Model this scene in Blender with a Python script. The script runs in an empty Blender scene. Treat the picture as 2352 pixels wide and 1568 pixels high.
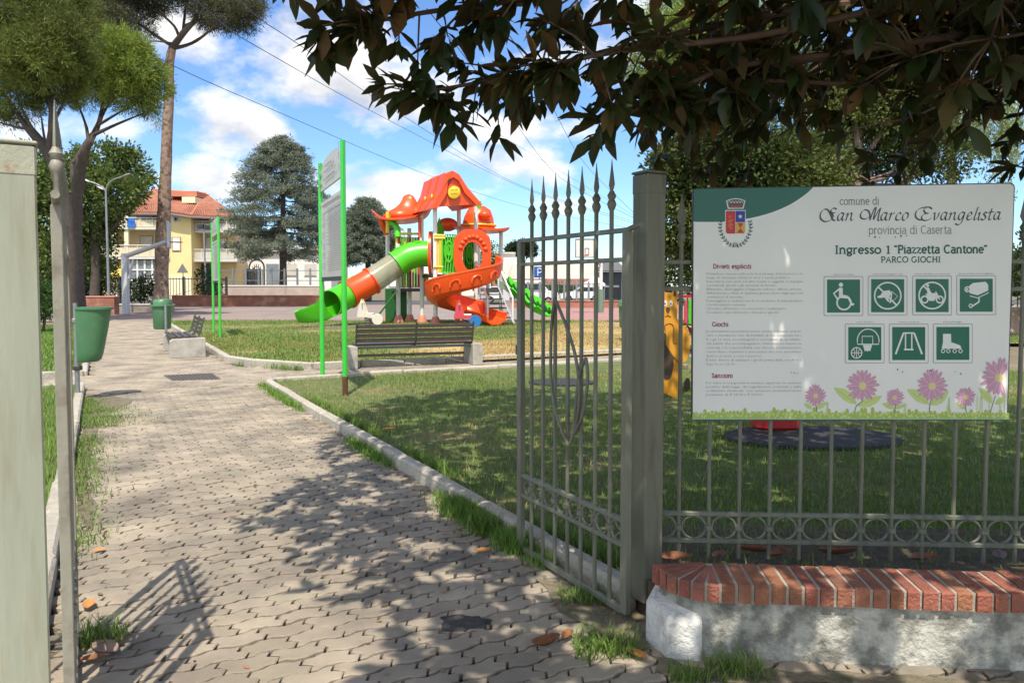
import bpy, math, random
import numpy as np
from mathutils import Vector, Matrix
random.seed(7); rng = np.random.default_rng(11)
sc = bpy.context.scene
R = math.radians
# ------------------------------------------------------------------ camera
CAM_H = 1.55; PITCH = R(2.7); FPX = 1750.0; PPX, PPY = 1176.0, 736.5      # pinhole in a 2352 x 1568 frame
cd = bpy.data.cameras.new('camera'); cam = bpy.data.objects.new('camera', cd); sc.collection.objects.link(cam)
cam.location = (0, 0, CAM_H); cam.rotation_euler = (R(90) - PITCH, 0, 0)
cd.sensor_width = 36; cd.lens = 36 * FPX / 2352; cd.shift_y = -(784 - PPY) / 2352; cd.clip_end = 3000; cd.clip_start = .05
sc.camera = cam
# ------------------------------------------------------------------ sun, sky, exposure
SUN_EL = 60.3
sd = bpy.data.lights.new('sun', 'SUN'); so = bpy.data.objects.new('sun', sd); sc.collection.objects.link(so)
sd.energy = 4.5; sd.angle = R(.53); sd.color = (1, .92, .79)
so.rotation_euler = (R(90 - SUN_EL), 0, R(-1)); so.location = (0, -20, 40)
sc.view_settings.view_transform = 'Standard'; sc.view_settings.look = 'None'; sc.view_settings.gamma = 1
sc.view_settings.exposure = 0.37
wd = bpy.data.worlds.new('World'); sc.world = wd; wd.use_nodes = True
def build_world():
    nt = wd.node_tree; N = nt.nodes; L = nt.links; N.clear()
    out = N.new('ShaderNodeOutputWorld'); bg = N.new('ShaderNodeBackground'); bg.inputs[1].default_value = .15
    sky = N.new('ShaderNodeTexSky'); sky.sky_type = 'NISHITA'; sky.sun_disc = False
    sky.sun_elevation = R(SUN_EL); sky.sun_rotation = R(180); sky.air_density = 1.0; sky.dust_density = .1; sky.ozone_density = 3.0
    def m(op, a, b=None, c=None, clamp=False):
        n = N.new('ShaderNodeMath'); n.operation = op; n.use_clamp = clamp
        for i, v in enumerate((a, b, c)):
            if v is None: continue
            if isinstance(v, (int, float)): n.inputs[i].default_value = v
            else: L.new(v, n.inputs[i])
        return n.outputs[0]
    tc = N.new('ShaderNodeTexCoord'); sp = N.new('ShaderNodeSeparateXYZ'); L.new(tc.outputs['Generated'], sp.inputs[0])
    az = m('ARCTAN2', sp.outputs[0], sp.outputs[1]); el = m('ARCSINE', sp.outputs[2])
    def noise(scale, detail, rough, off):
        mp = N.new('ShaderNodeMapping'); mp.inputs['Location'].default_value = off; mp.inputs['Scale'].default_value = (1, 1, 1.7)
        L.new(tc.outputs['Generated'], mp.inputs[0])
        n = N.new('ShaderNodeTexNoise'); n.inputs['Scale'].default_value = scale; n.inputs['Detail'].default_value = detail
        n.inputs['Roughness'].default_value = rough; L.new(mp.outputs[0], n.inputs[0]); return n.outputs[0]
    n1 = noise(9, 9, .58, (0, 0, 0)); n2 = noise(9, 5, .5, (0, .0, .05)); n3 = noise(2.3, 4, .5, (3, 1, 0))
    # cloud banks: azimuth, elevation, half widths (radians), weight
    banks = [(-.25, .275, .13, .075, 1.0), (-.14, .235, .13, .05, 1.0), (0.0, .205, .12, .04, .8), (-.33, .19, .09, .05, .8), (-.02, .155, .13, .035, .75),
             (-.18, .125, .16, .035, .85), (-.37, .12, .08, .05, .7), (-.31, .06, .3, .05, .35), (.02, .10, .12, .028, .4), (-.40, .30, .10, .06, .7),
             (-.50, .2, .12, .1, .6), (.2, .30, .2, .06, .7), (.5, .22, .3, .08, .5), (-.30, .36, .1, .05, .6)]
    acc = None
    for a, e, wa, we, g in banks:
        dx = m('DIVIDE', m('SUBTRACT', az, a), wa); dy = m('DIVIDE', m('SUBTRACT', el, e), we)
        r2 = m('ADD', m('MULTIPLY', dx, dx), m('MULTIPLY', dy, dy))
        b = m('MULTIPLY', m('EXPONENT', m('MULTIPLY', r2, -.8)), g)
        acc = b if acc is None else m('MAXIMUM', acc, b)
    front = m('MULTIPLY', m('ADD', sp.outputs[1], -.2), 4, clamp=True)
    elsew = m('MULTIPLY', m('SUBTRACT', 1, front), m('MULTIPLY', m('SUBTRACT', n3, .30), 3, clamp=True))  # unseen clouds behind the camera, thickened to fill front faces with light
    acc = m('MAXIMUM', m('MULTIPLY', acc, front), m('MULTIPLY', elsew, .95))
    dens = m('SUBTRACT', m('ADD', m('MULTIPLY', acc, .62), m('MULTIPLY', n1, 1.15)), .845)
    cov = m('MULTIPLY', dens, 4.2, clamp=True)
    cov = m('MULTIPLY', cov, m('MULTIPLY', m('ADD', acc, -.04), 5, clamp=True))
    shade = m('ADD', m('MULTIPLY', m('SUBTRACT', n1, n2), 3.2), .62, clamp=True)
    thick = m('SUBTRACT', 1, m('MULTIPLY', m('SUBTRACT', dens, .18), .9, clamp=True))
    lum = m('MULTIPLY', shade, thick, clamp=True)
    mixc = N.new('ShaderNodeMix'); mixc.data_type = 'RGBA'; L.new(lum, mixc.inputs[0])
    mixc.inputs[6].default_value = (3.7, 3.75, 3.95, 1); mixc.inputs[7].default_value = (6.7, 6.5, 6.15, 1)
    hz = N.new('ShaderNodeMix'); hz.data_type = 'RGBA'; hz.blend_type = 'MULTIPLY'; hz.inputs[0].default_value = 1
    L.new(sky.outputs[0], hz.inputs[6]); hz.inputs[7].default_value = (.70, .86, 1.07, 1)
    mx = N.new('ShaderNodeMix'); mx.data_type = 'RGBA'; L.new(m('MULTIPLY', cov, .93), mx.inputs[0])
    L.new(hz.outputs[2], mx.inputs[6]); L.new(mixc.outputs[2], mx.inputs[7])
    gn = N.new('ShaderNodeMix'); gn.data_type = 'RGBA'; gn.blend_type = 'MULTIPLY'; gn.inputs[0].default_value = 1   # sky behind the camera boosted and warmed, an added fill for shaded fronts
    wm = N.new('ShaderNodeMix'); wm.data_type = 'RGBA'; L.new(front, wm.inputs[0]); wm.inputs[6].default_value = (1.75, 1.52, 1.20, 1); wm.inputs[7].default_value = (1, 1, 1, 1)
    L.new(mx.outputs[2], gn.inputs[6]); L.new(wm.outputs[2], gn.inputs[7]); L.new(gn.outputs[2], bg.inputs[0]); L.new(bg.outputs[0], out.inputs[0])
build_world()
# ------------------------------------------------------------------ pixel -> place helpers (2352 x 1568 frame)
CT, ST = math.cos(PITCH), math.sin(PITCH)
def ray(px, py):
    a, b = (px - PPX) / FPX, (PPY - py) / FPX
    return Vector((a, CT + b * ST, -ST + b * CT))
def W(px, py, y):                          # the point seen at a pixel, y metres in front
    d = ray(px, py); return Vector((0, 0, CAM_H)) + d * (y / d.y)
def G(px, py, z=0.0):                      # the point on the ground
    d = ray(px, py); return Vector((0, 0, CAM_H)) + d * ((z - CAM_H) / d.z)
def onplane(px, py, o, e):                 # along / up coordinates on a vertical plane
    d = ray(px, py); n = Vector((-e.y, e.x, 0)); t = (o - Vector((0, 0, CAM_H))).xy.to_3d().dot(n) / d.dot(n)
    p = Vector((0, 0, CAM_H)) + d * t; return (p - o).xy.dot(e.xy), p.z
AL = R(28.3); UX, UY = math.cos(AL), math.sin(AL)
def UV(u, v, z=0.0): return Vector((u * UX - v * UY, u * UY + v * UX, z))      # the entrance's own axes: u across, v along the path
# ------------------------------------------------------------------ materials
MATS = {}
def mat(name, col, rough=.6, var=.12, scale=6, bump=0, bscale=60, metal=0, col2=None, c2scale=2.5, c2lo=.5, c2hi=.65, island=0, spec=.5, trans=0, coat=0, zs=1):
    if name in MATS: return MATS[name]
    mt = bpy.data.materials.new(name); mt.use_nodes = True; MATS[name] = mt
    nt = mt.node_tree; N = nt.nodes; L = nt.links; b = N['Principled BSDF']
    tc = N.new('ShaderNodeTexCoord')
    def noise(s, d=5):
        n = N.new('ShaderNodeTexNoise'); n.inputs['Scale'].default_value = s; n.inputs['Detail'].default_value = d; n.inputs['Roughness'].default_value = .6
        if zs != 1: mp = N.new('ShaderNodeMapping'); mp.inputs['Scale'].default_value = (1, 1, zs); L.new(tc.outputs['Object'], mp.inputs[0]); L.new(mp.outputs[0], n.inputs[0])
        else: L.new(tc.outputs['Object'], n.inputs[0])
        return n.outputs[0]
    def mr(v, a, b_, c, d):
        n = N.new('ShaderNodeMapRange'); n.inputs[1].default_value = a; n.inputs[2].default_value = b_; n.inputs[3].default_value = c; n.inputs[4].default_value = d; L.new(v, n.inputs[0]); return n.outputs[0]
    rgb = N.new('ShaderNodeRGB'); rgb.outputs[0].default_value = (*col, 1); c = rgb.outputs[0]
    if col2:
        x = N.new('ShaderNodeMix'); x.data_type = 'RGBA'; L.new(mr(noise(c2scale, 6), c2lo, c2hi, 0, 1), x.inputs[0]); L.new(c, x.inputs[6]); x.inputs[7].default_value = (*col2, 1); c = x.outputs[2]
    h = N.new('ShaderNodeHueSaturation'); L.new(c, h.inputs['Color']); c = h.outputs[0]
    v = mr(noise(scale), .25, .75, 1 - var, 1 + var)
    if island:
        g = N.new('ShaderNodeNewGeometry'); a = mr(g.outputs['Random Per Island'], 0, 1, 1 - island, 1 + island)
        mm = N.new('ShaderNodeMath'); mm.operation = 'MULTIPLY'; L.new(v, mm.inputs[0]); L.new(a, mm.inputs[1]); v = mm.outputs[0]
        w = N.new('ShaderNodeTexWhiteNoise'); w.noise_dimensions = '1D'; L.new(g.outputs['Random Per Island'], w.inputs['W'])
        L.new(mr(w.outputs[0], 0, 1, .5 - .07 * island, .5 + .05 * island), h.inputs['Hue'])
    L.new(v, h.inputs['Value']); L.new(c, b.inputs['Base Color'])
    b.inputs['Roughness'].default_value = rough; b.inputs['Metallic'].default_value = metal; b.inputs['Specular IOR Level'].default_value = spec
    b.inputs['Coat Weight'].default_value = coat
    if bump:
        bp = N.new('ShaderNodeBump'); bp.inputs['Strength'].default_value = bump; bp.inputs['Distance'].default_value = .02
        L.new(noise(bscale, 6), bp.inputs['Height']); L.new(bp.outputs[0], b.inputs['Normal'])
    if trans:
        t = N.new('ShaderNodeBsdfTranslucent'); L.new(c, t.inputs[0]); ms = N.new('ShaderNodeMixShader'); ms.inputs[0].default_value = trans
        L.new(b.outputs[0], ms.inputs[1]); L.new(t.outputs[0], ms.inputs[2]); L.new(ms.outputs[0], N['Material Output'].inputs[0])
    return mt
def flat(name, col, rough=.55, **k): return mat(name, col, rough, var=.05, scale=3, **k)
# ------------------------------------------------------------------ mesh builder
def link(o): sc.collection.objects.link(o); return o
def rootloc(o):
    while o.parent: o = o.parent
    return o.location.copy()
class MB:
    def __init__(s): s.v = []; s.f = []
    def add(s, vs, fs):
        b = len(s.v); s.v += [tuple(p) for p in vs]; s.f += [tuple(i + b for i in f) for f in fs]; return s
    def box(s, c, size, rz=0, M=None):
        x, y, z = size[0] / 2, size[1] / 2, size[2] / 2
        m = M if M is not None else Matrix.Rotation(rz, 3, 'Z')
        vs = [Vector(c) + m @ Vector((a * x, b * y, d * z)) for d in (-1, 1) for a, b in ((-1, -1), (1, -1), (1, 1), (-1, 1))]
        return s.add(vs, [(0, 3, 2, 1), (4, 5, 6, 7), (0, 1, 5, 4), (1, 2, 6, 5), (2, 3, 7, 6), (3, 0, 4, 7)])
    def cbox(s, c, size, ch=.01, rz=0):                         # box with chamfered edges
        x, y, z = size[0] / 2, size[1] / 2, size[2] / 2; m = Matrix.Rotation(rz, 3, 'Z'); k = min(ch, x * .9, y * .9, z * .9)
        rings = []
        for zz, ins in ((-z, k), (-z + k, 0), (z - k, 0), (z, k)):
            a, b = x - ins, y - ins
            ring = [(-a + k, -b), (a - k, -b), (a, -b + k), (a, b - k), (a - k, b), (-a + k, b), (-a, b - k), (-a, -b + k)]
            rings.append([Vector(c) + m @ Vector((p[0], p[1], zz)) for p in ring])
        return s.loft(rings, True, True)
    def loft(s, rings, cap=True, closed=True):
        n = len(rings[0]); b = len(s.v); fs = []
        for r in rings: s.v += [tuple(p) for p in r]
        for i in range(len(rings) - 1):
            for j in range(n if closed else n - 1):
                k = (j + 1) % n; fs.append((b + i * n + j, b + i * n + k, b + (i + 1) * n + k, b + (i + 1) * n + j))
        if cap: fs.append(tuple(b + j for j in reversed(range(n)))); fs.append(tuple(b + (len(rings) - 1) * n + j for j in range(n)))
        s.f += fs; return s
    def tube(s, pts, r, n=8, cap=True):
        pts = [Vector(p) for p in pts]; rs = r if hasattr(r, '__len__') else [r] * len(pts)
        rings = []; ref = None
        for i, p in enumerate(pts):
            t = (pts[min(i + 1, len(pts) - 1)] - pts[max(i - 1, 0)]).normalized()
            if ref is None: ref = t.orthogonal().normalized()
            ref = (ref - t * ref.dot(t)); ref = ref.normalized() if ref.length > 1e-6 else t.orthogonal().normalized()
            b = t.cross(ref)
            rings.append([p + (ref * math.cos(2 * math.pi * k / n) + b * math.sin(2 * math.pi * k / n)) * rs[i] for k in range(n)])
        return s.loft(rings, cap)
    def lathe(s, prof, c=(0, 0, 0), n=16, cap=True):
        c = Vector(c)
        return s.loft([[c + Vector((r * math.cos(2 * math.pi * k / n), r * math.sin(2 * math.pi * k / n), z)) for k in range(n)] for r, z in prof], cap)
    def ell(s, c, r, n=14, m=8, M=None):
        c = Vector(c); M = M or Matrix.Identity(3)
        return s.loft([[c + M @ Vector((r[0] * math.cos(2 * math.pi * k / n) * math.sin(t), r[1] * math.sin(2 * math.pi * k / n) * math.sin(t), -r[2] * math.cos(t))) for k in range(n)]
                       for t in [max(.03, min(math.pi - .03, math.pi * i / m)) for i in range(m + 1)]])
    def prism(s, poly, o, ex, ey, th):                           # 2-D outline extruded along ex x ey (from 0 to th)
        o, ex, ey = Vector(o), Vector(ex), Vector(ey); n = ex.cross(ey).normalized() * th
        a = [o + ex * x + ey * y for x, y in poly]
        if sum(poly[i][0] * poly[(i + 1) % len(poly)][1] - poly[(i + 1) % len(poly)][0] * poly[i][1] for i in range(len(poly))) < 0: a.reverse()
        if th < 0: a.reverse()
        return s.loft([a, [p + n for p in a]])
    def strip(s, a, b):                                          # ribbon between two polylines
        bs = len(s.v); n = len(a); s.v += [tuple(p) for p in a] + [tuple(p) for p in b]
        s.f += [(bs + i, bs + i + 1, bs + n + i + 1, bs + n + i) for i in range(n - 1)]; return s
    def poly(s, pts): return s.add(pts, [tuple(range(len(pts)))])
    def build(s, name, m, parent=None, world=False, smooth=False, bevel=0):
        me = bpy.data.meshes.new(name)
        vs = s.v
        if world and parent is not None:
            o0 = rootloc(parent); vs = [(p[0] - o0.x, p[1] - o0.y, p[2] - o0.z) for p in vs]
        me.from_pydata(vs, [], s.f); me.materials.append(m)
        if smooth:
            me.polygons.foreach_set('use_smooth', [True] * len(me.polygons))
            if smooth != 2: me.set_sharp_from_angle(angle=R(38))
        me.update(); o = link(bpy.data.objects.new(name, me))
        if parent is not None: o.parent = parent
        if bevel:
            bv = o.modifiers.new('bevel', 'BEVEL'); bv.width = bevel; bv.segments = 2; bv.limit_method = 'ANGLE'; bv.angle_limit = R(40)
        return o
def npmesh(name, verts, faces, m, parent=None, smooth=False):     # verts (N,3), faces (M,k)
    me = bpy.data.meshes.new(name); nv, (nf, k) = len(verts), faces.shape
    me.vertices.add(nv); me.vertices.foreach_set('co', np.ascontiguousarray(verts, dtype=np.float32).ravel())
    me.loops.add(nf * k); me.loops.foreach_set('vertex_index', np.ascontiguousarray(faces, dtype=np.int32).ravel())
    me.polygons.add(nf); me.polygons.foreach_set('loop_start', np.arange(0, nf * k, k, dtype=np.int32))
    me.materials.append(m); me.update(calc_edges=True)
    if smooth: me.polygons.foreach_set('use_smooth', [True] * nf)
    o = link(bpy.data.objects.new(name, me)); o.parent = parent; return o
def tag(o, label=None, cat=None, group=None, kind=None):
    for k, v in (('label', label), ('category', cat), ('group', group), ('kind', kind)):
        if v: o[k] = v
    return o
def thing(name, label, cat, loc=(0, 0, 0), rz=0, group=None):
    o = link(bpy.data.objects.new(name, None)); o.location = loc; o.rotation_euler = (0, 0, rz); o.empty_display_size = .2
    return tag(o, label, cat, group)
def dup(root, loc=None, rz=None, label=None, group=None):
    def cp(o, par):
        c = link(o.copy()); c.parent = par
        for ch in list(o.children): cp(ch, c)
        return c
    r = cp(root, None)
    if loc is not None: r.location = loc
    if rz is not None: r.rotation_euler = (0, 0, rz)
    if label: r['label'] = label
    if group: r['group'] = group
    return r
def struct(o): o['kind'] = 'structure'; return o
def smooth_pts(pts, n=6):                                         # Catmull-Rom through points
    P = [Vector(p) for p in pts]; out = []
    for i in range(len(P) - 1):
        p0, p1, p2, p3 = P[max(i - 1, 0)], P[i], P[i + 1], P[min(i + 2, len(P) - 1)]
        for k in range(n):
            t = k / n; out.append(.5 * ((2 * p1) + (p2 - p0) * t + (2 * p0 - 5 * p1 + 4 * p2 - p3) * t * t + (3 * p1 - p0 - 3 * p2 + p3) * t ** 3))
    return out + [P[-1]]
# ================================================================== SETTING: ground, path, court, kerbs, lawns
M_ground = mat('dry_soil', (.19, .155, .105), .95, .25, 1.5, .5, 40, col2=(.13, .12, .06), c2scale=.8)
struct(MB().poly([(-400, -60, -.05), (400, -60, -.05), (400, 900, -.05), (-400, 900, -.05)]).build('ground', M_ground))
M_bed = mat('joint_sand', (.040, .030, .021), .95, .3, 20, .4, 200)
M_paver = mat('concrete_paver', (.362, .306, .232), .9, .3, 1.8, .6, 170, col2=(.21, .185, .15), c2scale=1.6, c2lo=.44, c2hi=.70, island=.13)
def lawn_mat(name, g1, dry, xa, xb):
    m = mat(name, g1, .95, .3, 9, .6, 50, col2=dry, c2scale=.9, c2lo=xa, c2hi=xb); return m
EDGE_R, EDGE_L = 2.18, -.25
def paver_mesh(name, frame, u0, u1, v0, v1, keep, pw=.205, ph=.122, joint=.0125, tilt=.0016):
    # interlocking wavy pavers, each its own little bevelled block in one paving mesh
    V = []; F = []
    nr = int((v1 - v0) / ph) + 1; ncol = int((u1 - u0) / pw) + 2; am = ph * .135; j = joint / 2
    def wav(x, r):                                   # wavy long joint, period = one paver
        q = (x / pw) % 1.0
        k = [(0, 1), (.16, 1), (.34, -1), (.66, -1), (.84, 1), (1, 1)]
        for (a, b), (c, d) in zip(k, k[1:]):
            if a <= q <= c: return am * .55 * (b + (d - b) * (q - a) / (c - a))
        return 0
    for r in range(nr):
        off = (pw * .5 if r % 2 else 0)
        for c in range(ncol):
            x0 = u0 + (c - 1) * pw + off; x1 = x0 + pw; y0 = v0 + r * ph; y1 = y0 + ph
            if not keep((x0 + x1) / 2, (y0 + y1) / 2): continue
            fx = [0, .16, .34, .66, .84, 1]
            top = [(x0 + t * pw, y1 + wav(x0 + t * pw - u0, r) ) for t in fx]
            bot = [(x0 + t * pw, y0 + wav(x0 + t * pw - u0, r)) for t in fx]
            zz = [(.33, .022), (.67, -.022)]
            right = [(x1 + d, bot[-1][1] + (top[-1][1] - bot[-1][1]) * t) for t, d in zz]
            left = [(x0 + d, bot[0][1] + (top[0][1] - bot[0][1]) * t) for t, d in reversed(zz)]
            ring = [(p[0], p[1]) for p in bot] + right + list(reversed([(p[0], p[1]) for p in top])) + left
            cx = sum(p[0] for p in ring) / len(ring); cy = sum(p[1] for p in ring) / len(ring)
            h = random.gauss(0, .0012); tx, ty = random.gauss(0, tilt * 4), random.gauss(0, tilt * 4)
            jj = j * random.choice((.5, .8, 1, 1, 1.4))
            def ins(p, d):
                dx, dy = p[0] - cx, p[1] - cy; return (p[0] - math.copysign(min(abs(dx), d), dx), p[1] - math.copysign(min(abs(dy), d * 1.35), dy))
            base = len(V); n = len(ring)
            for d, z in ((jj, -.03), (jj, -.004), (jj + .004, 0)):
                for p in ring:
                    q = ins(p, d); w = frame(q[0], q[1]); V.append((w.x, w.y, z + h + (q[0] - cx) * tx + (q[1] - cy) * ty))
            for a in (0, 1):
                for i in range(n):
                    k = (i + 1) % n; F.append((base + a * n + i, base + a * n + k, base + (a + 1) * n + k, base + (a + 1) * n + i))
            F.append(tuple(base + 2 * n + i for i in range(n)))
    me = bpy.data.meshes.new(name); me.from_pydata(V, [], F); me.materials.append(M_paver); me.update()
    return struct(link(bpy.data.objects.new(name, me)))
def keep_near(u, v):
    p = UV(u, v)
    if v < 2.75 and p.y < 3.45 and p.y > .8 and -3.6 < p.x < 3.2: return True
    return EDGE_L + .02 < u < EDGE_R - .02 and 2.7 <= v < 12.2
paver_mesh('path', UV, -3.5, 6, -1.0, 12.3, keep_near)
def UV2(u, v, z=0.0): return Vector((u * math.cos(R(3)) - v * math.sin(R(3)), u * math.sin(R(3)) + v * math.cos(R(3)), z))
def in_uv(p): return p.x * UX + p.y * UY, -p.x * UY + p.y * UX
def keep_far(u, v):
    U, V = in_uv(UV2(u, v))
    if EDGE_L < U < EDGE_R and 12.2 <= V < 37: return UV2(u, v).y < 32.4
    if U >= EDGE_R: return 12.28 < V < 13.9 + max(0, (3.5 - U)) * 1.1 and U < 15
    return U > -9 and 13.1 < V < 14.75
paver_mesh('cross_path', UV2, -20, 9, 6, 33, keep_far, pw=.30, ph=.16, joint=.012)
struct(MB().poly([UV(-3.5, -2, -.035), UV(7, -2, -.035), UV(7, 2.75, -.035), UV(EDGE_R, 2.75, -.035), UV(EDGE_R, 12.2, -.035), UV(15, 12.2, -.035), UV(15, 14, -.035), UV(2.3, 16.5, -.035), UV(2.3, 37, -.035),
                  UV(-.3, 37, -.035), UV(-.3, 14.8, -.035), UV(-9, 14.8, -.035), UV(-9, 13, -.035), UV(-.3, 13, -.035), UV(-.3, 2.7, -.035), UV(-3.5, 2.7, -.035)]).build('path_bed', M_bed))
# --- games court beyond the lawns (grey on the left, reddish on the right)
M_court = mat('court_asphalt', (.25, .215, .185), .9, .15, .6, .2, 80, col2=(.27, .20, .17), c2scale=.07, c2lo=.45, c2hi=.55)
struct(MB().poly([(-40, 32.5, -.02), (45, 32.5, -.02), (45, 60, -.02), (-40, 60, -.02)]).build('court', M_court))
M_red = mat('court_red', (.36, .19, .17), .9, .15, .8, .2, 80)
struct(MB().poly([(1.5, 33.5, -.014), (40, 33.5, -.014), (40, 51, -.014), (1.5, 51, -.014)]).build('red_court', M_red))
M_line = flat('court_line', (.62, .60, .56), .8)
lm = MB()
for x0, y0, x1, y1 in ((-22, 36, 1, 36.12), (-22, 47, 20, 47.12), (-22, 36, -21.88, 47), (3, 36, 22, 36.12)): lm.poly([(x0, y0, -.008), (x1, y0, -.008), (x1, y1, -.008), (x0, y1, -.008)])
struct(lm.build('court_marking', M_line))
# --- street behind the park
struct(MB().poly([(-120, 62, -.03), (140, 62, -.03), (140, 76, -.03), (-120, 76, -.03)]).build('road', mat('road_asphalt', (.09, .088, .085), .9, .15, 1, .2, 60)))
# --- lawns: slightly raised soil sheets
M_lawn = lawn_mat('lawn_soil', (.105, .135, .036), (.20, .165, .075), .5, .7)
M_lawn_far = lawn_mat('far_lawn_soil', (.13, .175, .045), (.27, .225, .095), .45, .62)
ZL = .045
near_lawn = [UV(EDGE_R + .1, 3.0), UV(EDGE_R + .1, 12.15), UV(4, 12.3), UV(14.5, 12.1), UV(14, 3.0), Vector((7, 3.3, 0)), Vector((.9, 3.4, 0))]
struct(MB().poly([(p.x, p.y, ZL) for p in near_lawn]).build('lawn', M_lawn))
far_lawn = [UV(EDGE_R + .1, 16.4), UV(3.5, 14.0), UV(15, 13.85), Vector((24, 20, 0)), Vector((24, 32.5, 0)), UV(2.28, 35.2)]
struct(MB().poly([(p.x, p.y, ZL) for p in far_lawn]).build('far_lawn', M_lawn_far))
M_lawn_dry = lawn_mat('dry_lawn_soil', (.44, .325, .14), (.33, .25, .10), .45, .62)
dry_lawn = [Vector((-.6, 15.2, 0)), Vector((3.2, 17.2, 0)), Vector((13, 22, 0)), Vector((22, 26, 0)), Vector((23.5, 32.4, 0)), Vector((3.5, 32.4, 0)), Vector((1.5, 28, 0)), Vector((.6, 22, 0)), Vector((-1.6, 19.5, 0)), Vector((-2.6, 17, 0))]
struct(MB().poly([(p.x, p.y, ZL + .004) for p in dry_lawn]).build('dry_lawn', M_lawn_dry))
left_lawn = [UV(EDGE_L - .1, 2.8), UV(-7, 2.8), UV(-7, 13.0), UV(EDGE_L - .1, 13.0)]
struct(MB().poly([(p.x, p.y, ZL) for p in left_lawn]).build('left_lawn', M_lawn))
left_far = [UV(EDGE_L - .1, 14.9), UV(-9, 14.9), UV(-14, 30), UV(EDGE_L - .1, 33)]
struct(MB().poly([(p.x, p.y, ZL) for p in left_far]).build('left_far_lawn', M_lawn))
# --- kerbs of cast stones, one strip per edge
M_kerb = mat('kerb_concrete', (.46, .42, .35), .92, .3, 5, .9, 40, col2=(.24, .22, .175), c2scale=5, c2lo=.5, c2hi=.72, island=.08)
def kerb(name, pts, ln=.9, w=.105, top=.10):
    mb = MB(); pts = [Vector(p) for p in pts]
    for a, b in zip(pts, pts[1:]):
        d = (b - a); L_ = d.length; n = max(1, round(L_ / ln)); e = d / L_; ang = math.atan2(e.y, e.x)
        for i in range(n):
            t0 = L_ * i / n + .006; t1 = L_ * (i + 1) / n - .006; c = a + e * (t0 + t1) / 2
            mb.cbox((c.x + random.gauss(0, .004), c.y + random.gauss(0, .004), top / 2 - .06 + random.gauss(0, .004)), (t1 - t0, w, top + .12), .018, ang + random.gauss(0, .006))
    return struct(mb.build(name, M_kerb))
kr = EDGE_R + .05
kerb('kerb', [UV(kr + .02, 2.95), UV(kr, 7), UV(kr, 12.0), UV(kr + .12, 12.2), UV(4.5, 12.3), UV(14.5, 12.15)])
kerb('far_kerb', [UV(kr, 35), UV(kr, 22), UV(kr, 16.3), UV(2.55, 15.3), UV(3.4, 14.05), UV(6, 13.92), UV(15, 13.85)], .8, .13, .12)
kerb('left_kerb', [UV(EDGE_L - .05, 2.9), UV(EDGE_L - .05, 13.0), UV(-7, 13.05)])
kerb('left_far_kerb', [UV(-9, 14.85), UV(EDGE_L - .05, 14.85), UV(EDGE_L - .05, 33)])
# ------------------------------------------------------------------ grass blades
def pip(px, py, poly):
    ins = np.zeros(len(px), bool); n = len(poly)
    for i in range(n):
        a, b = poly[i], poly[(i + 1) % n]
        c = ((a.y > py) != (b.y > py)) & (px < (b.x - a.x) * (py - a.y) / (b.y - a.y + 1e-12) + a.x); ins ^= c
    return ins
def blades(name, P, hmin, hmax, wid, m, lean=.45, z0=ZL):
    n = len(P); h = rng.uniform(hmin, hmax, n); a = rng.uniform(0, 2 * np.pi, n); l = rng.uniform(.1, lean, n) * h * 1.6
    s = np.stack([np.cos(a + 1.57), np.sin(a + 1.57), np.zeros(n)], 1) * (wid * rng.uniform(.6, 1.3, n))[:, None]
    d = np.stack([np.cos(a), np.sin(a), np.zeros(n)], 1)
    b = np.zeros((n, 3)); b[:, :2] = P[:, :2]; b[:, 2] = z0 if P.shape[1] == 2 else P[:, 2]
    up = np.array([0, 0, 1.0])
    mid = b + d * (l * .35)[:, None] + up * (h * .6)[:, None]; tip = b + d * l[:, None] + up * (h)[:, None]
    V = np.stack([b - s, b + s, mid + s * .8, mid - s * .8, tip + s * .12, tip - s * .12], 1).reshape(-1, 3)
    k = np.arange(n)[:, None] * 6
    F = np.concatenate([k + np.array([[0, 1, 2, 3]]), k + np.array([[3, 2, 4, 5]])], 0)
    return npmesh(name, V, F, m)
def scatter(poly, dens, near=None, vis=None):
    xs = [p.x for p in poly]; ys = [p.y for p in poly]; A = (max(xs) - min(xs)) * (max(ys) - min(ys)); n = int(A * dens)
    px = rng.uniform(min(xs), max(xs), n); py = rng.uniform(min(ys), max(ys), n); k = pip(px, py, poly)
    k &= (np.abs(px) < py * .76 + .9)
    if near: k &= rng.uniform(0, 1, n) < near(px, py)
    return np.stack([px[k], py[k]], 1)
def clumpy(px, py, s, seed):
    r = np.random.default_rng(seed); v = np.zeros(len(px))
    for _ in range(7):
        a = r.uniform(0, 6.28); f = s * r.uniform(.5, 2.2); v += np.sin((px * np.cos(a) + py * np.sin(a)) * f + r.uniform(0, 6.28))
    return v / 3.0
def grass_mat(name, g, dry, lo, hi, sc_, trans=.3):
    return mat(name, g, .6, .2, 3, col2=dry, c2scale=sc_, c2lo=lo, c2hi=hi, island=.32, trans=trans, spec=.25)
Mg_near = grass_mat('lawn_grass', (.150, .245, .050), (.26, .26, .085), .54, .76, 1.0)
Mg_far = grass_mat('dry_lawn_grass', (.165, .255, .055), (.33, .30, .11), .46, .68, .35)
Mg_left = grass_mat('left_lawn_grass', (.16, .28, .05), (.24, .25, .08), .55, .8, 1.0)
P = scatter(near_lawn, 2600, lambda x, y: np.clip(np.clip(4.2 / y, .25, 1) ** 1.1 * (.72 + .45 * clumpy(x, y, 2.2, 3)), .03, 1)); P = P[P[:, 1] < 13.2]
tag(blades('lawn_grass', P, .02, .06, .0028, Mg_near), kind='stuff')
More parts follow.
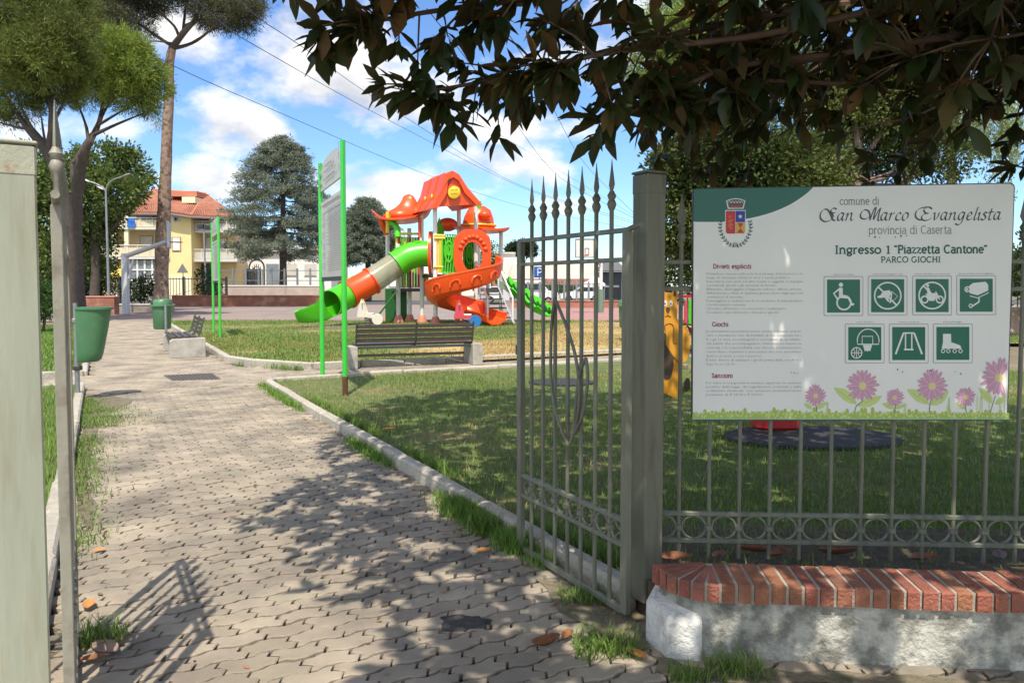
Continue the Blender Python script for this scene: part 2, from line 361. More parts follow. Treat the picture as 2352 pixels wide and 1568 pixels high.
q_ = scatter(near_lawn, 260, lambda x, y: np.clip(.5 + .6 * clumpy(x, y, 1.3, 31), 0, 1)); q_ = q_[q_[:, 1] < 13.2]
tag(blades('straw_blades', q_, .02, .05, .003, grass_mat('straw_blade', (.46, .37, .17), (.36, .30, .12), .4, .6, 1.0), .9), kind='stuff')
P = scatter(far_lawn, 900, lambda x, y: np.clip((14 / y) ** 1.3 * (.7 + .5 * clumpy(x, y, .9, 5)), .05, 1)); P = P[~pip(P[:, 0] + rng.normal(0, .5, len(P)), P[:, 1] + rng.normal(0, .5, len(P)), dry_lawn)]
tag(blades('far_lawn_grass', P, .025, .075, .007, Mg_far), kind='stuff')
Mg_dry = grass_mat('straw_grass', (.50, .375, .165), (.34, .30, .11), .42, .62, .5)
P = scatter(dry_lawn, 900, lambda x, y: np.clip((14 / y) ** 1.3 * (.6 + .5 * clumpy(x, y, .9, 15)), .05, 1)); tag(blades('dry_lawn_grass', P, .02, .055, .007, Mg_dry), kind='stuff')
P = scatter(left_lawn, 2600, lambda x, y: np.clip(5 / y, .3, 1) * .9); tag(blades('left_lawn_grass', P, .03, .09, .003, Mg_left), kind='stuff')
P = scatter(left_far, 350); tag(blades('left_far_grass', P, .03, .09, .008, Mg_left), kind='stuff')
M_dirt = mat('trodden_soil', (.20, .165, .115), .95, .3, 12, .8, 60, col2=(.10, .105, .05), c2scale=9, c2lo=.45, c2hi=.65)
def dirt(name, pts, seed):
    q = random.Random(seed); P = smooth_pts(pts + [pts[0]], 4)[:-1]
    struct(MB().poly([(p.x + q.uniform(-.03, .03), p.y + q.uniform(-.02, .02), .0045) for p in P]).build(name, M_dirt))
dirt('bare_soil', [G(1235, 1330), G(1330, 1345), G(1430, 1400), G(1490, 1480), G(1440, 1500), G(1350, 1440), G(1270, 1390)], 3)
dirt('bare_soil', [G(1490, 1490), G(1560, 1525), G(1760, 1540), G(2000, 1548), G(2330, 1566), G(2330, 1590), G(1950, 1570), G(1700, 1566), G(1540, 1555)], 4)
dirt('bare_soil', [G(195, 905), G(300, 918), G(240, 960), G(205, 1060), G(215, 1190), G(185, 1200), G(190, 1050)], 5)
# ragged fringe between kerb and paving, tufts in the joints
def fringe(name, a, b, n, spread, h0, h1, side, seed, m=None, z=-.005, clump=.5):
    r = np.random.default_rng(seed); t = r.uniform(0, 1, n); keepv = clumpy(t * 14, t * 3, 1.0, seed) + clump > r.uniform(0, 1, n) * .9
    t = t[keepv]; off = np.abs(r.normal(0, spread, len(t))) * side
    u = a[0] + (b[0] - a[0]) * t + off; v = a[1] + (b[1] - a[1]) * t
    P = np.stack([u * UX - v * UY, u * UY + v * UX, np.full(len(t), z)], 1)
    return tag(blades(name, P, h0, h1, .0032, m or Mg_left, .7), kind='stuff')
fringe('kerb_grass', (EDGE_R - .01, 3.5), (EDGE_R - .01, 12.1), 9000, .055, .025, .10, -1, 2)
fringe('kerb_grass', (EDGE_R - .01, 3.55), (EDGE_R - .01, 4.9), 5200, .07, .04, .13, -1, 4, clump=.65)
fringe('path_edge_grass', (EDGE_L + .01, 4.5), (EDGE_L + .01, 12), 4200, .12, .02, .07, 1, 6, Mg_near, clump=.2)
fringe('path_edge_grass', (EDGE_L + .01, 9.3), (EDGE_L + .01, 10.8), 2200, .28, .02, .06, 1, 8, Mg_near, clump=.8)
fringe('lawn_edge_grass', (EDGE_R + .16, 3.2), (EDGE_R + .16, 12), 6000, .05, .05, .12, 1, 9, Mg_near, z=ZL, clump=.6)
fringe('lawn_edge_grass', (2.3, 15.2), (3.2, 13.85), 900, .08, .05, .16, -1, 12, clump=.9)
def weed(c, r, n, h0, h1, label, seed):
    q = np.random.default_rng(seed); P = np.stack([c.x + r * np.clip(q.normal(0, 1, n), -1.5, 1.5), c.y + r * .7 * np.clip(q.normal(0, 1, n), -1.5, 1.5), np.full(n, -.004)], 1)
    o = blades('weed_tuft', P, h0, h1, .0026, Mg_near, .9); return tag(o, label, 'weed', 'weed tufts in the paving')
weed(G(1345, 1375), .08, 380, .02, .07, 'low green weed tuft under the middle of the right gate leaf', 1)
weed(G(1392, 1492), .085, 460, .025, .085, 'bushy weed tuft in front of the right gate hinge, beside brown leaves', 2)
weed(G(1690, 1545), .07, 260, .025, .09, 'spreading weed tuft at the foot of the grey wall below the brick cap', 3)
weed(G(1580, 1560), .045, 160, .03, .07, 'small weed tuft below the white corner stone of the wall', 4)
weed(G(225, 1470), .07, 280, .03, .10, 'weed tuft at the foot of the left gate leaf in its shadow', 5)
# ================================================================== ENTRANCE: posts, gate leaves, railing, low wall
M_paint_shade = mat('shaded_grey_green_paint', (.168, .168, .122), .5, .16, 12, .12, 90, col2=(.105, .098, .07), c2scale=22, c2lo=.5, c2hi=.72, zs=.12)  # entrance paint darkened for the right side: shade is put into the colour
M_paint_sun = mat('sunlit_grey_green_paint', (.335, .35, .272), .5, .12, 12, .10, 60, col2=(.29, .275, .20), c2scale=16, c2lo=.5, c2hi=.72, zs=.12)  # sunlit copy of the same paint, kept lighter for the left side
M_rust = mat('rusty_paint', (.36, .36, .28), .7, .15, 9, .2, 70, col2=(.30, .13, .05), c2scale=11, c2lo=.56, c2hi=.68)
M_dark = flat('dark_metal', (.035, .035, .035), .5)
def gate_post(label, c, w, top, m, capm, rz=AL, z0=-.05):
    t = thing('gate_post', label, 'gate post', (c[0], c[1], 0), rz)
    MB().cbox((0, 0, (z0 + top) / 2), (w, w, top - z0), .006).build('shaft', m, t)
    MB().cbox((0, 0, top + .006), (w + .012, w + .012, .012), .004).build('cap', capm, t)
    MB().cbox((0, 0, top - .05), (w + .004, w + .004, .096), .006).build('top_band', capm, t)
    return t
gate_post('pale sunlit square gate post with rusty top at the left edge', (-1.580, 2.42), .137, 1.985, M_paint_sun, M_rust, R(32))
gate_post('shaded grey green gate post beside the white rules board', (.655, 3.66), .113, 2.075, M_paint_shade, M_paint_shade, z0=.02)
SPEAR = [(.0105, 0), (.0105, .105), (.017, .118), (.0225, .136), (.017, .151), (.013, .156), (.018, .164), (.0215, .176), (.013, .19), (.011, .197)]
def spear_mb(base, e, z):
    mb = MB(); n = Vector((-e.y, e.x, 0))
    mb.lathe(SPEAR, base + Vector((0, 0, z)), 10)
    rings = []
    for h, w, d in ((.195, .011, .009), (.225, .0245, .008), (.26, .0175, .007), (.30, .009, .005), (.345, .0015, .0015)):
        c = base + Vector((0, 0, z + h)); rings.append([c + e * w, c + n * d * .55 + e * w * .4, c + n * d, c + n * d * .55 - e * w * .4, c - e * w, c - n * d * .55 - e * w * .4, c - n * d, c - n * d * .55 + e * w * .4])
    return mb.loft(rings)
def scroll_mb(c, e, z0, z1, half):
    mb = MB(); zm = (z0 + z1) / 2
    for sgn in (-1, 1):
        pts = [c + e * sgn * (half * 1.26 - half * math.cos(t)) + Vector((0, 0, zm + (z1 - z0) / 2 * .99 * math.sin(t))) for t in np.linspace(-R(86), R(86), 17)]
        mb.tube(pts, .0062, 6)
    mb.lathe([(.012, -.016), (.022, -.011), (.022, .011), (.012, .016)], c + Vector((0, 0, zm)), 10)
    return mb
def gate_leaf(label, O, e, hinge_z=True, m=None):
    m = m or M_paint_shade; O = Vector((O[0], O[1], 0)); e = Vector((e[0], e[1], 0)).normalized(); ang = math.atan2(e.y, e.x)
    t = thing('gate_leaf', label, 'gate', O); L_ = 1.0
    def at(s, z): return O + e * s + Vector((0, 0, z))
    for s in (0.0, L_): MB().cbox(at(s, .91), (.046, .032, 1.765), .003, ang).build('stile', m, t, True)
    for z, th in ((.035, .032), (.345, .022), (.46, .022), (1.665, .02), (1.798, .022)):
        MB().cbox(at(.5, z), (L_ + .046 if z > 1.79 else L_ - .044, .024, th), .003, ang).build('rail', m, t, True)
    for i in range(7):
        s = .125 * (i + 1)
        b = MB().tube([at(s, .03), at(s, .9), at(s, 1.8)], .0105, 8).build('bar', m, t, True, True)
        spear_mb(O + e * s, e, 1.79).build('spearhead', m, b, True, True)
        scroll_mb(at(s, 0), e, .356, .449, .048).build('scroll_ornament', m, t, True, True)
    for s, sg in ((.03, 1), (.97, -1)):
        MB().tube([at(s + sg * .052 * abs(math.sin(q)) , .4025 + .045 * q / 1.57) for q in np.linspace(-1.57, 1.57, 11)], .0048, 6).build('scroll_ornament', m, t, True, True)
    MB().cbox(at(L_ + .03, 1.175), (.04, .02, .055), .003, ang).build('latch_plate', M_dark, t, True)
    if hinge_z:
        MB().tube([at(-.005, 1.80), at(-.075, 1.815), at(-.10, 1.815)], .013, 8).build('hinge', m, t, True, True)
    # two pointed leaf outlines bent from flat bar
    n = Vector((-e.y, e.x, 0)) * .016
    for side in LEAVES:
        MB().tube([p + n for p in smooth_pts([at(1 - s if False else s, z) for s, z in side], 5)], .0085, 6).build('leaf_ornament', m, t, True, True)
    return t
RO = Vector((.525, 3.47, 0)); RE = Vector((-UY, UX, 0))
def gp(*pp): return [onplane(x, y, RO, RE) for x, y in pp]
LEAVES = [gp((1280, 684), (1272, 760), (1272, 880), (1284, 950), (1300, 995), (1312, 1024)), gp((1280, 684), (1305, 745), (1326, 810), (1336, 880), (1334, 950), (1322, 1000), (1312, 1024)),
          gp((1352, 822), (1340, 850), (1332, 890), (1327, 950), (1322, 1000)), gp((1352, 822), (1356, 860), (1352, 910), (1342, 960), (1322, 1000))]
gate_leaf('open grey green gate leaf with seven spearheads in front of the lawn', RO, RE)
gate_leaf('open gate leaf seen edge on beside the pale post, left of the path', (-1.388, 2.335), (-.489, .872), m=mat('worn_paint', (.27, .255, .205), .55, .15, 8, .1, 60, col2=(.20, .17, .13), c2scale=10))
def railing(label, O, e, s_bars, L0, L1, z0, zb, tops, spear=True, m=None):
    m = m or M_paint_shade; O = Vector(O); e = Vector(e).normalized(); ang = math.atan2(e.y, e.x)
    t = thing('iron_fence', label, 'fence', (O.x, O.y, 0))
    at = lambda s, z: Vector((O.x, O.y, 0)) + e * s + Vector((0, 0, z))
    for z, th in ((zb, .022), (zb + .135, .022)) + tuple((q, .022) for q in tops):
        MB().cbox(at((L0 + L1) / 2, z), (L1 - L0, .022, th), .003, ang).build('rail', m, t, True)
    for s in s_bars:
        b = MB().tube([at(s, z0), at(s, 1.0), at(s, tops[-1])], .0098, 8).build('bar', m, t, True, True)
        spear_mb(at(s, 0), e, tops[-1] - .01).build('spearhead', m, b, True, True)
        scroll_mb(at(s, 0), e, zb + .011, zb + .124, .058).build('scroll_ornament', m, t, True, True)
    return t
FO = Vector((.715, 3.735, 0)); FE = Vector((math.cos(R(-3)), math.sin(R(-3)), 0))
railing('long grey green railing with ring band, carrying the white rules board', FO, FE, [.112 + .147 * i for i in range(19)], -.02, 2.85, .20, .285, (1.53, 1.66), m=M_paint_shade)
railing('short railing with ring band left of the pale gate post', (-1.60, 2.40, 0), (-1, -.25, 0), [.12 + .147 * i for i in range(5)], -.02, .8, .0, .33, (1.53, 1.66), m=M_paint_sun)
# --- low wall: grey render, rounded brick cap, white corner block
M_plaster = mat('grey_render', (.45, .435, .38), .95, .4, 3.5, 1, 34, col2=(.19, .185, .155), c2scale=11, c2lo=.42, c2hi=.60)
M_white = mat('whitewashed_block', (.64, .62, .58), .95, .2, 6, .9, 40, col2=(.30, .29, .26), c2scale=7, c2lo=.5, c2hi=.78)
M_brick = mat('red_brick', (.345, .138, .085), .95, .35, 16, 1, 60, col2=(.19, .095, .068), c2scale=8, island=.2, spec=.2)
M_mortar = mat('mortar', (.40, .37, .31), .95, .2, 20, .6, 90)
wt = thing('low_wall', 'low grey wall with curved red brick cap under the railing', 'wall', (1.2, 3.1, 0))
WD = Vector((math.cos(R(-5)), math.sin(R(-5)), 0)); WN = Vector((-WD.y, WD.x, 0))
w0 = Vector((.86, 3.085, 0))                                   # front line start after the round end
cc = w0 + WN * .25; pathpts = []
def arc(r): return [cc - WN * r * math.cos(a) - WD * r * math.sin(a) for a in np.linspace(R(78), 0, 12)]
front = arc(.25) + [w0 + WD * .5 * k for k in range(1, 6)]
back = [cc - WN * .005 - WD * .02 for _ in range(12)] + [w0 + WN * .245 + WD * .5 * k for k in range(1, 6)]
ringsw = []
for f, b in zip(front, back):
    f2 = f + (b - f).normalized() * .018
    ringsw.append([Vector((f2.x, f2.y, -.04)), Vector((b.x, b.y, -.04)), Vector((b.x, b.y, .240)), Vector((f2.x, f2.y, .240))])
MB().loft(ringsw).build('body', M_plaster, wt, True)
bm_ = MB(); mm_ = MB(); z0, z1 = .245, .320
def fbrick(mb, p0, p1, q0, q1, a, b, jit):
    z1_ = b + jit; ch = .006
    lo = [p0, p1, q1, q0]; c = sum(lo, Vector()) / 4
    up = [p + (c - p) * .06 for p in lo]
    mb.loft([[Vector((p.x, p.y, a)) for p in lo], [Vector((p.x, p.y, z1_ - ch)) for p in lo], [Vector((p.x, p.y, z1_)) for p in up]])
na = 6
for i in range(na):
    a0, a1 = R(80 - i * 13.33 - 1.5), R(80 - (i + 1) * 13.33 + 1.5)
    P = lambda r, a: cc - WN * r * math.cos(a) - WD * r * math.sin(a)
    o = random.gauss(0, .004); fbrick(bm_, P(.262 + o, a0), P(.262 + o, a1), P(.03, a0), P(.03, a1), z0, z1, random.gauss(0, .0014))
x = .006
while x < 2.4:
    w = .052 + random.gauss(0, .003); o = random.gauss(-.009, .003)
    p0 = w0 + WD * x + WN * o; p1 = w0 + WD * (x + w) + WN * (o + random.gauss(0, .001)); fbrick(bm_, p0, p1, p0 + WN * .26, p1 + WN * .26, z0, z1, random.gauss(0, .0014)); x += w + .014
bk = bm_.build('brick_cap', M_brick, wt, True)
ringsm = [[Vector((f.x, f.y, .2402)), Vector((b.x, b.y, .2402)), Vector((b.x, b.y, .3155)), Vector((f.x, f.y, .3155))] for f, b in zip(arc(.250) + [w0 + WN * .002 + WD * .5 * k for k in range(1, 6)], back)]
mm_.loft(ringsm).build('mortar', M_mortar, wt, True)
cb = MB(); c0 = G(1478, 1470); q = [G(1482, 1470), G(1536, 1512), G(1612, 1517), G(1606, 1440), G(1520, 1410)]
hh = [.19, .185, .175, .215, .22]
cen = sum(q, Vector()) / 5
cb.loft([[Vector((p.x, p.y, -.03)) for p in q], [Vector((p.x, p.y, h - .02)) for p, h in zip(q, hh)], [Vector((p.x, p.y, h)) + (Vector((cen.x, cen.y, h)) - Vector((p.x, p.y, h))) * .12 for p, h in zip(q, hh)]])
cb.build('corner_block', M_white, wt, True, True, .012)
# soil bed behind the wall
sb = MB(); bed = [(.72, 3.34, .19), (3.4, 3.08, .19), (3.4, 4.3, .15), (.78, 4.5, .12), (.62, 3.70, .12)]
sb.poly(bed); sb.add([(a, b, c) for a, b, c in bed] + [(a, b, -.04) for a, b, c in bed], [(i, (i + 1) % 5, 5 + (i + 1) % 5, 5 + i) for i in range(5)])
struct(sb.build('soil_bed', mat('leaf_litter_soil', (.10, .08, .05), .95, .4, 14, .8, 60, col2=(.17, .11, .06), c2scale=20)))
P = np.stack([rng.uniform(.7, 3.3, 900), rng.uniform(3.62, 4.4, 900), np.full(900, .13)], 1); tag(blades('bed_grass', P, .03, .10, .003, Mg_near, .6), kind='stuff')
# ================================================================== RULES BOARD on the railing
SN = Vector((FE.y, -FE.x, 0)); SO = FO + SN * .035
M_board = mat('board_white', (.77, .76, .71), .28, .05, 2, spec=.5); M_bgreen = mat('board_green', (.0, .105, .06), .3, .08, 2)
M_picto = flat('picto_green', (.0, .125, .07), .3); M_ink = flat('ink_grey', (.07, .07, .07), .5); M_soft = flat('ink_soft', (.22, .22, .21), .5)
M_head = flat('heading_green', (.0, .09, .055), .4); M_crim = flat('heading_crimson', (.30, .02, .06), .4); M_tiny = flat('small_print', (.30, .30, .29), .5)
def SP(X, Y, lay=0):                       # board drawing units (2054 x 1568) -> the board's plane
    s, z = onplane((2050 + X / 2.01) * .7656, (520 + Y / 2.01) * .7656, SO, FE)
    p = SO + FE * s; return Vector((p.x, p.y, z)) + SN * (.0005 * lay)
SB = thing('rules_board', 'large white park rules board with green corner, pictograms and pink flowers', 'sign', (SO.x, SO.y, 0))
def rr(x0, y0, x1, y1, r, n=5):
    out = []
    for cx, cy, a0 in ((x1 - r, y0 + r, -90), (x1 - r, y1 - r, 0), (x0 + r, y1 - r, 90), (x0 + r, y0 + r, 180)):
        out += [(cx + r * math.cos(R(a0 + 90 * k / n)), cy + r * math.sin(R(a0 + 90 * k / n))) for k in range(n + 1)]
    return out
def sq(pts): # warp board outline (0..1) onto the four corners seen
    TL, TR, BR, BL = (57, 90), (2001, 56), (1957, 1487), (50, 1489); out = []
    for u, v in pts: out.append(tuple((TL[i] * (1 - u) + TR[i] * u) * (1 - v) + (BL[i] * (1 - u) + BR[i] * u) * v for i in (0, 1)))
    return out
bo = sq(rr(0, 0, 1, 1, .018)); a = [SP(x, y) for x, y in bo]; n = SN * -.022
MB().loft([[p - SN * .0215 for p in a], [p - SN * .002 for p in a]]).build('edge', M_dark, SB, True)
bo2 = sq(rr(.0035, .0045, .9965, .9955, .017)); a2 = [SP(x, y) for x, y in bo2]
MB().loft([[p - SN * .0019 for p in a2], a2]).build('board', M_board, SB, True)
def shape(mb, pts, lay): mb.poly([SP(x, y, lay) for x, y in pts]); return mb
def ribbon(mb, pts, w, lay, nib=None, closed=False):
    P = [Vector((x, y)) for x, y in pts]; A = []; B = []
    for i, p in enumerate(P):
        if nib: d = Vector((math.cos(nib), -math.sin(nib))) * w / 2; t = (P[min(i + 1, len(P) - 1)] - P[max(i - 1, 0)]); t = t.normalized() if t.length else Vector((1, 0)); d = d + Vector((-t.y, t.x)) * w * .13 * (1 if d.dot(Vector((-t.y, t.x))) > 0 else -1)
        else:
            t = (P[min(i + 1, len(P) - 1)] - P[max(i - 1, 0)]) if not closed else P[(i + 1) % len(P)] - P[i - 1]
            t = t.normalized() if t.length else Vector((1, 0)); d = Vector((-t.y, t.x)) * w / 2
        A.append(p - d); B.append(p + d)
    if closed: A.append(A[0]); B.append(B[0])
    mb.strip([SP(p.x, p.y, lay) for p in A], [SP(p.x, p.y, lay) for p in B]); return mb
def oval(cx, cy, rx, ry, a0=0, a1=360, n=24): return [(cx + rx * math.cos(R(a0 + (a1 - a0) * k / n)), cy + ry * math.sin(R(a0 + (a1 - a0) * k / n))) for k in range(n + 1)]
def disc(mb, cx, cy, rx, ry, lay, n=20): return shape(mb, oval(cx, cy, rx, ry, n=n)[:-1], lay)
def sm2(pts, n=5): return [(p.x, p.y) for p in smooth_pts([(x, y, 0) for x, y in pts], n)]
band = [(64, 97)] + [(x, 96 - (x - 64) * .0175) for x in range(120, 780, 60)] + [(783, 84)] + sm2([(783, 84), (735, 128), (640, 190), (520, 240), (380, 275), (230, 292), (60, 292)])
shape(MB(), band, 1).build('green_band', M_bgreen, SB, True)
wl = MB(); ribbon(wl, sm2([(790, 84), (742, 132), (645, 195), (523, 245), (382, 280), (231, 297), (60, 297)]), 7, 1); wl.build('white_line', flat('board_bright', (.8, .8, .78), .3), SB, True)
# coat of arms
M_w = flat('arms_white', (.75, .75, .73), .4); M_r = flat('arms_red', (.55, .02, .02), .4); M_b = flat('arms_blue', (.01, .04, .30), .4); M_y = flat('arms_gold', (.62, .40, .06), .4); M_l = flat('arms_leaf', (.02, .09, .06), .5); M_gr = flat('arms_grey', (.12, .10, .10), .5)
arms = shape(MB(), [(252, 222), (376, 222), (376, 355), (366, 368), (262, 368), (252, 355)], 2).build('coat_of_arms', M_w, SB, True)
shape(MB(), [(256, 227), (313, 227), (313, 364), (264, 364), (256, 355)], 3).build('red_field', M_r, arms, True)
shape(MB(), [(315, 227), (372, 227), (372, 295), (315, 295)], 3).build('blue_field', M_b, arms, True)
shape(MB(), [(315, 297), (372, 297), (372, 355), (364, 364), (315, 364)], 3).build('gold_field', M_y, arms, True)
g = MB(); shape(g, [(325, 300), (362, 300), (344, 330)], 4); shape(g, [(344, 330), (366, 360), (322, 360)], 4); g.build('red_mark', M_r, arms, True)
g = MB(); disc(g, 343, 261, 8, 8, 4, 10)
for k in range(5): shape(g, [(343 + 15 * math.cos(R(72 * k - 90)), 261 + 15 * math.sin(R(72 * k - 90))), (343 + 6 * math.cos(R(72 * k - 54)), 261 + 6 * math.sin(R(72 * k - 54))), (343 + 6 * math.cos(R(72 * k - 126)), 261 + 6 * math.sin(R(72 * k - 126)))], 4.4)
g.build('star', M_w, arms, True)
g = MB()
for i, (x, y) in enumerate(((277, 290), (290, 283), (283, 305), (292, 312), (276, 318), (288, 330), (280, 262))): ribbon(g, oval(x, y, 5, 5, n=8), 2.4, 4)
g.build('gold_mark', M_y, arms, True)
crown = shape(MB(), [(268, 214), (258, 165), (288, 154), (315, 150), (344, 154), (374, 165), (363, 214)], 2).build('crown', M_w, arms, True)
g = MB(); shape(g, [(274, 208), (265, 168), (290, 159), (315, 156), (342, 159), (367, 168), (357, 208)], 3); g.build('crown_fill', M_gr, crown, True)
g = MB(); shape(g, [(284, 198), (347, 198), (345, 209), (287, 209)], 4); g.build('crown_band', flat('arms_pink', (.45, .06, .09), .4), crown, True)
g = MB()
for k in range(5): ribbon(g, oval(281 + k * 17, 180, 7, 12, 180, 360, 8), 3, 4)
g.build('crown_arches', M_w, crown, True)
g = MB()
for sg in (-1, 1):
    base = sm2([(314, 440), (314 + sg * 42, 425), (314 + sg * 75, 385), (314 + sg * 92, 335), (314 + sg * 88, 292)], 5); ribbon(g, base, 2.5, 2)
    for k in range(1, len(base) - 1, 2):
        x, y = base[k]; dx, dy = base[k + 1][0] - base[k - 1][0], base[k + 1][1] - base[k - 1][1]; l = math.hypot(dx, dy); dx, dy = dx / l, dy / l
        for s2 in (-1, 1):
            ex, ey = dx * .75 - dy * s2 * .66, dy * .75 + dx * s2 * .66
            shape(g, [(x, y), (x + ex * 10 - ey * 4, y + ey * 10 + ex * 4), (x + ex * 21, y + ey * 21), (x + ex * 10 + ey * 4, y + ey * 10 - ex * 4)], 2.5 + .3 * s2)
g.build('wreath', M_l, arms, True)
g = MB()
for x in (307, 313, 319): ribbon(g, [(x, 415), (x + (x - 313) * .6, 446)], 3, 3)
g.build('ribbon_tie', flat('arms_tie', (.35, .12, .10), .5), arms, True)
# --- lettering: hand-drawn stroke alphabets (roman with slab serifs, italic with swash capitals)
def A_(cx, cy, rx, ry, a0, a1, n=14): return [(cx + rx * math.cos(R(a0 + (a1 - a0) * k / n)), cy + ry * math.sin(R(a0 + (a1 - a0) * k / n))) for k in range(n + 1)]
x_ = .68
ROM = {  # width, strokes, serifs (x, y, half length)
 'c': (.58, [A_(.32, .34, .25, .33, 40, 320)], []), 'o': (.68, [A_(.34, .34, .27, .33, 0, 360, 20)], []), 'e': (.62, [[(.09, .36), (.55, .36)] , A_(.32, .34, .24, .33, 0, 318)], []),
 'm': (1.04, [[(.13, 0), (.13, x_)], [(.13, .5)] + A_(.33, .46, .18, .21, 140, 0) + [(.51, 0)], [(.51, .5)] + A_(.71, .46, .18, .21, 140, 0) + [(.89, 0)]], [(.13, 0, .1), (.51, 0, .1), (.89, 0, .1), (.09, x_, .05)]),
 'n': (.72, [[(.14, 0), (.14, x_)], [(.14, .48)] + A_(.36, .45, .2, .22, 140, 0) + [(.56, 0)]], [(.14, 0, .11), (.56, 0, .11), (.09, x_, .05)]),
 'u': (.72, [[(.14, x_), (.14, .22)] + A_(.34, .22, .2, .21, 180, 320), [(.56, 0), (.56, x_)]], [(.10, x_, .05), (.51, x_, .05), (.62, 0, .05)]),
 'd': (.70, [A_(.32, .34, .24, .33, 40, 320), [(.56, 0), (.56, 1.0)]], [(.50, 1.0, .06), (.62, 0, .06)]), 'i': (.32, [[(.16, 0), (.16, x_)], [(.155, .86), (.165, .94)]], [(.16, 0, .11), (.11, x_, .06)]),
 'l': (.32, [[(.16, 0), (.16, 1.0)]], [(.16, 0, .11), (.11, 1.0, .06)]), 'p': (.70, [[(.14, -.28), (.14, x_)], A_(.38, .34, .24, .33, 140, -140)], [(.14, -.28, .11), (.09, x_, .05)]),
 'r': (.50, [[(.14, 0), (.14, x_)], [(.14, .46)] + A_(.33, .44, .19, .22, 145, 60)], [(.15, 0, .12), (.09, x_, .05)]), 'v': (.62, [[(.08, x_), (.31, 0), (.54, x_)]], [(.08, x_, .09), (.54, x_, .08)]),
 'a': (.62, [A_(.29, .50, .2, .18, 150, 0) + [(.49, 0)], A_(.29, .19, .2, .19, 60, 330)], [(.55, 0, .06)]), 's': (.50, [sm2([(.42, .56), (.26, .68), (.10, .55), (.24, .37), (.42, .18), (.24, .0), (.07, .12)], 4)], []),
 't': (.44, [[(.2, .9), (.2, .14)] + A_(.32, .13, .12, .13, 180, 330), [(.06, x_), (.40, x_)]], []), 'g': (.64, [A_(.31, .40, .22, .26, 0, 360, 16), sm2([(.20, .17), (.15, .06), (.42, .02), (.52, -.12), (.30, -.27), (.10, -.16), (.18, -.02)], 4), [(.46, .6), (.60, .68)]], []),
 'z': (.56, [[(.09, .56), (.09, .66), (.46, .66), (.09, .02), (.48, .02), (.48, .13)]], []), 'h': (.72, [[(.14, 0), (.14, 1.0)], [(.14, .48)] + A_(.36, .45, .2, .22, 140, 0) + [(.56, 0)]], [(.14, 0, .11), (.56, 0, .11), (.09, 1.0, .05)]),
 'I': (.42, [[(.21, 0), (.21, .96)]], [(.21, 0, .14), (.21, .96, .14)]), 'P': (.70, [[(.18, 0), (.18, .96)], [(.18, .95), (.40, .95)] + A_(.40, .70, .22, .25, 90, -90) + [(.18, .45)]], [(.18, 0, .13), (.14, .96, .09)]),
 'C': (.80, [A_(.43, .48, .34, .47, 45, 315, 20)], []), 'S': (.62, [sm2([(.52, .80), (.32, .96), (.12, .78), (.30, .53), (.53, .26), (.30, .0), (.08, .16)], 4)], []), 'O': (.90, [A_(.45, .48, .37, .47, 0, 360, 24)], []),
 'A': (.84, [[(.10, 0), (.42, .96), (.74, 0)], [(.22, .34), (.62, .34)]], [(.10, 0, .10), (.74, 0, .10)]), 'R': (.76, [[(.18, 0), (.18, .96)], [(.18, .95), (.38, .95)] + A_(.38, .72, .2, .23, 90, -90) + [(.18, .49)], [(.40, .49), (.66, 0)]], [(.18, 0, .12), (.68, 0, .08), (.14, .96, .08)]),
 'G': (.86, [A_(.43, .48, .34, .47, 45, 345, 20) + [(.77, .40), (.56, .40)]], []), 'H': (.88, [[(.18, 0), (.18, .96)], [(.70, 0), (.70, .96)], [(.18, .5), (.70, .5)]], [(.18, 0, .12), (.70, 0, .12), (.18, .96, .12), (.70, .96, .12)]),
 'D': (.84, [[(.18, 0), (.18, .96)], [(.18, .95), (.36, .95)] + A_(.36, .48, .38, .47, 90, -90, 16) + [(.18, .01)]], [(.12, 0, .08), (.12, .96, .08)]), '1': (.5, [[(.10, .80), (.27, .96), (.27, 0)]], [(.27, 0, .16)]),
 '"': (.38, [[(.11, .98), (.11, .74)], [(.26, .98), (.26, .74)]], []), '”': (.38, [[(.14, .98), (.08, .74)], [(.30, .98), (.24, .74)]], []), ' ': (.42, [], [])}
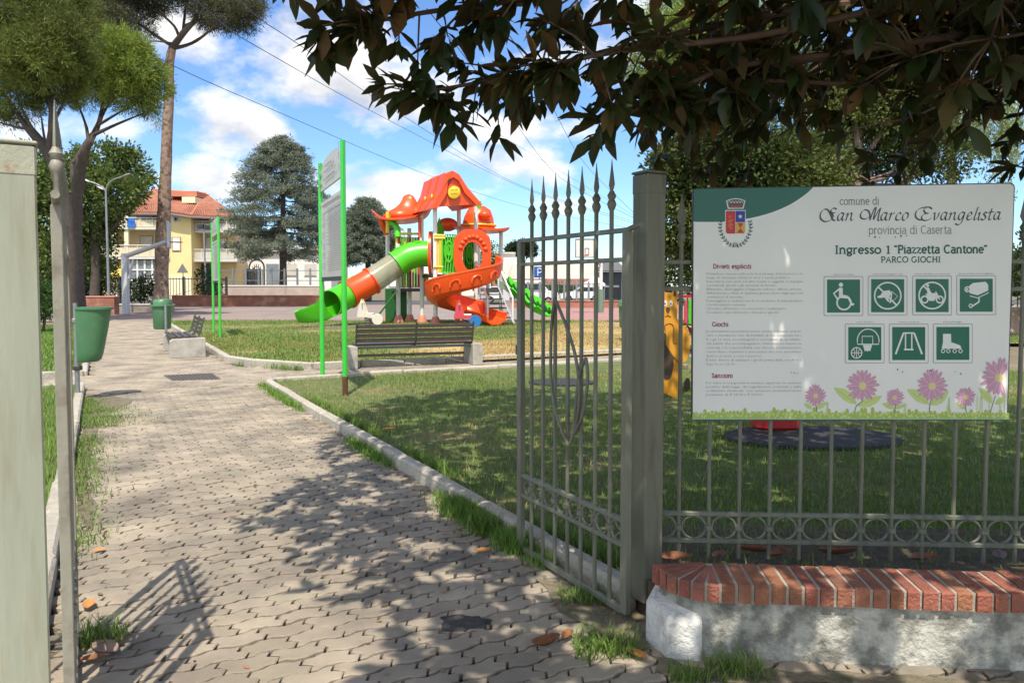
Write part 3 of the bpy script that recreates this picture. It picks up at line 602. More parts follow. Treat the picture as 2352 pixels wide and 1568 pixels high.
ITA = {
 'a': (.66, [sm2([(.50, .62), (.30, .68), (.10, .40), (.12, .08), (.30, .06), (.50, .50)]), sm2([(.54, .68), (.44, .18), (.50, .02), (.66, .14)])], []), 'n': (.72, [sm2([(.04, .5), (.18, .66), (.16, .4), (.08, 0)]), sm2([(.12, .3), (.34, .62), (.50, .60), (.46, .2), (.54, .02), (.70, .16)])], []),
 'r': (.50, [sm2([(.04, .5), (.18, .66), (.16, .4), (.08, 0)]), sm2([(.12, .3), (.30, .6), (.46, .62)])], []), 'c': (.52, [sm2([(.46, .54), (.36, .67), (.14, .45), (.10, .12), (.26, .01), (.46, .14)])], []),
 'o': (.62, [sm2([(.34, .67), (.12, .45), (.10, .1), (.26, .01), (.48, .24), (.50, .56), (.34, .67), (.26, .60)])], []), 'v': (.60, [sm2([(.04, .54), (.16, .66), (.18, .3), (.20, .02), (.42, .28), (.52, .66)])], []),
 'g': (.66, [sm2([(.50, .62), (.30, .68), (.10, .40), (.12, .08), (.30, .06), (.50, .50)]), sm2([(.54, .68), (.42, .0), (.26, -.34), (.02, -.40), (-.10, -.28)])], []), 'e': (.54, [sm2([(.12, .28), (.34, .38), (.44, .56), (.32, .68), (.14, .45), (.10, .12), (.26, .01), (.50, .16)])], []),
 'l': (.34, [sm2([(.34, 1.12), (.20, .5), (.12, .08), (.22, .0), (.36, .14)])], []), 'i': (.34, [sm2([(.04, .5), (.18, .67), (.14, .3), (.12, .06), (.20, .0), (.34, .14)]), [(.24, .86), (.27, .90)]], []),
 's': (.48, [sm2([(.40, .58), (.26, .68), (.16, .52), (.32, .28), (.28, .06), (.10, .0), (.0, .1)])], []), 't': (.42, [sm2([(.28, .98), (.16, .4), (.12, .08), (.22, .0), (.38, .14)]), [(.02, .64), (.46, .68)]], []),
 'S': (1.30, [sm2([(1.22, 1.0), (1.00, 1.10), (.78, .92), (.90, .62), (1.02, .34), (.80, .04), (.40, -.06), (.04, .22), (.02, .68), (.26, 1.00), (.56, .92), (.80, .52), (1.0, .12), (1.22, .02)], 8), sm2([(.86, .72), (1.0, .66), (1.16, .72)])], []),
 'M': (1.56, [sm2([(.72, .34), (.46, .14), (.10, .22), (.02, .58), (.24, .92), (.56, .86), (.74, .52), (.80, .04)], 8), sm2([(.80, .04), (.92, .6), (1.10, 1.14), (1.16, 1.0), (1.06, .3), (1.10, .08)], 8), sm2([(1.08, .1), (1.30, .66), (1.52, 1.08), (1.44, .5), (1.42, .08), (1.52, .0), (1.62, .12)], 8)], []),
 'E': (1.34, [sm2([(1.24, .96), (1.06, 1.12), (.78, 1.10), (.62, .86), (.80, .62), (1.02, .60)], 8), sm2([(.98, .60), (.66, .52), (.50, .26), (.64, .02), (.96, .0), (1.28, .20)], 8), sm2([(.62, .04), (.30, .06), (.02, .34), (.06, .80), (.36, 1.04), (.70, 1.12), (1.0, 1.14)], 8)], []), ' ': (.46, [], [])}
def write(mb, font, text, X0, X1, base, size, wt, lay=2, nib=None, slope=0.0, slant=0, thin=.6):
    tot = sum(font[c][0] for c in text); k = (X1 - X0) / tot; x = X0
    for c in text:
        w, st, sf = font[c]
        f = lambda p: (x + (p[0] + slant * p[1]) * k, base + slope * (x - X0) - p[1] * size)
        for i, s in enumerate(st): ribbon(mb, [f(p) for p in s], wt, lay + .12 * i, nib)
        for px, py, h in sf: ribbon(mb, [f((px - h, py)), f((px + h, py))], wt * thin, lay + .5)
        x += w * k
    return mb
write(MB(), ROM, 'comune di', 942, 1182, 190, 47, 5.2, slope=-.006).build('town_line', M_soft, SB, True)
write(MB(), ITA, 'San Marco Evangelista', 822, 1915, 287, 70, 8.5, nib=R(38), slope=-.006, slant=.10).build('town_name', M_ink, SB, True)
write(MB(), ROM, 'provincia di Caserta', 1115, 1618, 366, 50, 5.0, slope=-.006).build('province_line', M_soft, SB, True)
write(MB(), ROM, 'Ingresso 1', 912, 1250, 484, 49, 9.6, slope=-.004, thin=.62).build('entrance_line', M_head, SB, True)
write(MB(), ROM, '"Piazzetta Cantone”', 1270, 1832, 482, 49, 9.6, slope=-.004, thin=.62).build('square_name', M_head, SB, True)
write(MB(), ROM, 'PARCO GIOCHI', 1190, 1552, 537, 35, 6.2, slope=-.004, thin=.6).build('park_line', M_head, SB, True)
for t, x0, x1, y in (('Divieti espliciti', 178, 411, 573), ('Giochi', 173, 272, 922), ('Sanzioni', 170, 298, 1231)): write(MB(), ROM, t, x0, x1, y, 26, 5.4, lay=2, thin=.7).build('red_heading', M_crim, SB, True)
def font_lines(rows, name, m):
    mb = MB()
    for text, X0, X1, Y, size in rows:
        cu = bpy.data.curves.new('t', 'FONT'); cu.body = text; cu.size = 1; cu.resolution_u = 1; ob = link(bpy.data.objects.new('t', cu)); bpy.context.view_layer.update()
        ev = ob.evaluated_get(bpy.context.evaluated_depsgraph_get()); me = ev.to_mesh(); vs = [v.co.copy() for v in me.vertices]; fs = [tuple(p.vertices) for p in me.polygons]; ev.to_mesh_clear(); bpy.data.objects.remove(ob); bpy.data.curves.remove(cu)
        if not vs: continue
        wmax = max(v.x for v in vs); k = (X1 - X0) / wmax if X1 else size
        mb.add([SP(X0 + v.x * k, Y - v.y * size, 2) for v in vs], fs)
    return mb.build(name, m, SB, True)
T1 = ['Disturbare intenzionalmente la sicurezza, il benessere e lo', 'svago di chiunque utilizzi le aree a verde pubblico;', 'Introdursi con armi ed altri mezzi o oggetti; ai margini', 'e ponticelli, giochi e gli elementi di arredo;', 'Eliminare, danneggiare il tappeto erboso, alberi, arbusti;', 'Abbandonare rifiuti di qualsiasi genere fuori dagli appositi', 'contenitori di raccolta;', 'Danneggiare in qualsiasi modo le strutture, le infrastrutture', 'e le attrezzature esistenti;', "Circolare all'interno con motocicli e cavalcature;", "Condurre cani all'interno del parco giochi."]
E1 = [720, 646, 720, 560, 714, 720, 358, 720, 376, 620, 578]
T2 = ['Le attrezzature presenti possono essere utilizzate, avendo', 'cura e attenzione solo da bambini di età compresa tra i', '4 e gli 11 anni, accompagnati e sorvegliati da un adulto.', 'Gli adulti che accompagnano i bambini ne hanno la', 'custodia e la responsabilità: essi devono costantemente', 'controllare i bambini e assicurarsi che non arrechino', 'danni a sé stessi, a cose o persone.', 'È fatto divieto di utilizzare i giochi prima delle ore 8:00 e', 'dopo le ore 22:00.']
E2 = [712, 710, 712, 712, 710, 710, 474, 712, 312]
T3 = ['Per tutte le trasgressioni saranno applicate le sanzioni', 'previste dalla legge, dai regolamenti comunali e dalle', 'ordinanze sindacali, con sanzioni amministrative', 'pecuniarie da € 25,00 a € 500,00']
rows = [(t, 138, e, 611 + 23.3 * i, 19) for i, (t, e) in enumerate(zip(T1, E1))] + [(t, 136, e, 957 + 24.8 * i, 19) for i, (t, e) in enumerate(zip(T2, E2))] + [(t, 134, e, 1268 + 23.6 * i, 19) for i, (t, e) in enumerate(zip(T3, (710, 712, 710, 478)))]
font_lines(rows, 'rules_text', M_tiny)
PB = [(848, 622), (1114, 620), (1382, 619), (1648, 617), (976, 908), (1241, 908), (1507, 907)]; PS = 235
caps = ['ingresso con rampa', 'vietato far passeggiare i cani', 'vietato circolare con motocicli', 'area videosorvegliata', 'campo da basket', 'attenzione ai giochi', 'pista pattinaggio']
font_lines([(t, x + (PS - w) / 2, x + (PS + w) / 2, y - 9, 13) for t, (x, y), w in zip(caps, PB, (122, 182, 210, 215, 105, 122, 116))], 'picto_captions', M_soft)
M_pline = flat('picto_outline', (.33, .30, .29), .4); M_pw = flat('picto_white', (.74, .74, .71), .35)
names = ['wheelchair', 'no_dogs', 'no_motorcycles', 'camera', 'basketball', 'swing', 'skate']
def picto(i):
    x0, y0 = PB[i]; f = lambda p: (x0 + 18 + p[0] * (PS - 36), y0 + 18 + p[1] * (PS - 36)); k = PS - 36
    pl = shape(MB(), rr(x0 - 2, y0 - 2, x0 + PS + 2, y0 + PS + 2, 8), 1).build('pictogram', M_pline, SB, True)
    shape(MB(), rr(x0 + 2, y0 + 2, x0 + PS - 2, y0 + PS - 2, 7), 2).build('white_border', M_pw, pl, True)
    shape(MB(), rr(x0 + 18, y0 + 18, x0 + PS - 18, y0 + PS - 18, 3), 3).build('green_field', M_picto, pl, True)
    mb = MB(); S = lambda pts, lay=4: shape(mb, [f(p) for p in pts], lay); Rb = lambda pts, w, lay=4.3, cl=False: ribbon(mb, [f(p) for p in pts], w * k, lay, closed=cl); O = lambda cx, cy, r, w, lay=4.3, a0=0, a1=360: Rb(oval(cx, cy, r, r, a0, a1), w, lay)
    D = lambda cx, cy, r, lay=4: S(oval(cx, cy, r, r, n=16)[:-1], lay)
    if i == 0:
        D(.42, .16, .065); S([(.36, .25), (.47, .25), (.48, .52), (.36, .52)]); Rb([(.38, .28), (.20, .42), (.31, .58)], .05); Rb([(.36, .53), (.64, .55), (.76, .77), (.80, .76)], .06, 4.6)
        O(.51, .70, .21, .05, 4.9); Rb([(.70, .74), (.82, .74)], .045, 5)
    elif i == 1:
        O(.5, .5, .40, .045); S([(.18, .52), (.28, .48), (.36, .36), (.56, .33), (.60, .42), (.52, .58), (.55, .70), (.48, .66), (.40, .55), (.28, .57), (.20, .57)], 4.6); S([(.60, .36), (.64, .42), (.60, .72), (.55, .72)], 4.8); Rb([(.62, .36), (.80, .52), (.66, .66)], .018, 5); Rb([(.22, .24), (.78, .80)], .05, 5.3)
    elif i == 2:
        O(.5, .5, .40, .045); O(.27, .62, .10, .045, 4.6); O(.73, .62, .10, .045, 4.6); S([(.30, .52), (.42, .44), (.58, .42), (.66, .50), (.56, .66), (.42, .66)], 4.8); Rb([(.60, .38), (.73, .62)], .04, 5); Rb([(.30, .46), (.46, .48)], .05, 5.1); S([(.32, .26), (.40, .26), (.48, .46), (.36, .46)], 5.2); D(.36, .20, .045, 5.2); Rb([(.22, .20), (.60, .56)], .045, 5.5)
    elif i == 3:
        S([(.28, .22), (.40, .13), (.78, .09), (.86, .18), (.86, .36), (.54, .50), (.30, .44)]); Rb([(.30, .52), (.54, .58), (.88, .42)], .025, 4.6); O(.23, .32, .075, .035, 4.8); D(.22, .32, .035, 5); Rb([(.58, .58), (.58, .70), (.36, .84)], .045, 5); O(.33, .82, .05, .03, 5.2)
    elif i == 4:
        Rb(oval(.60, .42, .33, .36, 180, 360), .03); Rb([(.27, .42), (.28, .52), (.92, .52), (.93, .42)], .03); Rb([(.42, .50), (.42, .28), (.74, .28), (.74, .50)], .025, 4.6); S([(.44, .54), (.72, .54), (.66, .74), (.62, .70), (.58, .75), (.54, .70), (.50, .74)], 4.8)
        O(.25, .78, .16, .03, 5); Rb([(.10, .78), (.40, .78)], .022, 5.2); Rb([(.25, .63), (.25, .93)], .022, 5.3); Rb(oval(.08, .78, .12, .14, -50, 50, 8), .02, 5.4); Rb(oval(.42, .78, .12, .14, 130, 230, 8), .02, 5.5)
    elif i == 5:
        Rb([(.34, .18), (.66, .18)], .045); Rb([(.34, .18), (.10, .82)], .055, 4.6); Rb([(.66, .18), (.90, .82)], .055, 4.7); Rb([(.40, .18), (.40, .68)], .04, 4.9); Rb([(.59, .18), (.59, .68)], .04, 5); Rb([(.35, .68), (.64, .68)], .045, 5.2)
    else:
        S([(.20, .21), (.44, .21), (.45, .46), (.72, .56), (.76, .66), (.16, .66), (.20, .46)])
        for x in (.20, .36, .55, .73): O(x, .73, .052, .022, 4.7)
    mb.build('symbol', M_pw, pl, True)
for i in range(7): picto(i)
# flowers and grass printed along the bottom
M_pk = flat('petal_pink', (.56, .29, .39), .4); M_pk2 = flat('petal_light', (.70, .50, .56), .4); M_ce = flat('flower_centre', (.70, .58, .25), .4); M_lf = flat('print_leaf', (.36, .47, .08), .4); M_lf2 = flat('print_leaf_light', (.52, .62, .22), .4); M_st = flat('print_stem', (.13, .20, .07), .4); M_cy = flat('print_cyan', (.25, .50, .42), .4)
def flower(cx, cy, r, seed, clip=1952, leaves=()):
    q = random.Random(seed); fl = MB(); hi = MB()
    n = 20
    for k in range(n):
        a = 2 * math.pi * k / n + q.uniform(-.06, .06); L_ = r * q.uniform(.86, 1.06); w = r * .115; c, s = math.cos(a), math.sin(a)
        pts = [(min(cx + c * t * L_ - s * v * w, clip), cy + s * t * L_ * 1.02 + c * v * w) for t, v in ((.12, -.4), (.6, -1), (.88, -.7), (1, 0), (.88, .7), (.6, 1), (.12, .4))]
        if pts[3][0] < clip - 3 or pts[1][0] < clip - 12: shape(fl, pts, 3 + .12 * (k % 8)); 
        if k % 2 == 0 and cx + c * L_ < clip: ribbon(hi, [(cx + c * .2 * L_, cy + s * .2 * L_), (cx + c * .85 * L_, cy + s * .85 * L_)], r * .035, 4.2)
    f = fl.build('flower', M_pk, SB, True); hi.build('petal_lines', M_pk2, f, True)
    disc(MB(), cx, cy + r * .02, r * .22, r * .22, 4.6, 14).build('flower_centre', M_ce, f, True)
LEAVES2 = MB(); VEINS = MB()
def pleaf(x0, y0, x1, y1, w, lay=2):
    dx, dy = x1 - x0, y1 - y0; l = math.hypot(dx, dy); nx, ny = -dy / l, dx / l
    pts = [(x0 + dx * t + nx * w * v, y0 + dy * t + ny * w * v) for t, v in ((0, 0), (.18, .7), (.45, 1), (.75, .7), (1, 0), (.75, -.45), (.45, -.7), (.18, -.5))]
    shape(LEAVES2, pts, lay); ribbon(VEINS, [(x0, y0), (x0 + dx * .8, y0 + dy * .8)], 2.5, lay + .4)
for a in ((1045, 1390, 905, 1290, 38), (1050, 1400, 1200, 1340, 34), (775, 1420, 725, 1385, 18), (800, 1418, 870, 1375, 18), (1270, 1418, 1195, 1385, 20), (1275, 1418, 1345, 1390, 14), (1480, 1390, 1345, 1300, 38), (1490, 1395, 1600, 1310, 34), (1700, 1420, 1640, 1385, 16), (1860, 1385, 1780, 1290, 30), (1880, 1390, 1945, 1340, 22)): pleaf(*a)
LEAVES2.build('printed_leaves', M_lf2, SB, True); VEINS.build('leaf_veins', M_lf, SB, True)
g = MB()
for a in ([(1085, 1370), (1045, 1400), (1032, 1440)], [(1530, 1330), (1492, 1370), (1482, 1440)], [(800, 1395), (806, 1440)], [(1280, 1395), (1272, 1440)], [(1700, 1400), (1705, 1440)], [(1880, 1340), (1850, 1440)]): ribbon(g, sm2(a), 5, 2.8)
g.build('printed_stems', M_st, SB, True)
for i, a in enumerate(((798, 1338, 66), (1080, 1278, 103), (1275, 1350, 57), (1500, 1280, 100), (1703, 1347, 63), (1903, 1230, 118))): flower(*a, seed=i)
gr = MB(); g2 = MB(); q = random.Random(5); top = []
x = 54
while x < 1950:
    h = q.uniform(1408, 1436) if q.random() < .35 else q.uniform(1428, 1444); top += [(x, h + 10), (x + 4, h), (x + 15, h), (x + 19, h + 10)]; x += 22
gpts = [(52, 1482)] + top + [(1953, 1482)]
for i in range(1, len(top)): shape(gr, [(top[i - 1][0], 1482), top[i - 1], top[i], (top[i][0], 1482)], 2.4)
gr.build('printed_grass', M_lf, SB, True)
for _ in range(230):
    x = q.uniform(58, 1945); y = q.uniform(1436, 1470); shape(g2, [(x, y), (x + 9, y - 5), (x + 14, y + 4), (x + 5, y + 10)], 3 + q.random() * .6)
g2.build('grass_highlights', M_lf2, SB, True); g2 = MB()
for x in (1590, 1598, 1608, 1770, 1785, 1800, 1840, 1910, 1935, 860, 868, 1330, 1338): ribbon(g2, [(x, 1440), (x + q.uniform(-6, 14), 1440 - q.uniform(40, 110))], 5, 3.2)
g2.build('printed_blades', M_lf2, SB, True)
g = MB()
for k in range(60): x = 54 + k * 31.6; shape(g, [(x, 1483), (x + 8, 1474), (x + 16, 1478), (x + 24, 1472), (x + 31, 1483)], 3.7)
g.build('printed_edge', M_cy, SB, True)
g = MB()
for x, y, r in ((1155, 384, 6), (1182, 386, 3), (1278, 384, 4), (1312, 378, 6), (1345, 376, 4), (650, 1200, 3), (668, 1202, 4), (686, 1204, 3), (1292, 1182, 5), (1322, 1196, 4), (1490, 1188, 6), (1640, 1196, 3), (1672, 1208, 5), (1505, 1215, 5)): disc(g, x, y, r, r, 3, 8)
g.build('dirt_specks', M_ink, SB, True)
# ================================================================== PARK FURNITURE
M_conc = mat('bench_concrete', (.40, .375, .33), .92, .18, 7, .5, 60, col2=(.24, .22, .18), c2scale=4, c2lo=.5, c2hi=.75)
M_slat = mat('dark_slats', (.055, .042, .034), .35, .3, 5, .1, 40, spec=.6)
M_steel = mat('bench_steel', (.10, .105, .115), .35, .15, 6, metal=.6)
def bench(label, loc, rz, width=2.25, weathered=None):
    t = thing('park_bench', label, 'bench', loc, rz, 'benches beside the paths'); sm_ = weathered or M_slat
    for s in (-1, 1):
        mb = MB(); x = s * (width / 2 + .07)
        mb.prism([(-.34, 0), (.36, 0), (.36, .36), (.30, .40), (-.34, .42)], (x - .10, 0, 0), (0, 1, 0), (0, 0, 1), .20)
        mb.build('side_block', M_conc, t, bevel=.012)
    for k in range(4): MB().cbox((0, -.12 + .13 * k, .435), (width - .02, .10, .035), .008).build('seat_slat', sm_, t)
    for k in range(4):
        a = R(16); z = .52 + .088 * k; MB().cbox((0, -.235 - (z - .48) * math.tan(a), z), (width - .06, .03, .068), .008).build('back_slat', sm_, t)
    for s in (-1, 0, 1):
        x = s * (width / 2 - .015)
        MB().tube([(x, .26, .40), (x, -.18, .40), (x, -.25, .50), (x, -.345, .85)], .017 if s else .02, 8).build('frame', M_steel, t, smooth=True)
    MB().cbox((0, -.20, .385), (width - .04, .05, .05), .006).build('rear_rail', M_steel, t)
    MB().cbox((0, .22, .20), (width - .1, .03, .05), .006).build('stretcher', M_slat, t)
    return t
c = (G(800, 845) + G(1088, 838)) / 2
bench('long black slatted bench with its back to the gate, before the playground tower', (c.x, c.y + .15, 0), R(19))
M_grey_slat = mat('weathered_slats', (.16, .14, .12), .8, .3, 12, .3, 40)
c = (G(470, 826) + G(372, 806)) / 2
p = UV(1.60, 18.55); bench('concrete ended bench with grey slats seen from its end, left beside the path', (p.x, p.y, 0), R(28.3 + 90 - 180 + 180), 1.85, M_slat)
# --- litter bins
M_bin = mat('bin_green', (.065, .175, .08), .42, .1, 5, col2=(.09, .19, .11), c2scale=3); M_galv = mat('galvanised', (.30, .31, .32), .45, .12, 9, metal=.7)
def bin_open(label, loc, s=1.0, rz=0):
    t = thing('litter_bin', label, 'bin', loc, rz, 'green litter bins')
    def ring(z, w, d, y0, k=.06):
        w *= .85; d *= .84                     # D-shaped section: flat back against the pole
        return [(w * math.cos(a) * s * (1 if abs(math.cos(a)) < .9 else .97), (-.10 + d * (.72 + max(math.sin(a), -.72))) * s, z * s) for a in np.linspace(0, 2 * math.pi, 24, endpoint=False)]
    MB().loft([ring(z, w, d, .06) for z, w, d in ((.50, .12, .12), (.505, .155, .155), (.53, .175, .18), (.62, .19, .20), (.95, .225, .245), (1.20, .24, .275))]).build('body', M_bin, t, smooth=True)
    MB().loft([ring(z, w, d, .06) for z, w, d in ((1.19, .243, .278), (1.195, .258, .295), (1.222, .258, .295), (1.226, .245, .28))]).build('rim', M_bin, t, smooth=True)
    MB().tube([(0, -.135 * s, -.03), (0, -.135 * s, 1.28 * s)], .03 * s, 12).build('pole', M_galv, t, smooth=True)
    for z in (.42, 1.05): MB().cbox((0, -.125 * s, z * s), (.10 * s, .09 * s, .06 * s), .008).build('clamp', M_dark if z < .6 else M_galv, t)
    MB().cbox((0, -.11 * s, 1.02 * s), (.14 * s, .03 * s, .36 * s), .006).build('bracket', M_galv, t)
    MB().tube([(.0, -.10 * s, 1.22 * s), (0.02 * s, -.13 * s, 1.36 * s)], .012 * s, 6).build('key_lever', M_dark, t)
    return t
def bin_hood(label, loc, s=1.0, rz=0):
    t = thing('litter_bin', label, 'bin', loc, rz, 'green litter bins')
    MB().lathe([(.02, .42), (.19, .42), (.215, .45), (.235, .95), (.24, 1.02)], n=24).build('body', M_bin, t, smooth=True)
    rings = []
    for z, r, dy in ((1.0, .25, 0), (1.02, .285, 0), (1.05, .285, 0), (1.06, .25, 0), (1.15, .245, .01), (1.20, .21, .03), (1.22, .12, .05)): rings.append([(r * math.cos(a), dy + r * math.sin(a), z) for a in np.linspace(0, 2 * math.pi, 24, endpoint=False)])
    MB().loft(rings).build('lid', M_bin, t, smooth=True)
    mo = MB(); mo.prism([(-.11, 0), (.11, 0), (.10, .07), (.05, .10), (-.05, .10), (-.10, .07)], (0, -.235, 1.075), (1, 0, 0), (0, 0, 1), .03); mo.build('mouth', M_dark, t)
    MB().tube([(.26, .06, -.03), (.26, .06, 1.1)], .035, 10).build('pole', M_galv, t, smooth=True)
    for ch in t.children: ch.scale = (s, s, s)
    return t
p = G(182, 916); bin_open('open green litter bin on a grey pole left of the path', (p.x + .15, p.y - .03, 0), 1.02, R(-78))
p = W(374, 800, 19.6); bin_hood('hooded green litter bin behind the concrete bench', (p.x, p.y, 0), .98, R(-60))
p = W(1440, 760, 20.5); bin_hood('green litter bin on the dry lawn, half hidden by the shaded gate post', (p.x, p.y, 0), .95)
# --- drain grate, tar patch
gt = thing('drain_grate', 'dark rectangular drain grate set in the paving', 'grate', UV(.95, 12.75))
a = [G(375, 862), G(487, 857), G(508, 871), G(395, 874)]; o = gt.location
MB().loft([[Vector((p.x, p.y, -.02)) for p in a], [Vector((p.x, p.y, .006)) for p in a]]).build('frame', mat('grate_iron', (.10, .085, .075), .7, .3, 20), gt, True)
sl = MB()
for k in range(1, 12):
    q0, q1 = a[0].lerp(a[1], k / 12), a[3].lerp(a[2], k / 12); sl.box(((q0.x + q1.x) / 2, (q0.y + q1.y) / 2, .007), (.012, (q1 - q0).length * .9, .006), math.atan2((q1 - q0).y, (q1 - q0).x) - R(90))
sl.build('slots', mat('grate_slots', (.03, .028, .026), .8, .2, 20), gt, True)
M_tar = mat('tar', (.06, .057, .055), .95, .5, 30, 1, 60)
for (cx, cy, r, lab) in ((1064, 1430, .115, 'dark crumbly tar patch on the shaded paving near the right gate'), (712, 1312, .035, 'small black burnt lump on the paving beside the dappled shade')):
    mb = MB(); c = G(cx, cy); n = 22; rr_ = [r * (1 + .18 * math.sin(k * .9 + 1) + .12 * math.sin(k * 2.3)) * random.uniform(.93, 1.07) for k in range(n)]
    mb.loft([[c + Vector((math.cos(6.283 * k / n) * rr_[k] * s, math.sin(6.283 * k / n) * rr_[k] * s * .75, z + random.uniform(-.002, .003))) for k in range(n)] for s, z in ((1, -.004), (.9, .006), (.6, .011), (.25, .009))])
    tag(mb.build('tar_patch', M_tar, None, smooth=True), lab, 'patch')
# --- green framed notice boards
M_sgreen = mat('sign_post_green', (.035, .50, .045), .3, .06, 4, spec=.6, coat=.3); M_panel = mat('notice_panel', (.56, .55, .51), .4, .06, 2); M_nsoft = flat('notice_print', (.27, .27, .27), .6); M_brownr = mat('post_rust', (.10, .04, .02), .9, .4, 20)
def info_sign(label, pa, pb, H=3.42, rust=False):         # pa, pb: feet of the two posts
    pa, pb = Vector(pa), Vector(pb); t = thing('notice_board', label, 'notice board', pa, 0, 'green framed notice boards')
    d = (pb - pa); Wd = d.length; e = d / Wd; n = Vector((e.y, -e.x, 0)); ang = math.atan2(e.y, e.x)
    if n.y > 0: n = -n
    at = lambda s, z, k=0: pa + e * s + n * k + Vector((0, 0, z))
    for s in (0, Wd): MB().tube([at(s, -.02 + (.26 if rust and s == 0 else 0)), at(s, H)], .036, 12).build('post', M_sgreen, t, True, True)
    if rust: MB().tube([at(0, -.02), at(0, .262)], .037, 12).build('post_foot', M_brownr, t, True, True)
    m0, m1 = .05, Wd - .05
    MB().prism([(m0, 1.62), (m1, 1.62), (m1, 2.80), (m0, 2.80)], at(0, 0, 0), e, (0, 0, 1), .02).build('panel', M_panel, t, True)
    hd = [(m0, 2.98), (m1, 2.98), (m1, 3.25)] + [(m0 + (m1 - m0) * (.5 + .5 * math.cos(q)), 3.25 + .20 * math.sin(q)) for q in np.linspace(.25, math.pi - .25, 12)] + [(m0, 3.25)]
    hb = MB().prism(hd, at(0, 0, 0), e, (0, 0, 1), .03).build('header_panel', M_panel, t, True)
    q = random.Random(3); pr = MB(); sgn = -1 if e.cross(Vector((0, 0, 1))).dot(n) < 0 else 1
    def bar(x0, x1, z, h, m): m.poly([at(x0, z, k_), at(x1, z, k_), at(x1, z + h, k_), at(x0, z + h, k_)])
    k_ = .034
    he = MB()
    for z, x0, x1 in ((3.27, .35, .62), (3.19, .28, .68), (3.08, .22, .72)):
        x = m0 + x0 * (m1 - m0)
        while x < m0 + x1 * (m1 - m0): w = q.uniform(.08, .2); bar(x, x + w, z, .028, he); x += w + .03
    for z in (3.05, 3.20, 3.34): bar(m0 + .05, m0 + .09, z, .10, he); bar(m1 - .16, m1 - .05, z - .02, .07, he)
    he.build('header_print', M_nsoft, hb, True)
    k_ = .024
    z = 2.70; bar(m0 + .12, m1 - .25, z, .035, pr); z -= .07
    while z > 1.70:
        x = m0 + .08; end = m0 + (m1 - m0) * q.uniform(.5, .68)
        while x < end: w = q.uniform(.05, .18); bar(x, min(x + w, end), z, .010, pr); x += w + .018
        z -= .027
    for z in (1.82, 1.98, 2.12, 2.30, 2.46, 2.58):
        for kk in range(3): bar(m0 + (m1 - m0) * .76, m0 + (m1 - m0) * q.uniform(.84, .94), z - .035 * kk, .010, pr)
    pr.build('panel_print', M_nsoft, t, True)
    for s, sg in ((0, 1), (Wd, -1)):
        for z in (1.66, 2.2, 2.75, 3.0, 3.2): MB().box(at(s + sg * .045, z, 0), (.05, .014, .03), ang).build('clip', M_galv, t, True)
    MB().prism([(m0, 1.56), (m1, 1.56), (m1, 1.625), (m0, 1.625)], at(0, 0, .002), e, (0, 0, 1), .016).build('lower_bar', M_dark, t, True)
    return t
pa, pb = G(793, 908, ZL), G(741, 868, ZL)
info_sign('near tall notice board between bright green posts, one post foot rusty', pa, pb, 3.44, True)
info_sign('far notice board between bright green posts, right of the concrete bench', G(506, 776, ZL), G(491, 765, ZL), 3.42)
# ================================================================== PLAY TOWER
M_or = mat('orange_plastic', (.74, .080, .010), .34, .08, 3, .06, 30, spec=.5); M_gn = mat('green_plastic', (.075, .50, .015), .34, .08, 3, .06, 30); M_wh = mat('white_post', (.74, .73, .70), .4, .06, 3); M_ye = mat('yellow_plastic', (.70, .50, .03), .4, .06, 3)
M_dg = mat('dark_green_plastic', (.012, .10, .02), .5, .1, 3); M_rd = mat('red_plastic', (.45, .02, .02), .4, .1, 3); M_deck = mat('deck_grey', (.07, .065, .06), .7, .2, 8); M_mesh = mat('rail_mesh', (.45, .47, .50), .5, .1, 4); M_foot = mat('foot_cover', (.60, .22, .14), .6, .1, 5)
M_clear = bpy.data.materials.new('clear_tube'); M_clear.use_nodes = True
_b = M_clear.node_tree.nodes['Principled BSDF']; _b.inputs['Base Color'].default_value = (.40, .39, .26, 1); _b.inputs['Roughness'].default_value = .2; _b.inputs['Alpha'].default_value = .55; _b.inputs['Coat Weight'].default_value = .3
PT = thing('play_tower', 'big orange and green play tower with tube slide and spiral slide', 'play tower', G(1000, 748))
def pp(px, py, y): return W(px, py, y)
def part(mb, name, m, par=PT, smooth=True, **k): return mb.build(name, m, par, True, smooth, **k)
def post(px, ytop, d, gz=None, r=.085, w=M_wh, foot=True):
    top = pp(px, ytop, d); b = Vector((top.x, top.y, -.05)); po = part(MB().tube([b, top], r, 14), 'post', w)
    if foot: part(MB().lathe([(.23, -.02), (.22, .06), (.13, .30), (.11, .34)], (b.x, b.y, 0), 14), 'post_foot', M_foot)
    return top
dFL, dFR, dBL, dBR = 29.0, 29.4, 30.4, 30.8
for px, yt, d in ((999, 472, dFL), (1093, 474, 29.95), (968, 476, dBL), (1054, 478, dBR), (890, 534, 31.6), (914, 560, 30.2), (940, 524, 31.0), (1151, 534, 31.5), (1120, 534, 33.0), (1098, 534, 31.2), (925, 530, 32.6)):
    post(px, yt, d)
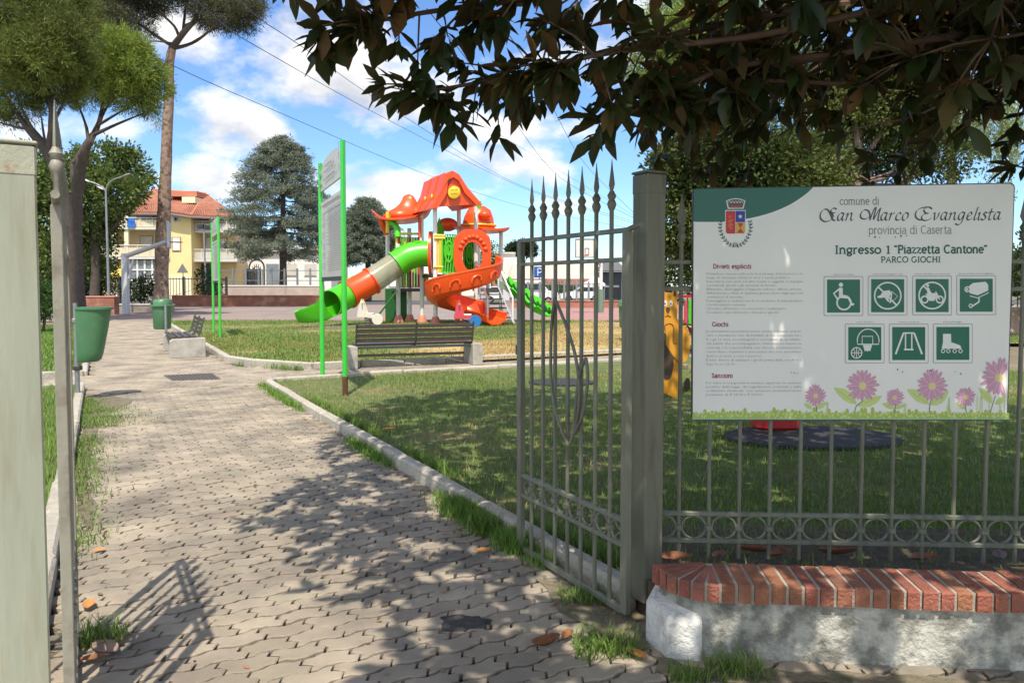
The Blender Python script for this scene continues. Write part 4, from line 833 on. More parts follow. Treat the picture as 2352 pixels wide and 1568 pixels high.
# main gabled roof
def gable():
    eFL, eFR = pp(993, 478, 28.4), pp(1108, 470, 28.9); aF = pp(1040, 393, 28.6)
    bk = pp(948, 474, 30.9) - pp(1003, 470, 28.7)
    bk = Vector((-1.12, 2.45, 0)); th = .17
    n = bk.normalized()
    prof = [eFL, eFL.lerp(aF, .5), aF + Vector((-.25, 0, -.12)), aF, aF + Vector((.25, 0, -.14)), eFR.lerp(aF, .5), eFR]
    cen = (eFL + eFR) / 2
    inner = [p + (cen - p).normalized() * th * 1.3 for p in prof]
    rings = []
    for t in (0, .02, .06, .94, .98, 1):
        grow = .0 if t in (0, 1) else .03
        up = [p + bk * t + (p - cen).normalized() * grow for p in prof]; dn = [p + bk * t for p in inner]; rings.append(up + dn[::-1])
    rf = part(MB().loft(rings), 'roof', M_or)
    g = MB(); tri = [eFL.lerp(eFR, .10) + Vector((0, .14, .05)), eFR.lerp(eFL, .10) + Vector((0, .14, .05)), aF + Vector((0, .14, -.2))]
    g.loft([tri, [p + bk.normalized() * .1 for p in tri]]); part(g, 'gable_panel', M_or, rf)
    ex = (eFR - eFL).normalized(); c = pp(1043, 442, 28.62); nn = Vector((ex.y, -ex.x, 0))
    if nn.y > 0: nn = -nn
    def dsc(r, k, c=c): return [c + nn * k + ex * r * math.cos(a) + Vector((0, 0, 1)) * r * math.sin(a) for a in np.linspace(0, 2 * math.pi, 24, endpoint=False)]
    lg = part(MB().loft([dsc(.235, -.1), dsc(.235, .03), dsc(.215, .04)]), 'round_badge', M_ye, rf)
    f = MB(); at = lambda x, z: c + nn * .042 + ex * x + Vector((0, 0, z))
    for sx in (-.075, .075): f.tube([at(sx + .05 * math.cos(a), .06 + .035 * math.sin(a)) for a in np.linspace(.3, 2.84, 7)], .011, 5)
    for k in range(5): f.box(at(-.10 + .05 * k, -.055), (.03, .01, .055), 0)
    part(f, 'badge_marks', mat('badge_brown', (.35, .12, .02), .5, .05, 3), lg)
    # moulded seams and a little gable flag on the left slope
    sm_ = MB()
    for t in (.33, .66): sm_.tube([p + bk * t + (p - cen).normalized() * .035 for p in prof], .035, 6)
    part(sm_, 'roof_ribs', M_or, rf)
    y = MB(); 
    for t, w in ((.25, .22), (.55, .22)): p0 = eFL.lerp(aF, .35) + bk * t - ex * .06; y.ell(p0, (.05, .14, .12), 10, 6)
    part(y, 'roof_stars', M_ye, rf)
gable()
def deck(pts, z, name='deck'):
    a = [Vector((p[0], p[1], z)) for p in pts]; part(MB().loft([[p - Vector((0, 0, .12)) for p in a], a]), name, M_deck, smooth=False)
cFL, cFR, cBL, cBR = [pp(x, 600, d) for x, d in ((999, dFL), (1090, dFR), (968, dBL), (1054, dBR))]
ZD = 1.95
deck([cFL, cFR, cBR, cBL], ZD)
cL = [pp(x, 600, d) for x, d in ((914, 30.2), (968, 30.4), (960, 32.5), (888, 31.8))]; deck(cL, 1.40)
cR = [pp(x, 600, d) for x, d in ((1098, 31.0), (1151, 31.3), (1140, 33), (1085, 33))]; deck(cR, 1.40)
# barriers: green lattice panels, yellow bars, coloured bars
def panel_lattice(p0, p1, z0, z1, name, m):
    p0 = Vector((p0.x, p0.y, 0)); p1 = Vector((p1.x, p1.y, 0)); d = p1 - p0; L_ = d.length; e = d / L_; mb = MB(); at = lambda s, z: p0 + e * s + Vector((0, 0, z)); H = z1 - z0
    mb.tube([at(0, z0), at(0, z1), at(L_, z1), at(L_, z0), at(0, z0)], .05, 8)
    for k in range(1, 5): mb.tube([at(L_ * k / 5, z0), at(L_ * k / 5 + .05, z0 + H * .5), at(L_ * k / 5, z1)], .03, 6)
    mb.tube([at(L_ * (.5 + .3 * math.cos(a)), z0 + H * (.55 + .27 * math.sin(a))) for a in np.linspace(0, 6.28, 18)], .045, 6)
    mb.tube([at(L_ * (.5 + .15 * math.cos(a)), z0 + H * (.58 + .13 * math.sin(a))) for a in np.linspace(0, 6.28, 14)], .04, 6)
    mb.box((at(L_ / 2, (z0 + z1) / 2)), (L_, .03, H), math.atan2(e.y, e.x)) if m is M_dg else None
    return part(mb, name, m)
gl, gr_ = pp(1016, 600, 28.95), pp(1046, 600, 29.05)
panel_lattice(gl, gr_, ZD + .05, 3.45, 'lattice_panel', M_gn)
p0, p1 = pp(1016, 600, 29.02), pp(1046, 600, 29.1); panel_lattice(p0, p1, ZD + .1, 3.35, 'back_panel', M_dg)
p0, p1 = pp(1066, 600, 30.8), pp(1092, 600, 30.6); panel_lattice(p0, p1, ZD + .05, 3.35, 'lattice_panel', M_gn); panel_lattice(p0 + Vector((0, .1, 0)), p1 + Vector((0, .1, 0)), ZD + .05, 3.3, 'back_panel', M_dg)
for px in (1004, 1009, 1013): a = pp(px, 600, 28.95); part(MB().tube([(a.x, a.y, ZD + .05), (a.x, a.y, 3.3)], .035, 8), 'barrier_bar', M_ye)
for py in (541, 547): part(MB().tube([pp(997, py, 28.9), pp(1022, py, 28.95)], .055, 8), 'post_clamp', M_ye)
part(MB().tube([pp(995, 613, 28.9), pp(1018, 613, 28.95)], .05, 8), 'post_clamp', M_ye)
for k, m in enumerate((M_ye, M_rd, M_gn, M_ye, M_gn, M_rd, M_ye, M_gn, M_or)): a = pp(911 + 6.2 * k, 540, 30.25 + .06 * k); part(MB().tube([(a.x, a.y, 1.45), (a.x, a.y, 3.45)], .05, 8), 'barrier_bar', m)
part(MB().tube([pp(910, 537, 30.2), pp(966, 537, 30.6)], .045, 8), 'top_rail', M_ye)
# leafy crest behind the main deck
lf = MB()
for x0, y0, x1, y1 in ((1009, 545, 1009, 500), (1009, 540, 1001, 510), (1009, 540, 1018, 508), (1008, 548, 1000, 528), (1010, 548, 1019, 528)):
    a, b = pp(x0, y0, 30.7), pp(x1, y1, 30.7); d = b - a; s = Vector((-d.z, 0, d.x)).normalized(); lf.loft([[a + d * t + s * w, a + d * t + Vector((0, .06, 0)), a + d * t - s * w, a + d * t - Vector((0, .06, 0))] for t, w in ((0, .04), (.35, .11), (.7, .09), (1, .01))])
part(lf, 'leaf_crest', M_gn)
part(MB().tube([pp(1006, 560, 30.6), pp(1007, 545, 30.6), pp(1014, 540, 30.6), pp(1019, 552, 30.6)], .10, 10), 'crest_stem', M_gn)
# tube slide
cl = smooth_pts([pp(990, 583, 29.75), pp(962, 584, 29.7), pp(934, 592, 29.6), pp(905, 611, 29.45), pp(853, 645, 29.1), pp(804, 673, 28.6), pp(778, 688, 28.2), pp(758, 697, 27.75)], 6)
RT = .50
def tube_seg(i0, i1, name, m, r=RT):
    mb = MB(); n = 26; pts = cl[i0:i1 + 1]
    ri = []; ro = []
    for i in range(len(pts)):
        j = i0 + i; t = (cl[min(j + 1, len(cl) - 1)] - cl[max(j - 1, 0)]).normalized(); u = Vector((0, 1, 0)); u = (u - t * u.dot(t)).normalized(); v = t.cross(u)
        ri.append([pts[i] + (u * math.cos(a) + v * math.sin(a)) * (r - .03) for a in np.linspace(0, 2 * math.pi, n, endpoint=False)])
        ro.append([pts[i] + (u * math.cos(a) + v * math.sin(a)) * r for a in np.linspace(0, 2 * math.pi, n, endpoint=False)])
    mb.loft(ro + ri[::-1] + [ro[0]], False); return part(mb, name, m)
tube_seg(0, 17, 'tube_slide', M_gn); tube_seg(17, 24, 'clear_tube', M_clear, RT - .01); tube_seg(24, 31, 'tube_slide', M_or); tube_seg(31, len(cl) - 1, 'tube_slide', M_gn)
def flange(i, m, r0=RT - .02, r1=RT + .06):
    t = (cl[min(i + 1, len(cl) - 1)] - cl[max(i - 1, 0)]).normalized(); u = Vector((0, 1, 0)); u = (u - t * u.dot(t)).normalized(); v = t.cross(u); mb = MB(); c = cl[i]
    rg = lambda r, k: [c + t * k + (u * math.cos(a) + v * math.sin(a)) * r for a in np.linspace(0, 2 * math.pi, 26, endpoint=False)]
    mb.loft([rg(r0, -.03), rg(r1, -.03), rg(r1, .03), rg(r0, .03), rg(r0, -.03)], False); part(mb, 'tube_flange', m)
for i, m in ((17, M_gn), (24, M_or), (31, M_or)): flange(i, m)
rim = MB()                                        # bumps moulded on the green bend
for j, a in ((6, -1.9), (9, -1.2), (13, -1.8), (15, -1.1), (28, -1.7), (27, -1.2)):
    t = (cl[j + 1] - cl[j - 1]).normalized(); u = Vector((0, 1, 0)); u = (u - t * u.dot(t)).normalized(); v = t.cross(u); c = cl[j] + (u * math.cos(a) + v * math.sin(a)) * RT; w = u * -math.sin(a) + v * math.cos(a)
    rim.tube([c + t * .16 * math.cos(q) + w * .12 * math.sin(q) for q in np.linspace(0, 5.2, 12)], .022, 5)
part(rim, 'tube_mouldings', M_gn)
e0 = cl[0]; ent = MB()
for rr0, zz in ((.50, 0),): ent.loft([[e0 + Vector((x, q * .78, z)) for q, z in [(math.cos(a) * s, math.sin(a) * s * .95) for a in np.linspace(0, 2 * math.pi, 28, endpoint=False)]] for s, x in ((.62, -.06), (.92, -.06), (.92, .06), (.62, .06), (.62, -.06))], False)
part(ent, 'tube_entry_panel', M_or)
# runout lip
lip = MB(); a0 = cl[-1]; L1 = []
lip_e = Vector((.45, .89, 0))
for k, (px, py, dd, w, h) in enumerate(((764, 724, 27.9, .52, .70), (750, 732, 27.6, .58, .58), (732, 736, 27.3, .62, .50), (714, 738, 27.05, .60, .44), (699, 738, 26.9, .46, .38), (689, 737, 26.85, .22, .22))):
    c = pp(px, py, dd); c.z = max(c.z, .10); n_ = 14; ring = [c + lip_e * (-w * math.cos(a)) + Vector((0, 0, h * (abs(math.cos(a)) ** 2.2))) for a in np.linspace(0, math.pi, n_)]
    L1.append(ring + [q + Vector((0, 0, -.05)) + lip_e * ((q - c).dot(lip_e) * .07) for q in ring[::-1]])
part(lip.loft(L1), 'slide_lip', M_gn)
# spiral slide
sc_ = pp(1064, 700, 28.3); SCx, SCy, SR = sc_.x, sc_.y, .98
path = []
for k in range(33):
    a = R(35 - k * 10.2); f = k / 32; r = SR * (1.0 - .06 * f); z = ZD + .06 - 1.62 * f ** .93; path.append(Vector((SCx + r * math.cos(a), SCy + r * math.sin(a), z)))
en = smooth_pts([path[-1], pp(1085, 722, 28.7), pp(1108, 736, 28.3), pp(1126, 744, 27.9), pp(1138, 748, 27.6)], 4)[1:]
for i, p in enumerate(en): p.z = path[-1].z + (.16 - path[-1].z) * min(1, (i + 1) / len(en) * 1.15)
path = path + en; rg = []
for i, p in enumerate(path):
    t = (path[min(i + 1, len(path) - 1)] - path[max(i - 1, 0)]).normalized(); s = Vector((t.y, -t.x, 0)).normalized(); rad = (Vector((SCx, SCy, 0)) - Vector((p.x, p.y, 0))).normalized()
    if s.dot(rad) > 0: s = -s                     # s points outwards
    fo = .62 if i < 28 else max(.34, .62 - .03 * (i - 28)); fi = .30
    sec = [(.44, fo), (.41, fo * .5), (.33, .10), (.15, .0), (-.12, .0), (-.28, .10), (-.34, fi)]
    sec2 = [(-.40, fi), (-.34, .05), (-.16, -.06), (.18, -.06), (.39, .05), (.47, fo * .5), (.51, fo)]
    rg.append([p + s * a + Vector((0, 0, b)) for a, b in sec + sec2])
sp_ = part(MB().loft(rg), 'spiral_slide', M_or)
em = MB()
for i in (7, 10, 13, 16):
    p = path[i]; t = (path[i + 1] - path[i - 1]).normalized(); s = Vector((t.y, -t.x, 0)).normalized(); rad = Vector((SCx - p.x, SCy - p.y, 0))
    if s.dot(rad) > 0: s = -s
    em.tube([p + s * .485 + t * .19 * math.cos(q) + Vector((0, 0, .26 + .15 * math.sin(q))) for q in np.linspace(-.4, 3.5, 10)], .035, 6)
part(em, 'slide_mouldings', M_or, sp_)
edge = MB().tube([rg[i][0] + (rg[i][-1] - rg[i][0]) * .5 for i in range(len(rg))], .05, 8); part(edge, 'slide_rim', M_or, sp_)
a, b = pp(1050, 600, 28.9), pp(1121, 600, 29.2); e = (b - a).normalized(); e.z = 0; LL = (b - a).length; at = lambda s, z: Vector((a.x, a.y, 0)) + e * s + Vector((0, 0, z)); nn = Vector((-e.y, e.x, 0))
def ring_panel(k):
    out = [(0, 1.85), (.12, 1.85), (.12, 2.2)] ; 
    ou = [(LL * .5 + LL * .60 * math.copysign(abs(math.cos(q)) ** .5, math.cos(q)), 2.72 + .90 * math.copysign(abs(math.sin(q)) ** .6, math.sin(q)) + (.05 * math.sin(5 * q) if math.sin(q) > 0 else 0)) for q in np.linspace(0, 2 * math.pi, 40, endpoint=False)]
    inn = [(LL * .5 + LL * .33 * math.cos(q), 2.62 + .56 * math.sin(q)) for q in np.linspace(0, 2 * math.pi, 40, endpoint=False)]
    return ou, inn
ou, inn = ring_panel(0); mb = MB()
mb.loft([[at(*p) for p in inn], [at(*p) for p in ou], [at(*p) + nn * .12 for p in ou], [at(*p) + nn * .12 for p in inn], [at(*p) for p in inn]], False); epn = part(mb, 'slide_entry_panel', M_or)
mo = MB()
for k in range(9): q = R(20 + 17 * k); mo.ell(at(LL * .5 + LL * .44 * math.cos(q), 2.68 + .70 * math.sin(q)) - nn * .02, (.10, .05, .08), 8, 5)
part(mo, 'panel_mouldings', M_or, epn)
# hat roofs of the two lower towers
def hat(c, rx, ry, curl, dome, name, tilt=0, lumps=()):
    n = 36; M = Matrix.Rotation(tilt, 3, 'Y'); rings = []
    for s, z, fl in ((.0, -.02, 0), (.55, -.06, 0), (.9, -.05, .6), (1.0, .0, 1), (1.0, .07, 1), (.9, .05, .6), (.58, .06, 0), (.52, .12, 0), (.47, dome * .5, 0), (.36, dome * .85, 0), (.18, dome, 0), (.0, dome * 1.02, 0)):
        s = max(s, .01); rings.append([c + M @ Vector((rx * s * math.cos(a), ry * s * math.sin(a), z + fl * curl * abs(math.cos(a)) ** 3 - fl * .08 * abs(math.sin(a)))) for a in np.linspace(0, 2 * math.pi, n, endpoint=False)])
    h = part(MB().loft(rings), name, M_or)
    if lumps:
        mb = MB()
        for dx, dy, dz, r in lumps: mb.ell(c + M @ Vector((dx, dy, dz)), r, 12, 8)
        part(mb, 'hat_knob', M_or, h)
    return h
cR_ = pp(1098, 527, 31.2); hh = hat(cR_, 1.28, 1.1, .12, .95, 'hat_roof', R(4), ((.25, -.55, .55, (.26, .2, .18)),))
part(MB().tube([cR_ + Vector((.56 * math.cos(a) * 1.28, .62 * math.sin(a), .16)) for a in np.linspace(0, 6.283, 24)], .05, 6), 'hat_band', M_ye, hh)
cLh = pp(925, 505, 31.0); hl_ = hat(cLh, 1.22, 1.1, .45, .22, 'hat_roof', R(-4)); rr8 = []
for k, (ox, z, r) in enumerate(((-.05, .05, .80), (-.02, .22, .78), (.06, .36, .62), (.16, .48, .46), (.24, .62, .36), (.27, .80, .27), (.26, .95, .20), (.25, 1.03, .04))): rr8.append([cLh + Vector((ox + 1.0 * r * (1 + .10 * math.sin(3 * a + k * .7)) * math.cos(a), .8 * r * (1 + .10 * math.sin(3 * a + k * .7)) * math.sin(a), z)) for a in np.linspace(0, 2 * math.pi, 28, endpoint=False)])
part(MB().loft(rr8), 'crumpled_crown', M_or, hl_, 2)
part(MB().tube([pp(874, 500, 30.7), pp(880, 520, 30.7), pp(890, 536, 30.9)], .12, 10), 'curved_bracket', M_or)
part(MB().tube([pp(893, 494, 30.5), pp(893, 510, 30.5), pp(904, 512, 30.4), pp(912, 524, 30.3), pp(914, 545, 30.2)], .13, 10), 'curved_pipe', M_gn)
part(MB().tube([pp(890, 486, 30.4), pp(890, 535, 30.4)], .07, 8), 'climbing_pole', M_ye)
part(MB().ell(pp(1028, 516, 30.9), (.42, .3, .28), 14, 8), 'roof_knob', M_or)
part(MB().tube([pp(966, 500, 30.4), pp(966, 545, 30.4)], .10, 10), 'orange_column', M_or)
part(MB().tube([pp(1100, 478, 29.6), pp(1101, 472, 29.6), pp(1100, 462, 29.6)], .08, 8), 'roof_bracket', M_gn)
# dark climbing panel below the left deck, stairs with mesh rails, second slide
a = pp(910, 700, 31.2); part(MB().cbox((a.x, a.y, .72), (.86, .3, 1.36), .03), 'climbing_panel', M_dg)
nt_ = MB(); a0, a1 = pp(918, 690, 29.6), pp(860, 735, 29.3)
for s in (-.3, .3): nt_.tube([pp(912, 668, 29.6 + s), pp(866, 728, 29.3 + s)], .04, 6)
for k in range(7): f = k / 6; nt_.tube([pp(912 - 46 * f, 668 + 60 * f, 29.3 - .3 * f), pp(912 - 46 * f, 668 + 60 * f, 29.9 - .3 * f)], .035, 6)
part(nt_, 'climbing_net', M_dg)
a = pp(976, 650, 30.6); part(MB().cbox((a.x, a.y, 1.55), (.3, .08, .9), .03), 'yellow_panel', M_ye)
a = pp(1020, 650, 30.2); part(MB().cbox((a.x, a.y, 1.45), (1.0, .08, .7), .03), 'low_panel', M_rd)
s0, s1 = pp(1118, 668, 31.0), pp(1152, 737, 28.3); s0.z = 1.42; s1.z = .05
d = (s1 - s0); side = Vector((-d.y, d.x, 0)).normalized() * .48; ns = 8
for k in range(ns):
    c = s0 + d * ((k + .5) / ns); e_ = Vector((d.x, d.y, 0)); part(MB().box(c, (.96, .27, .05), math.atan2(d.y, d.x) + R(90)), 'stair_tread', M_deck, smooth=False)
for sg in (-1, 1):
    b0, b1 = s0 + side * sg, s1 + side * sg
    part(MB().tube([b0 + Vector((0, 0, .05)), b1 + Vector((0, 0, .05))], .04, 6), 'stair_stringer', M_mesh)
    q0, q1 = b0, b0.lerp(b1, .92); up = Vector((0, 0, .95))
    part(MB().tube([q0 + Vector((0, 0, .1)), q0 + up, q0.lerp(q1, .2) + up, q1 + up * .95, q1 + Vector((0, 0, .05))], .035, 8), 'handrail', M_wh)
    mm2 = MB()
    for k in range(15):
        f = k / 14; mm2.tube([q0.lerp(q1, f) + Vector((0, 0, .12)), q0.lerp(q1, f) + up * .95], .012, 5)
    part(mm2, 'rail_infill', M_mesh)
part(MB().tube([pp(1136, 611, 31.3), pp(1140, 603, 31.3), pp(1150, 604, 31.4)], .05, 8), 'grab_rail', M_ye)
gs = [pp(1152, 650, 31.8), pp(1172, 664, 31.5), pp(1200, 684, 31.1), pp(1228, 705, 30.7), pp(1246, 717, 30.4), pp(1262, 724, 30.2)]
for p in gs: p.z = max(p.z, .14)
gs = smooth_pts(gs, 4); rg = []
for i, p in enumerate(gs):
    t = (gs[min(i + 1, len(gs) - 1)] - gs[max(i - 1, 0)]).normalized(); s = Vector((t.y, -t.x, 0)).normalized(); h = .26 + .05 * math.sin(i * 1.9)
    rg.append([p + s * a_ + Vector((0, 0, b_)) for a_, b_ in ((.42, h), (.33, .05), (.12, 0), (-.12, 0), (-.33, .05), (-.42, h), (-.50, h), (-.40, -.02), (-.14, -.07), (.14, -.07), (.40, -.02), (.50, h))])
gsl = part(MB().loft(rg), 'wavy_slide', M_gn)
em = MB()
for i in range(1, len(gs) - 1, 2): em.tube([gs[i] + Vector((0, -.47, .30)), gs[i] + Vector((.08, -.49, .12)), gs[i] + Vector((.2, -.47, .0))], .05, 6)
part(em, 'slide_mouldings', M_dg, gsl)
# worn bare earth at the slide ends
M_bare = mat('bare_earth', (.17, .14, .095), .95, .3, 4, .5, 40)
def patch(name, c, rx, ry, z, m, seed):
    q = random.Random(seed); n = 28; return struct(MB().poly([(c.x + rx * math.cos(6.283 * k / n) * q.uniform(.8, 1.1), c.y + ry * math.sin(6.283 * k / n) * q.uniform(.8, 1.1), z) for k in range(n)]).build(name, m))
patch('bare_earth', G(740, 755), 1.6, 1.3, ZL + .006, M_bare, 1); patch('bare_earth', G(1110, 765), 1.5, 1.4, ZL + .007, M_bare, 2)
# --- spring riders in front of the tower
M_pink = mat('rider_pink', (.55, .06, .09), .4, .06, 3); M_rblue = mat('rider_blue', (.02, .16, .42), .4, .06, 3); M_cream = mat('rider_cream', (.62, .57, .48), .5, .08, 4); M_spring = flat('spring_steel', (.12, .12, .12), .4)
def rider(label, c, body, accent, wheel, flip=1):
    t = thing('spring_rider', label, 'spring rider', c, 0, 'spring riders before the play tower')
    X = lambda x: x * flip
    MB().tube([(.13 * math.cos(a), .13 * math.sin(a), .02 + a * .0105) for a in np.linspace(0, 30, 90)], .018, 6).build('spring', M_spring, t, smooth=True)
    for y in (-.16, .16): MB().prism([(X(-.36), .38), (X(.34), .36), (X(.36), .46), (X(-.02), .50), (X(-.10), .78), (X(-.20), 1.02), (X(-.28), .82), (X(-.34), .52)], (0, y, 0), (1, 0, 0), (0, 0, 1), .04).build('side_panel', body, t)
    MB().cbox((X(.05), 0, .50), (.34, .30, .05), .015).build('seat', accent, t)
    MB().tube([(X(-.17), -.32, .86), (X(-.17), .32, .86)], .022, 8).build('handlebar', M_ye, t, smooth=True)
    MB().lathe([(.02, -.02), (.19, -.02), (.20, 0), (.19, .02), (.02, .02)], n=18).build('wheel_disc', wheel, t).matrix_local = Matrix.Translation((X(.36), -.20, .30)) @ Matrix.Rotation(R(90), 4, 'X')
    MB().tube([(X(-.12), -.24, .34), (X(-.12), .24, .34)], .022, 8).build('footrest', M_ye, t, smooth=True)
    return t
rider('cream spring rider with yellow handlebar beneath the tube slide', G(846, 752, ZL), M_cream, M_cream, M_cream)
rider('pink spring rider with blue disc beside the spiral slide foot', G(1068, 757, ZL), M_pink, M_wh, M_rblue)
# --- bear play panel house behind the railing
M_bear = mat('bear_yellow', (.66, .30, .022), .5, .06, 3); M_bbrown = mat('bear_brown', (.075, .045, .032), .6, .08, 3); M_beye = flat('bear_eye', (.75, .73, .68), .4); M_bline = flat('bear_line', (.25, .09, .01), .5); M_log = mat('round_log', (.55, .43, .24), .7, .1, 8)
BD = 10.1; bb = W(1556, 934, BD); bb.z = 0
BH = thing('play_house', 'small play house with yellow bear front panel behind the railing', 'play house', (bb.x, bb.y, 0))
def bw(px, py, k=0): return W(px, py, BD + k)
def bpx(X, Y): return 1492.9 + X * .1954, 650.8 + Y * .1954        # panel drawing units
def bshape(pts, name, m, k0, th, par=BH, sub=None):
    a = [bw(*bpx(x, y), k0) for x, y in pts]; mb = MB().loft([[p + Vector((0, th, 0)) for p in a], a]) ; return mb.build(name, m, par, True)
bear = sm2([(60, 700), (70, 560), (110, 470), (118, 300), (112, 180), (130, 140), (120, 100), (150, 70), (185, 105), (230, 105), (262, 110), (270, 80), (312, 75), (330, 130), (318, 180), (326, 290), (318, 400), (345, 460), (375, 560), (372, 760), (355, 900), (352, 1220), (350, 1440), (300, 1370), (225, 1310), (135, 1290), (60, 1330), (40, 1440), (20, 1200), (30, 900)], 3)
bp_ = bshape(bear, 'bear_panel', M_bear, 0, .03)
bshape(sm2([(20, 600), (182, 580), (188, 720), (230, 800), (278, 860), (270, 1000), (238, 1110), (190, 1130), (140, 1100), (40, 1080)], 3), 'brown_patch', M_bbrown, -.006, .005, bp_)
for x in (182, 249): bshape(oval(x, 235, 19, 38, n=14)[:-1], 'eye', M_beye, -.006, .005, bp_); bshape(oval(x - 4, 237, 8, 12, n=10)[:-1], 'pupil', M_rblue, -.010, .003, bp_)
bshape(sm2([(186, 290), (212, 278), (238, 295), (226, 335), (210, 345), (194, 330)], 3), 'nose', M_bbrown, -.006, .005, bp_)
bshape(oval(294, 118, 18, 34, n=12)[:-1], 'ear_inner', M_bbrown, -.006, .005, bp_)
ln = MB()
for l in ([(210, 345), (212, 372)], [(178, 385), (210, 375), (245, 392)], [(180, 560), (178, 490), (240, 470), (278, 520), (276, 690), (320, 700)], [(188, 720), (235, 800), (300, 890), (345, 930)]): ln.tube([bw(*bpx(x, y), -.004) for x, y in sm2(l, 4)], .006, 5)
ln.build('outline', M_bline, bp_, True)
bshape(sm2([(380, 490), (430, 520), (468, 640), (465, 800), (430, 900), (385, 930)], 3), 'side_panel', M_bear, .55, .03)
bshape([(385, 955), (450, 955), (450, 1015), (385, 1015)], 'log_end', M_log, .5, .2)
bshape(sm2([(400, 1440), (395, 1250), (420, 1130), (470, 1140), (480, 1440)], 3), 'brown_side', M_bbrown, .6, .03)
for k, (x, m) in enumerate(((340, M_log), (405, M_pink), (455, M_gn), (505, M_log), (555, M_rd), (605, M_gn))): bshape([(x, 200 + 10 * (k == 0)), (x + 34, 200), (x + 34, 480), (x, 470)], 'wall_slat', m, .75, .03)
bshape([(330, 140), (700, 130), (700, 160), (330, 170)], 'top_rail', M_rd, .74, .05)
bshape(sm2([(385, 470), (440, 500), (490, 600), (640, 620), (640, 560), (480, 520), (420, 460)], 3), 'arched_rail', mat('rail_crimson', (.25, .01, .03), .4), .62, .04)
for px, m in ((1530, M_log), (1640, M_log)): a = W(px, 930, BD + .75); MB().tube([(a.x, a.y, 0), (a.x, a.y, 1.35)], .05, 8).build('post', m, BH, True, True)
# red spring seat and rubber mat seen under the board
rs = G(1778, 992, ZL); rt = thing('rocking_seat', 'red rocking seat on the lawn under the white rules board', 'rocker', (rs.x, rs.y, ZL))
MB().cbox((0, 0, .20), (.44, .30, .36), .05).build('base', M_rd, rt); MB().cbox((0, .12, .62), (.52, .06, .50), .05).build('backrest', M_rd, rt); MB().cbox((0, -.05, .42), (.52, .42, .06), .025).build('seat', M_rd, rt)
mc = G(1865, 1010, ZL); mm3 = MB(); n = 30
mm3.loft([[Vector((mc.x + (.85 * s) * math.cos(6.283 * k / n), mc.y + .52 * s * math.sin(6.283 * k / n), z)) for k in range(n)] for s, z in ((1, ZL - .01), (1, ZL + .035), (.97, ZL + .045), (.02, ZL + .045))])
tag(mm3.build('rubber_mat', mat('rubber', (.035, .035, .04), .85, .2, 20, .4, 100)), 'dark round rubber mat on the shaded lawn behind the railing', 'mat')
mc = G(1290, 880, ZL); mm3 = MB()
mm3.loft([[Vector((mc.x + (.50 * s) * math.cos(6.283 * k / n), mc.y + .40 * s * math.sin(6.283 * k / n), z)) for k in range(n)] for s, z in ((1, ZL - .01), (1, ZL + .03), (.95, ZL + .035), (.02, ZL + .035))])
tag(mm3.build('rubber_mat', MATS['rubber']), 'low dark rubber mat on the sunlit lawn seen through the gate leaf', 'mat')
# --- loose bits blown over the paving
n = 420; fu = np.concatenate([rng.uniform(EDGE_L, EDGE_R, 200), EDGE_R - np.abs(rng.normal(0, .15, 120)), EDGE_L + np.abs(rng.normal(0, .15, 100))]); fv = np.concatenate([rng.uniform(2.4, 12, 200), rng.uniform(2.6, 9, 120), rng.uniform(3, 10, 100)])
C_ = np.stack([fu * UX - fv * UY, fu * UY + fv * UX, np.full(n, .006)], 1); a_ = rng.uniform(0, 6.28, n); L_ = rng.uniform(.008, .03, n)[:, None]
dx = np.stack([np.cos(a_), np.sin(a_), rng.uniform(-.1, .3, n)], 1) * L_; dy = np.stack([-np.sin(a_), np.cos(a_), rng.uniform(-.2, .2, n)], 1) * L_ * .45
tag(npmesh('leaf_litter', np.stack([C_ - dx, C_ + dy, C_ + dx, C_ - dy], 1).reshape(-1, 3), np.arange(4 * n).reshape(n, 4), mat('litter', (.24, .14, .07), .8, .2, 20, island=.4)), kind='stuff')
# --- fallen leaves
M_dry = mat('dry_leaf', (.26, .10, .045), .6, .25, 25, .3, 80, col2=(.16, .07, .035), c2scale=18); M_dry2 = mat('orange_leaf', (.52, .22, .06), .55, .2, 25); M_dry3 = mat('grey_leaf', (.28, .20, .16), .7, .2, 20)
def fallen(px, py, L_, ang, m, label, z=.0, curl=.35):
    p = G(px, py, z); mb = MB(); n = 9; rows = []
    for i in range(n):
        t = i / (n - 1); w = L_ * .24 * math.sin(math.pi * min(1, t * .92 + .04)) ** .8; c = Vector((L_ * (t - .5), 0, .012 + curl * L_ * (t - .5) ** 2 * random.uniform(.7, 1.1)))
        rows.append([c + Vector((0, w * s, abs(s) * w * curl * 1.3)) for s in (-1, -.5, 0, .5, 1)])
    vs = []; Rm = Matrix.Rotation(ang, 3, 'Z') @ Matrix.Rotation(random.uniform(-.25, .25), 3, 'X')
    for r in rows: vs += [p + Rm @ q for q in r]
    mb.add(vs, [(i * 5 + j, i * 5 + j + 1, (i + 1) * 5 + j + 1, (i + 1) * 5 + j) for i in range(n - 1) for j in range(4)])
    tag(mb.build('fallen_leaf', m, None, smooth=2), label, 'leaf', 'fallen magnolia leaves')
fallen(1258, 1488, .15, .6, M_dry, 'large curled brown leaf on the paving left of the gate hinge weed', curl=.8)
fallen(1302, 1468, .10, 1.2, M_dry, 'smaller brown leaf just behind the large curled one by the gate', curl=.6)
fallen(1460, 1512, .115, -.9, M_dry2, 'bright orange leaf at the foot of the white corner block', curl=.5)
fallen(1108, 1268, .085, .3, M_dry2, 'yellow brown leaf by the grass at the free end of the right gate')
fallen(226, 1268, .075, .9, M_dry2, 'orange leaf lying alone on the sunlit paving at left')
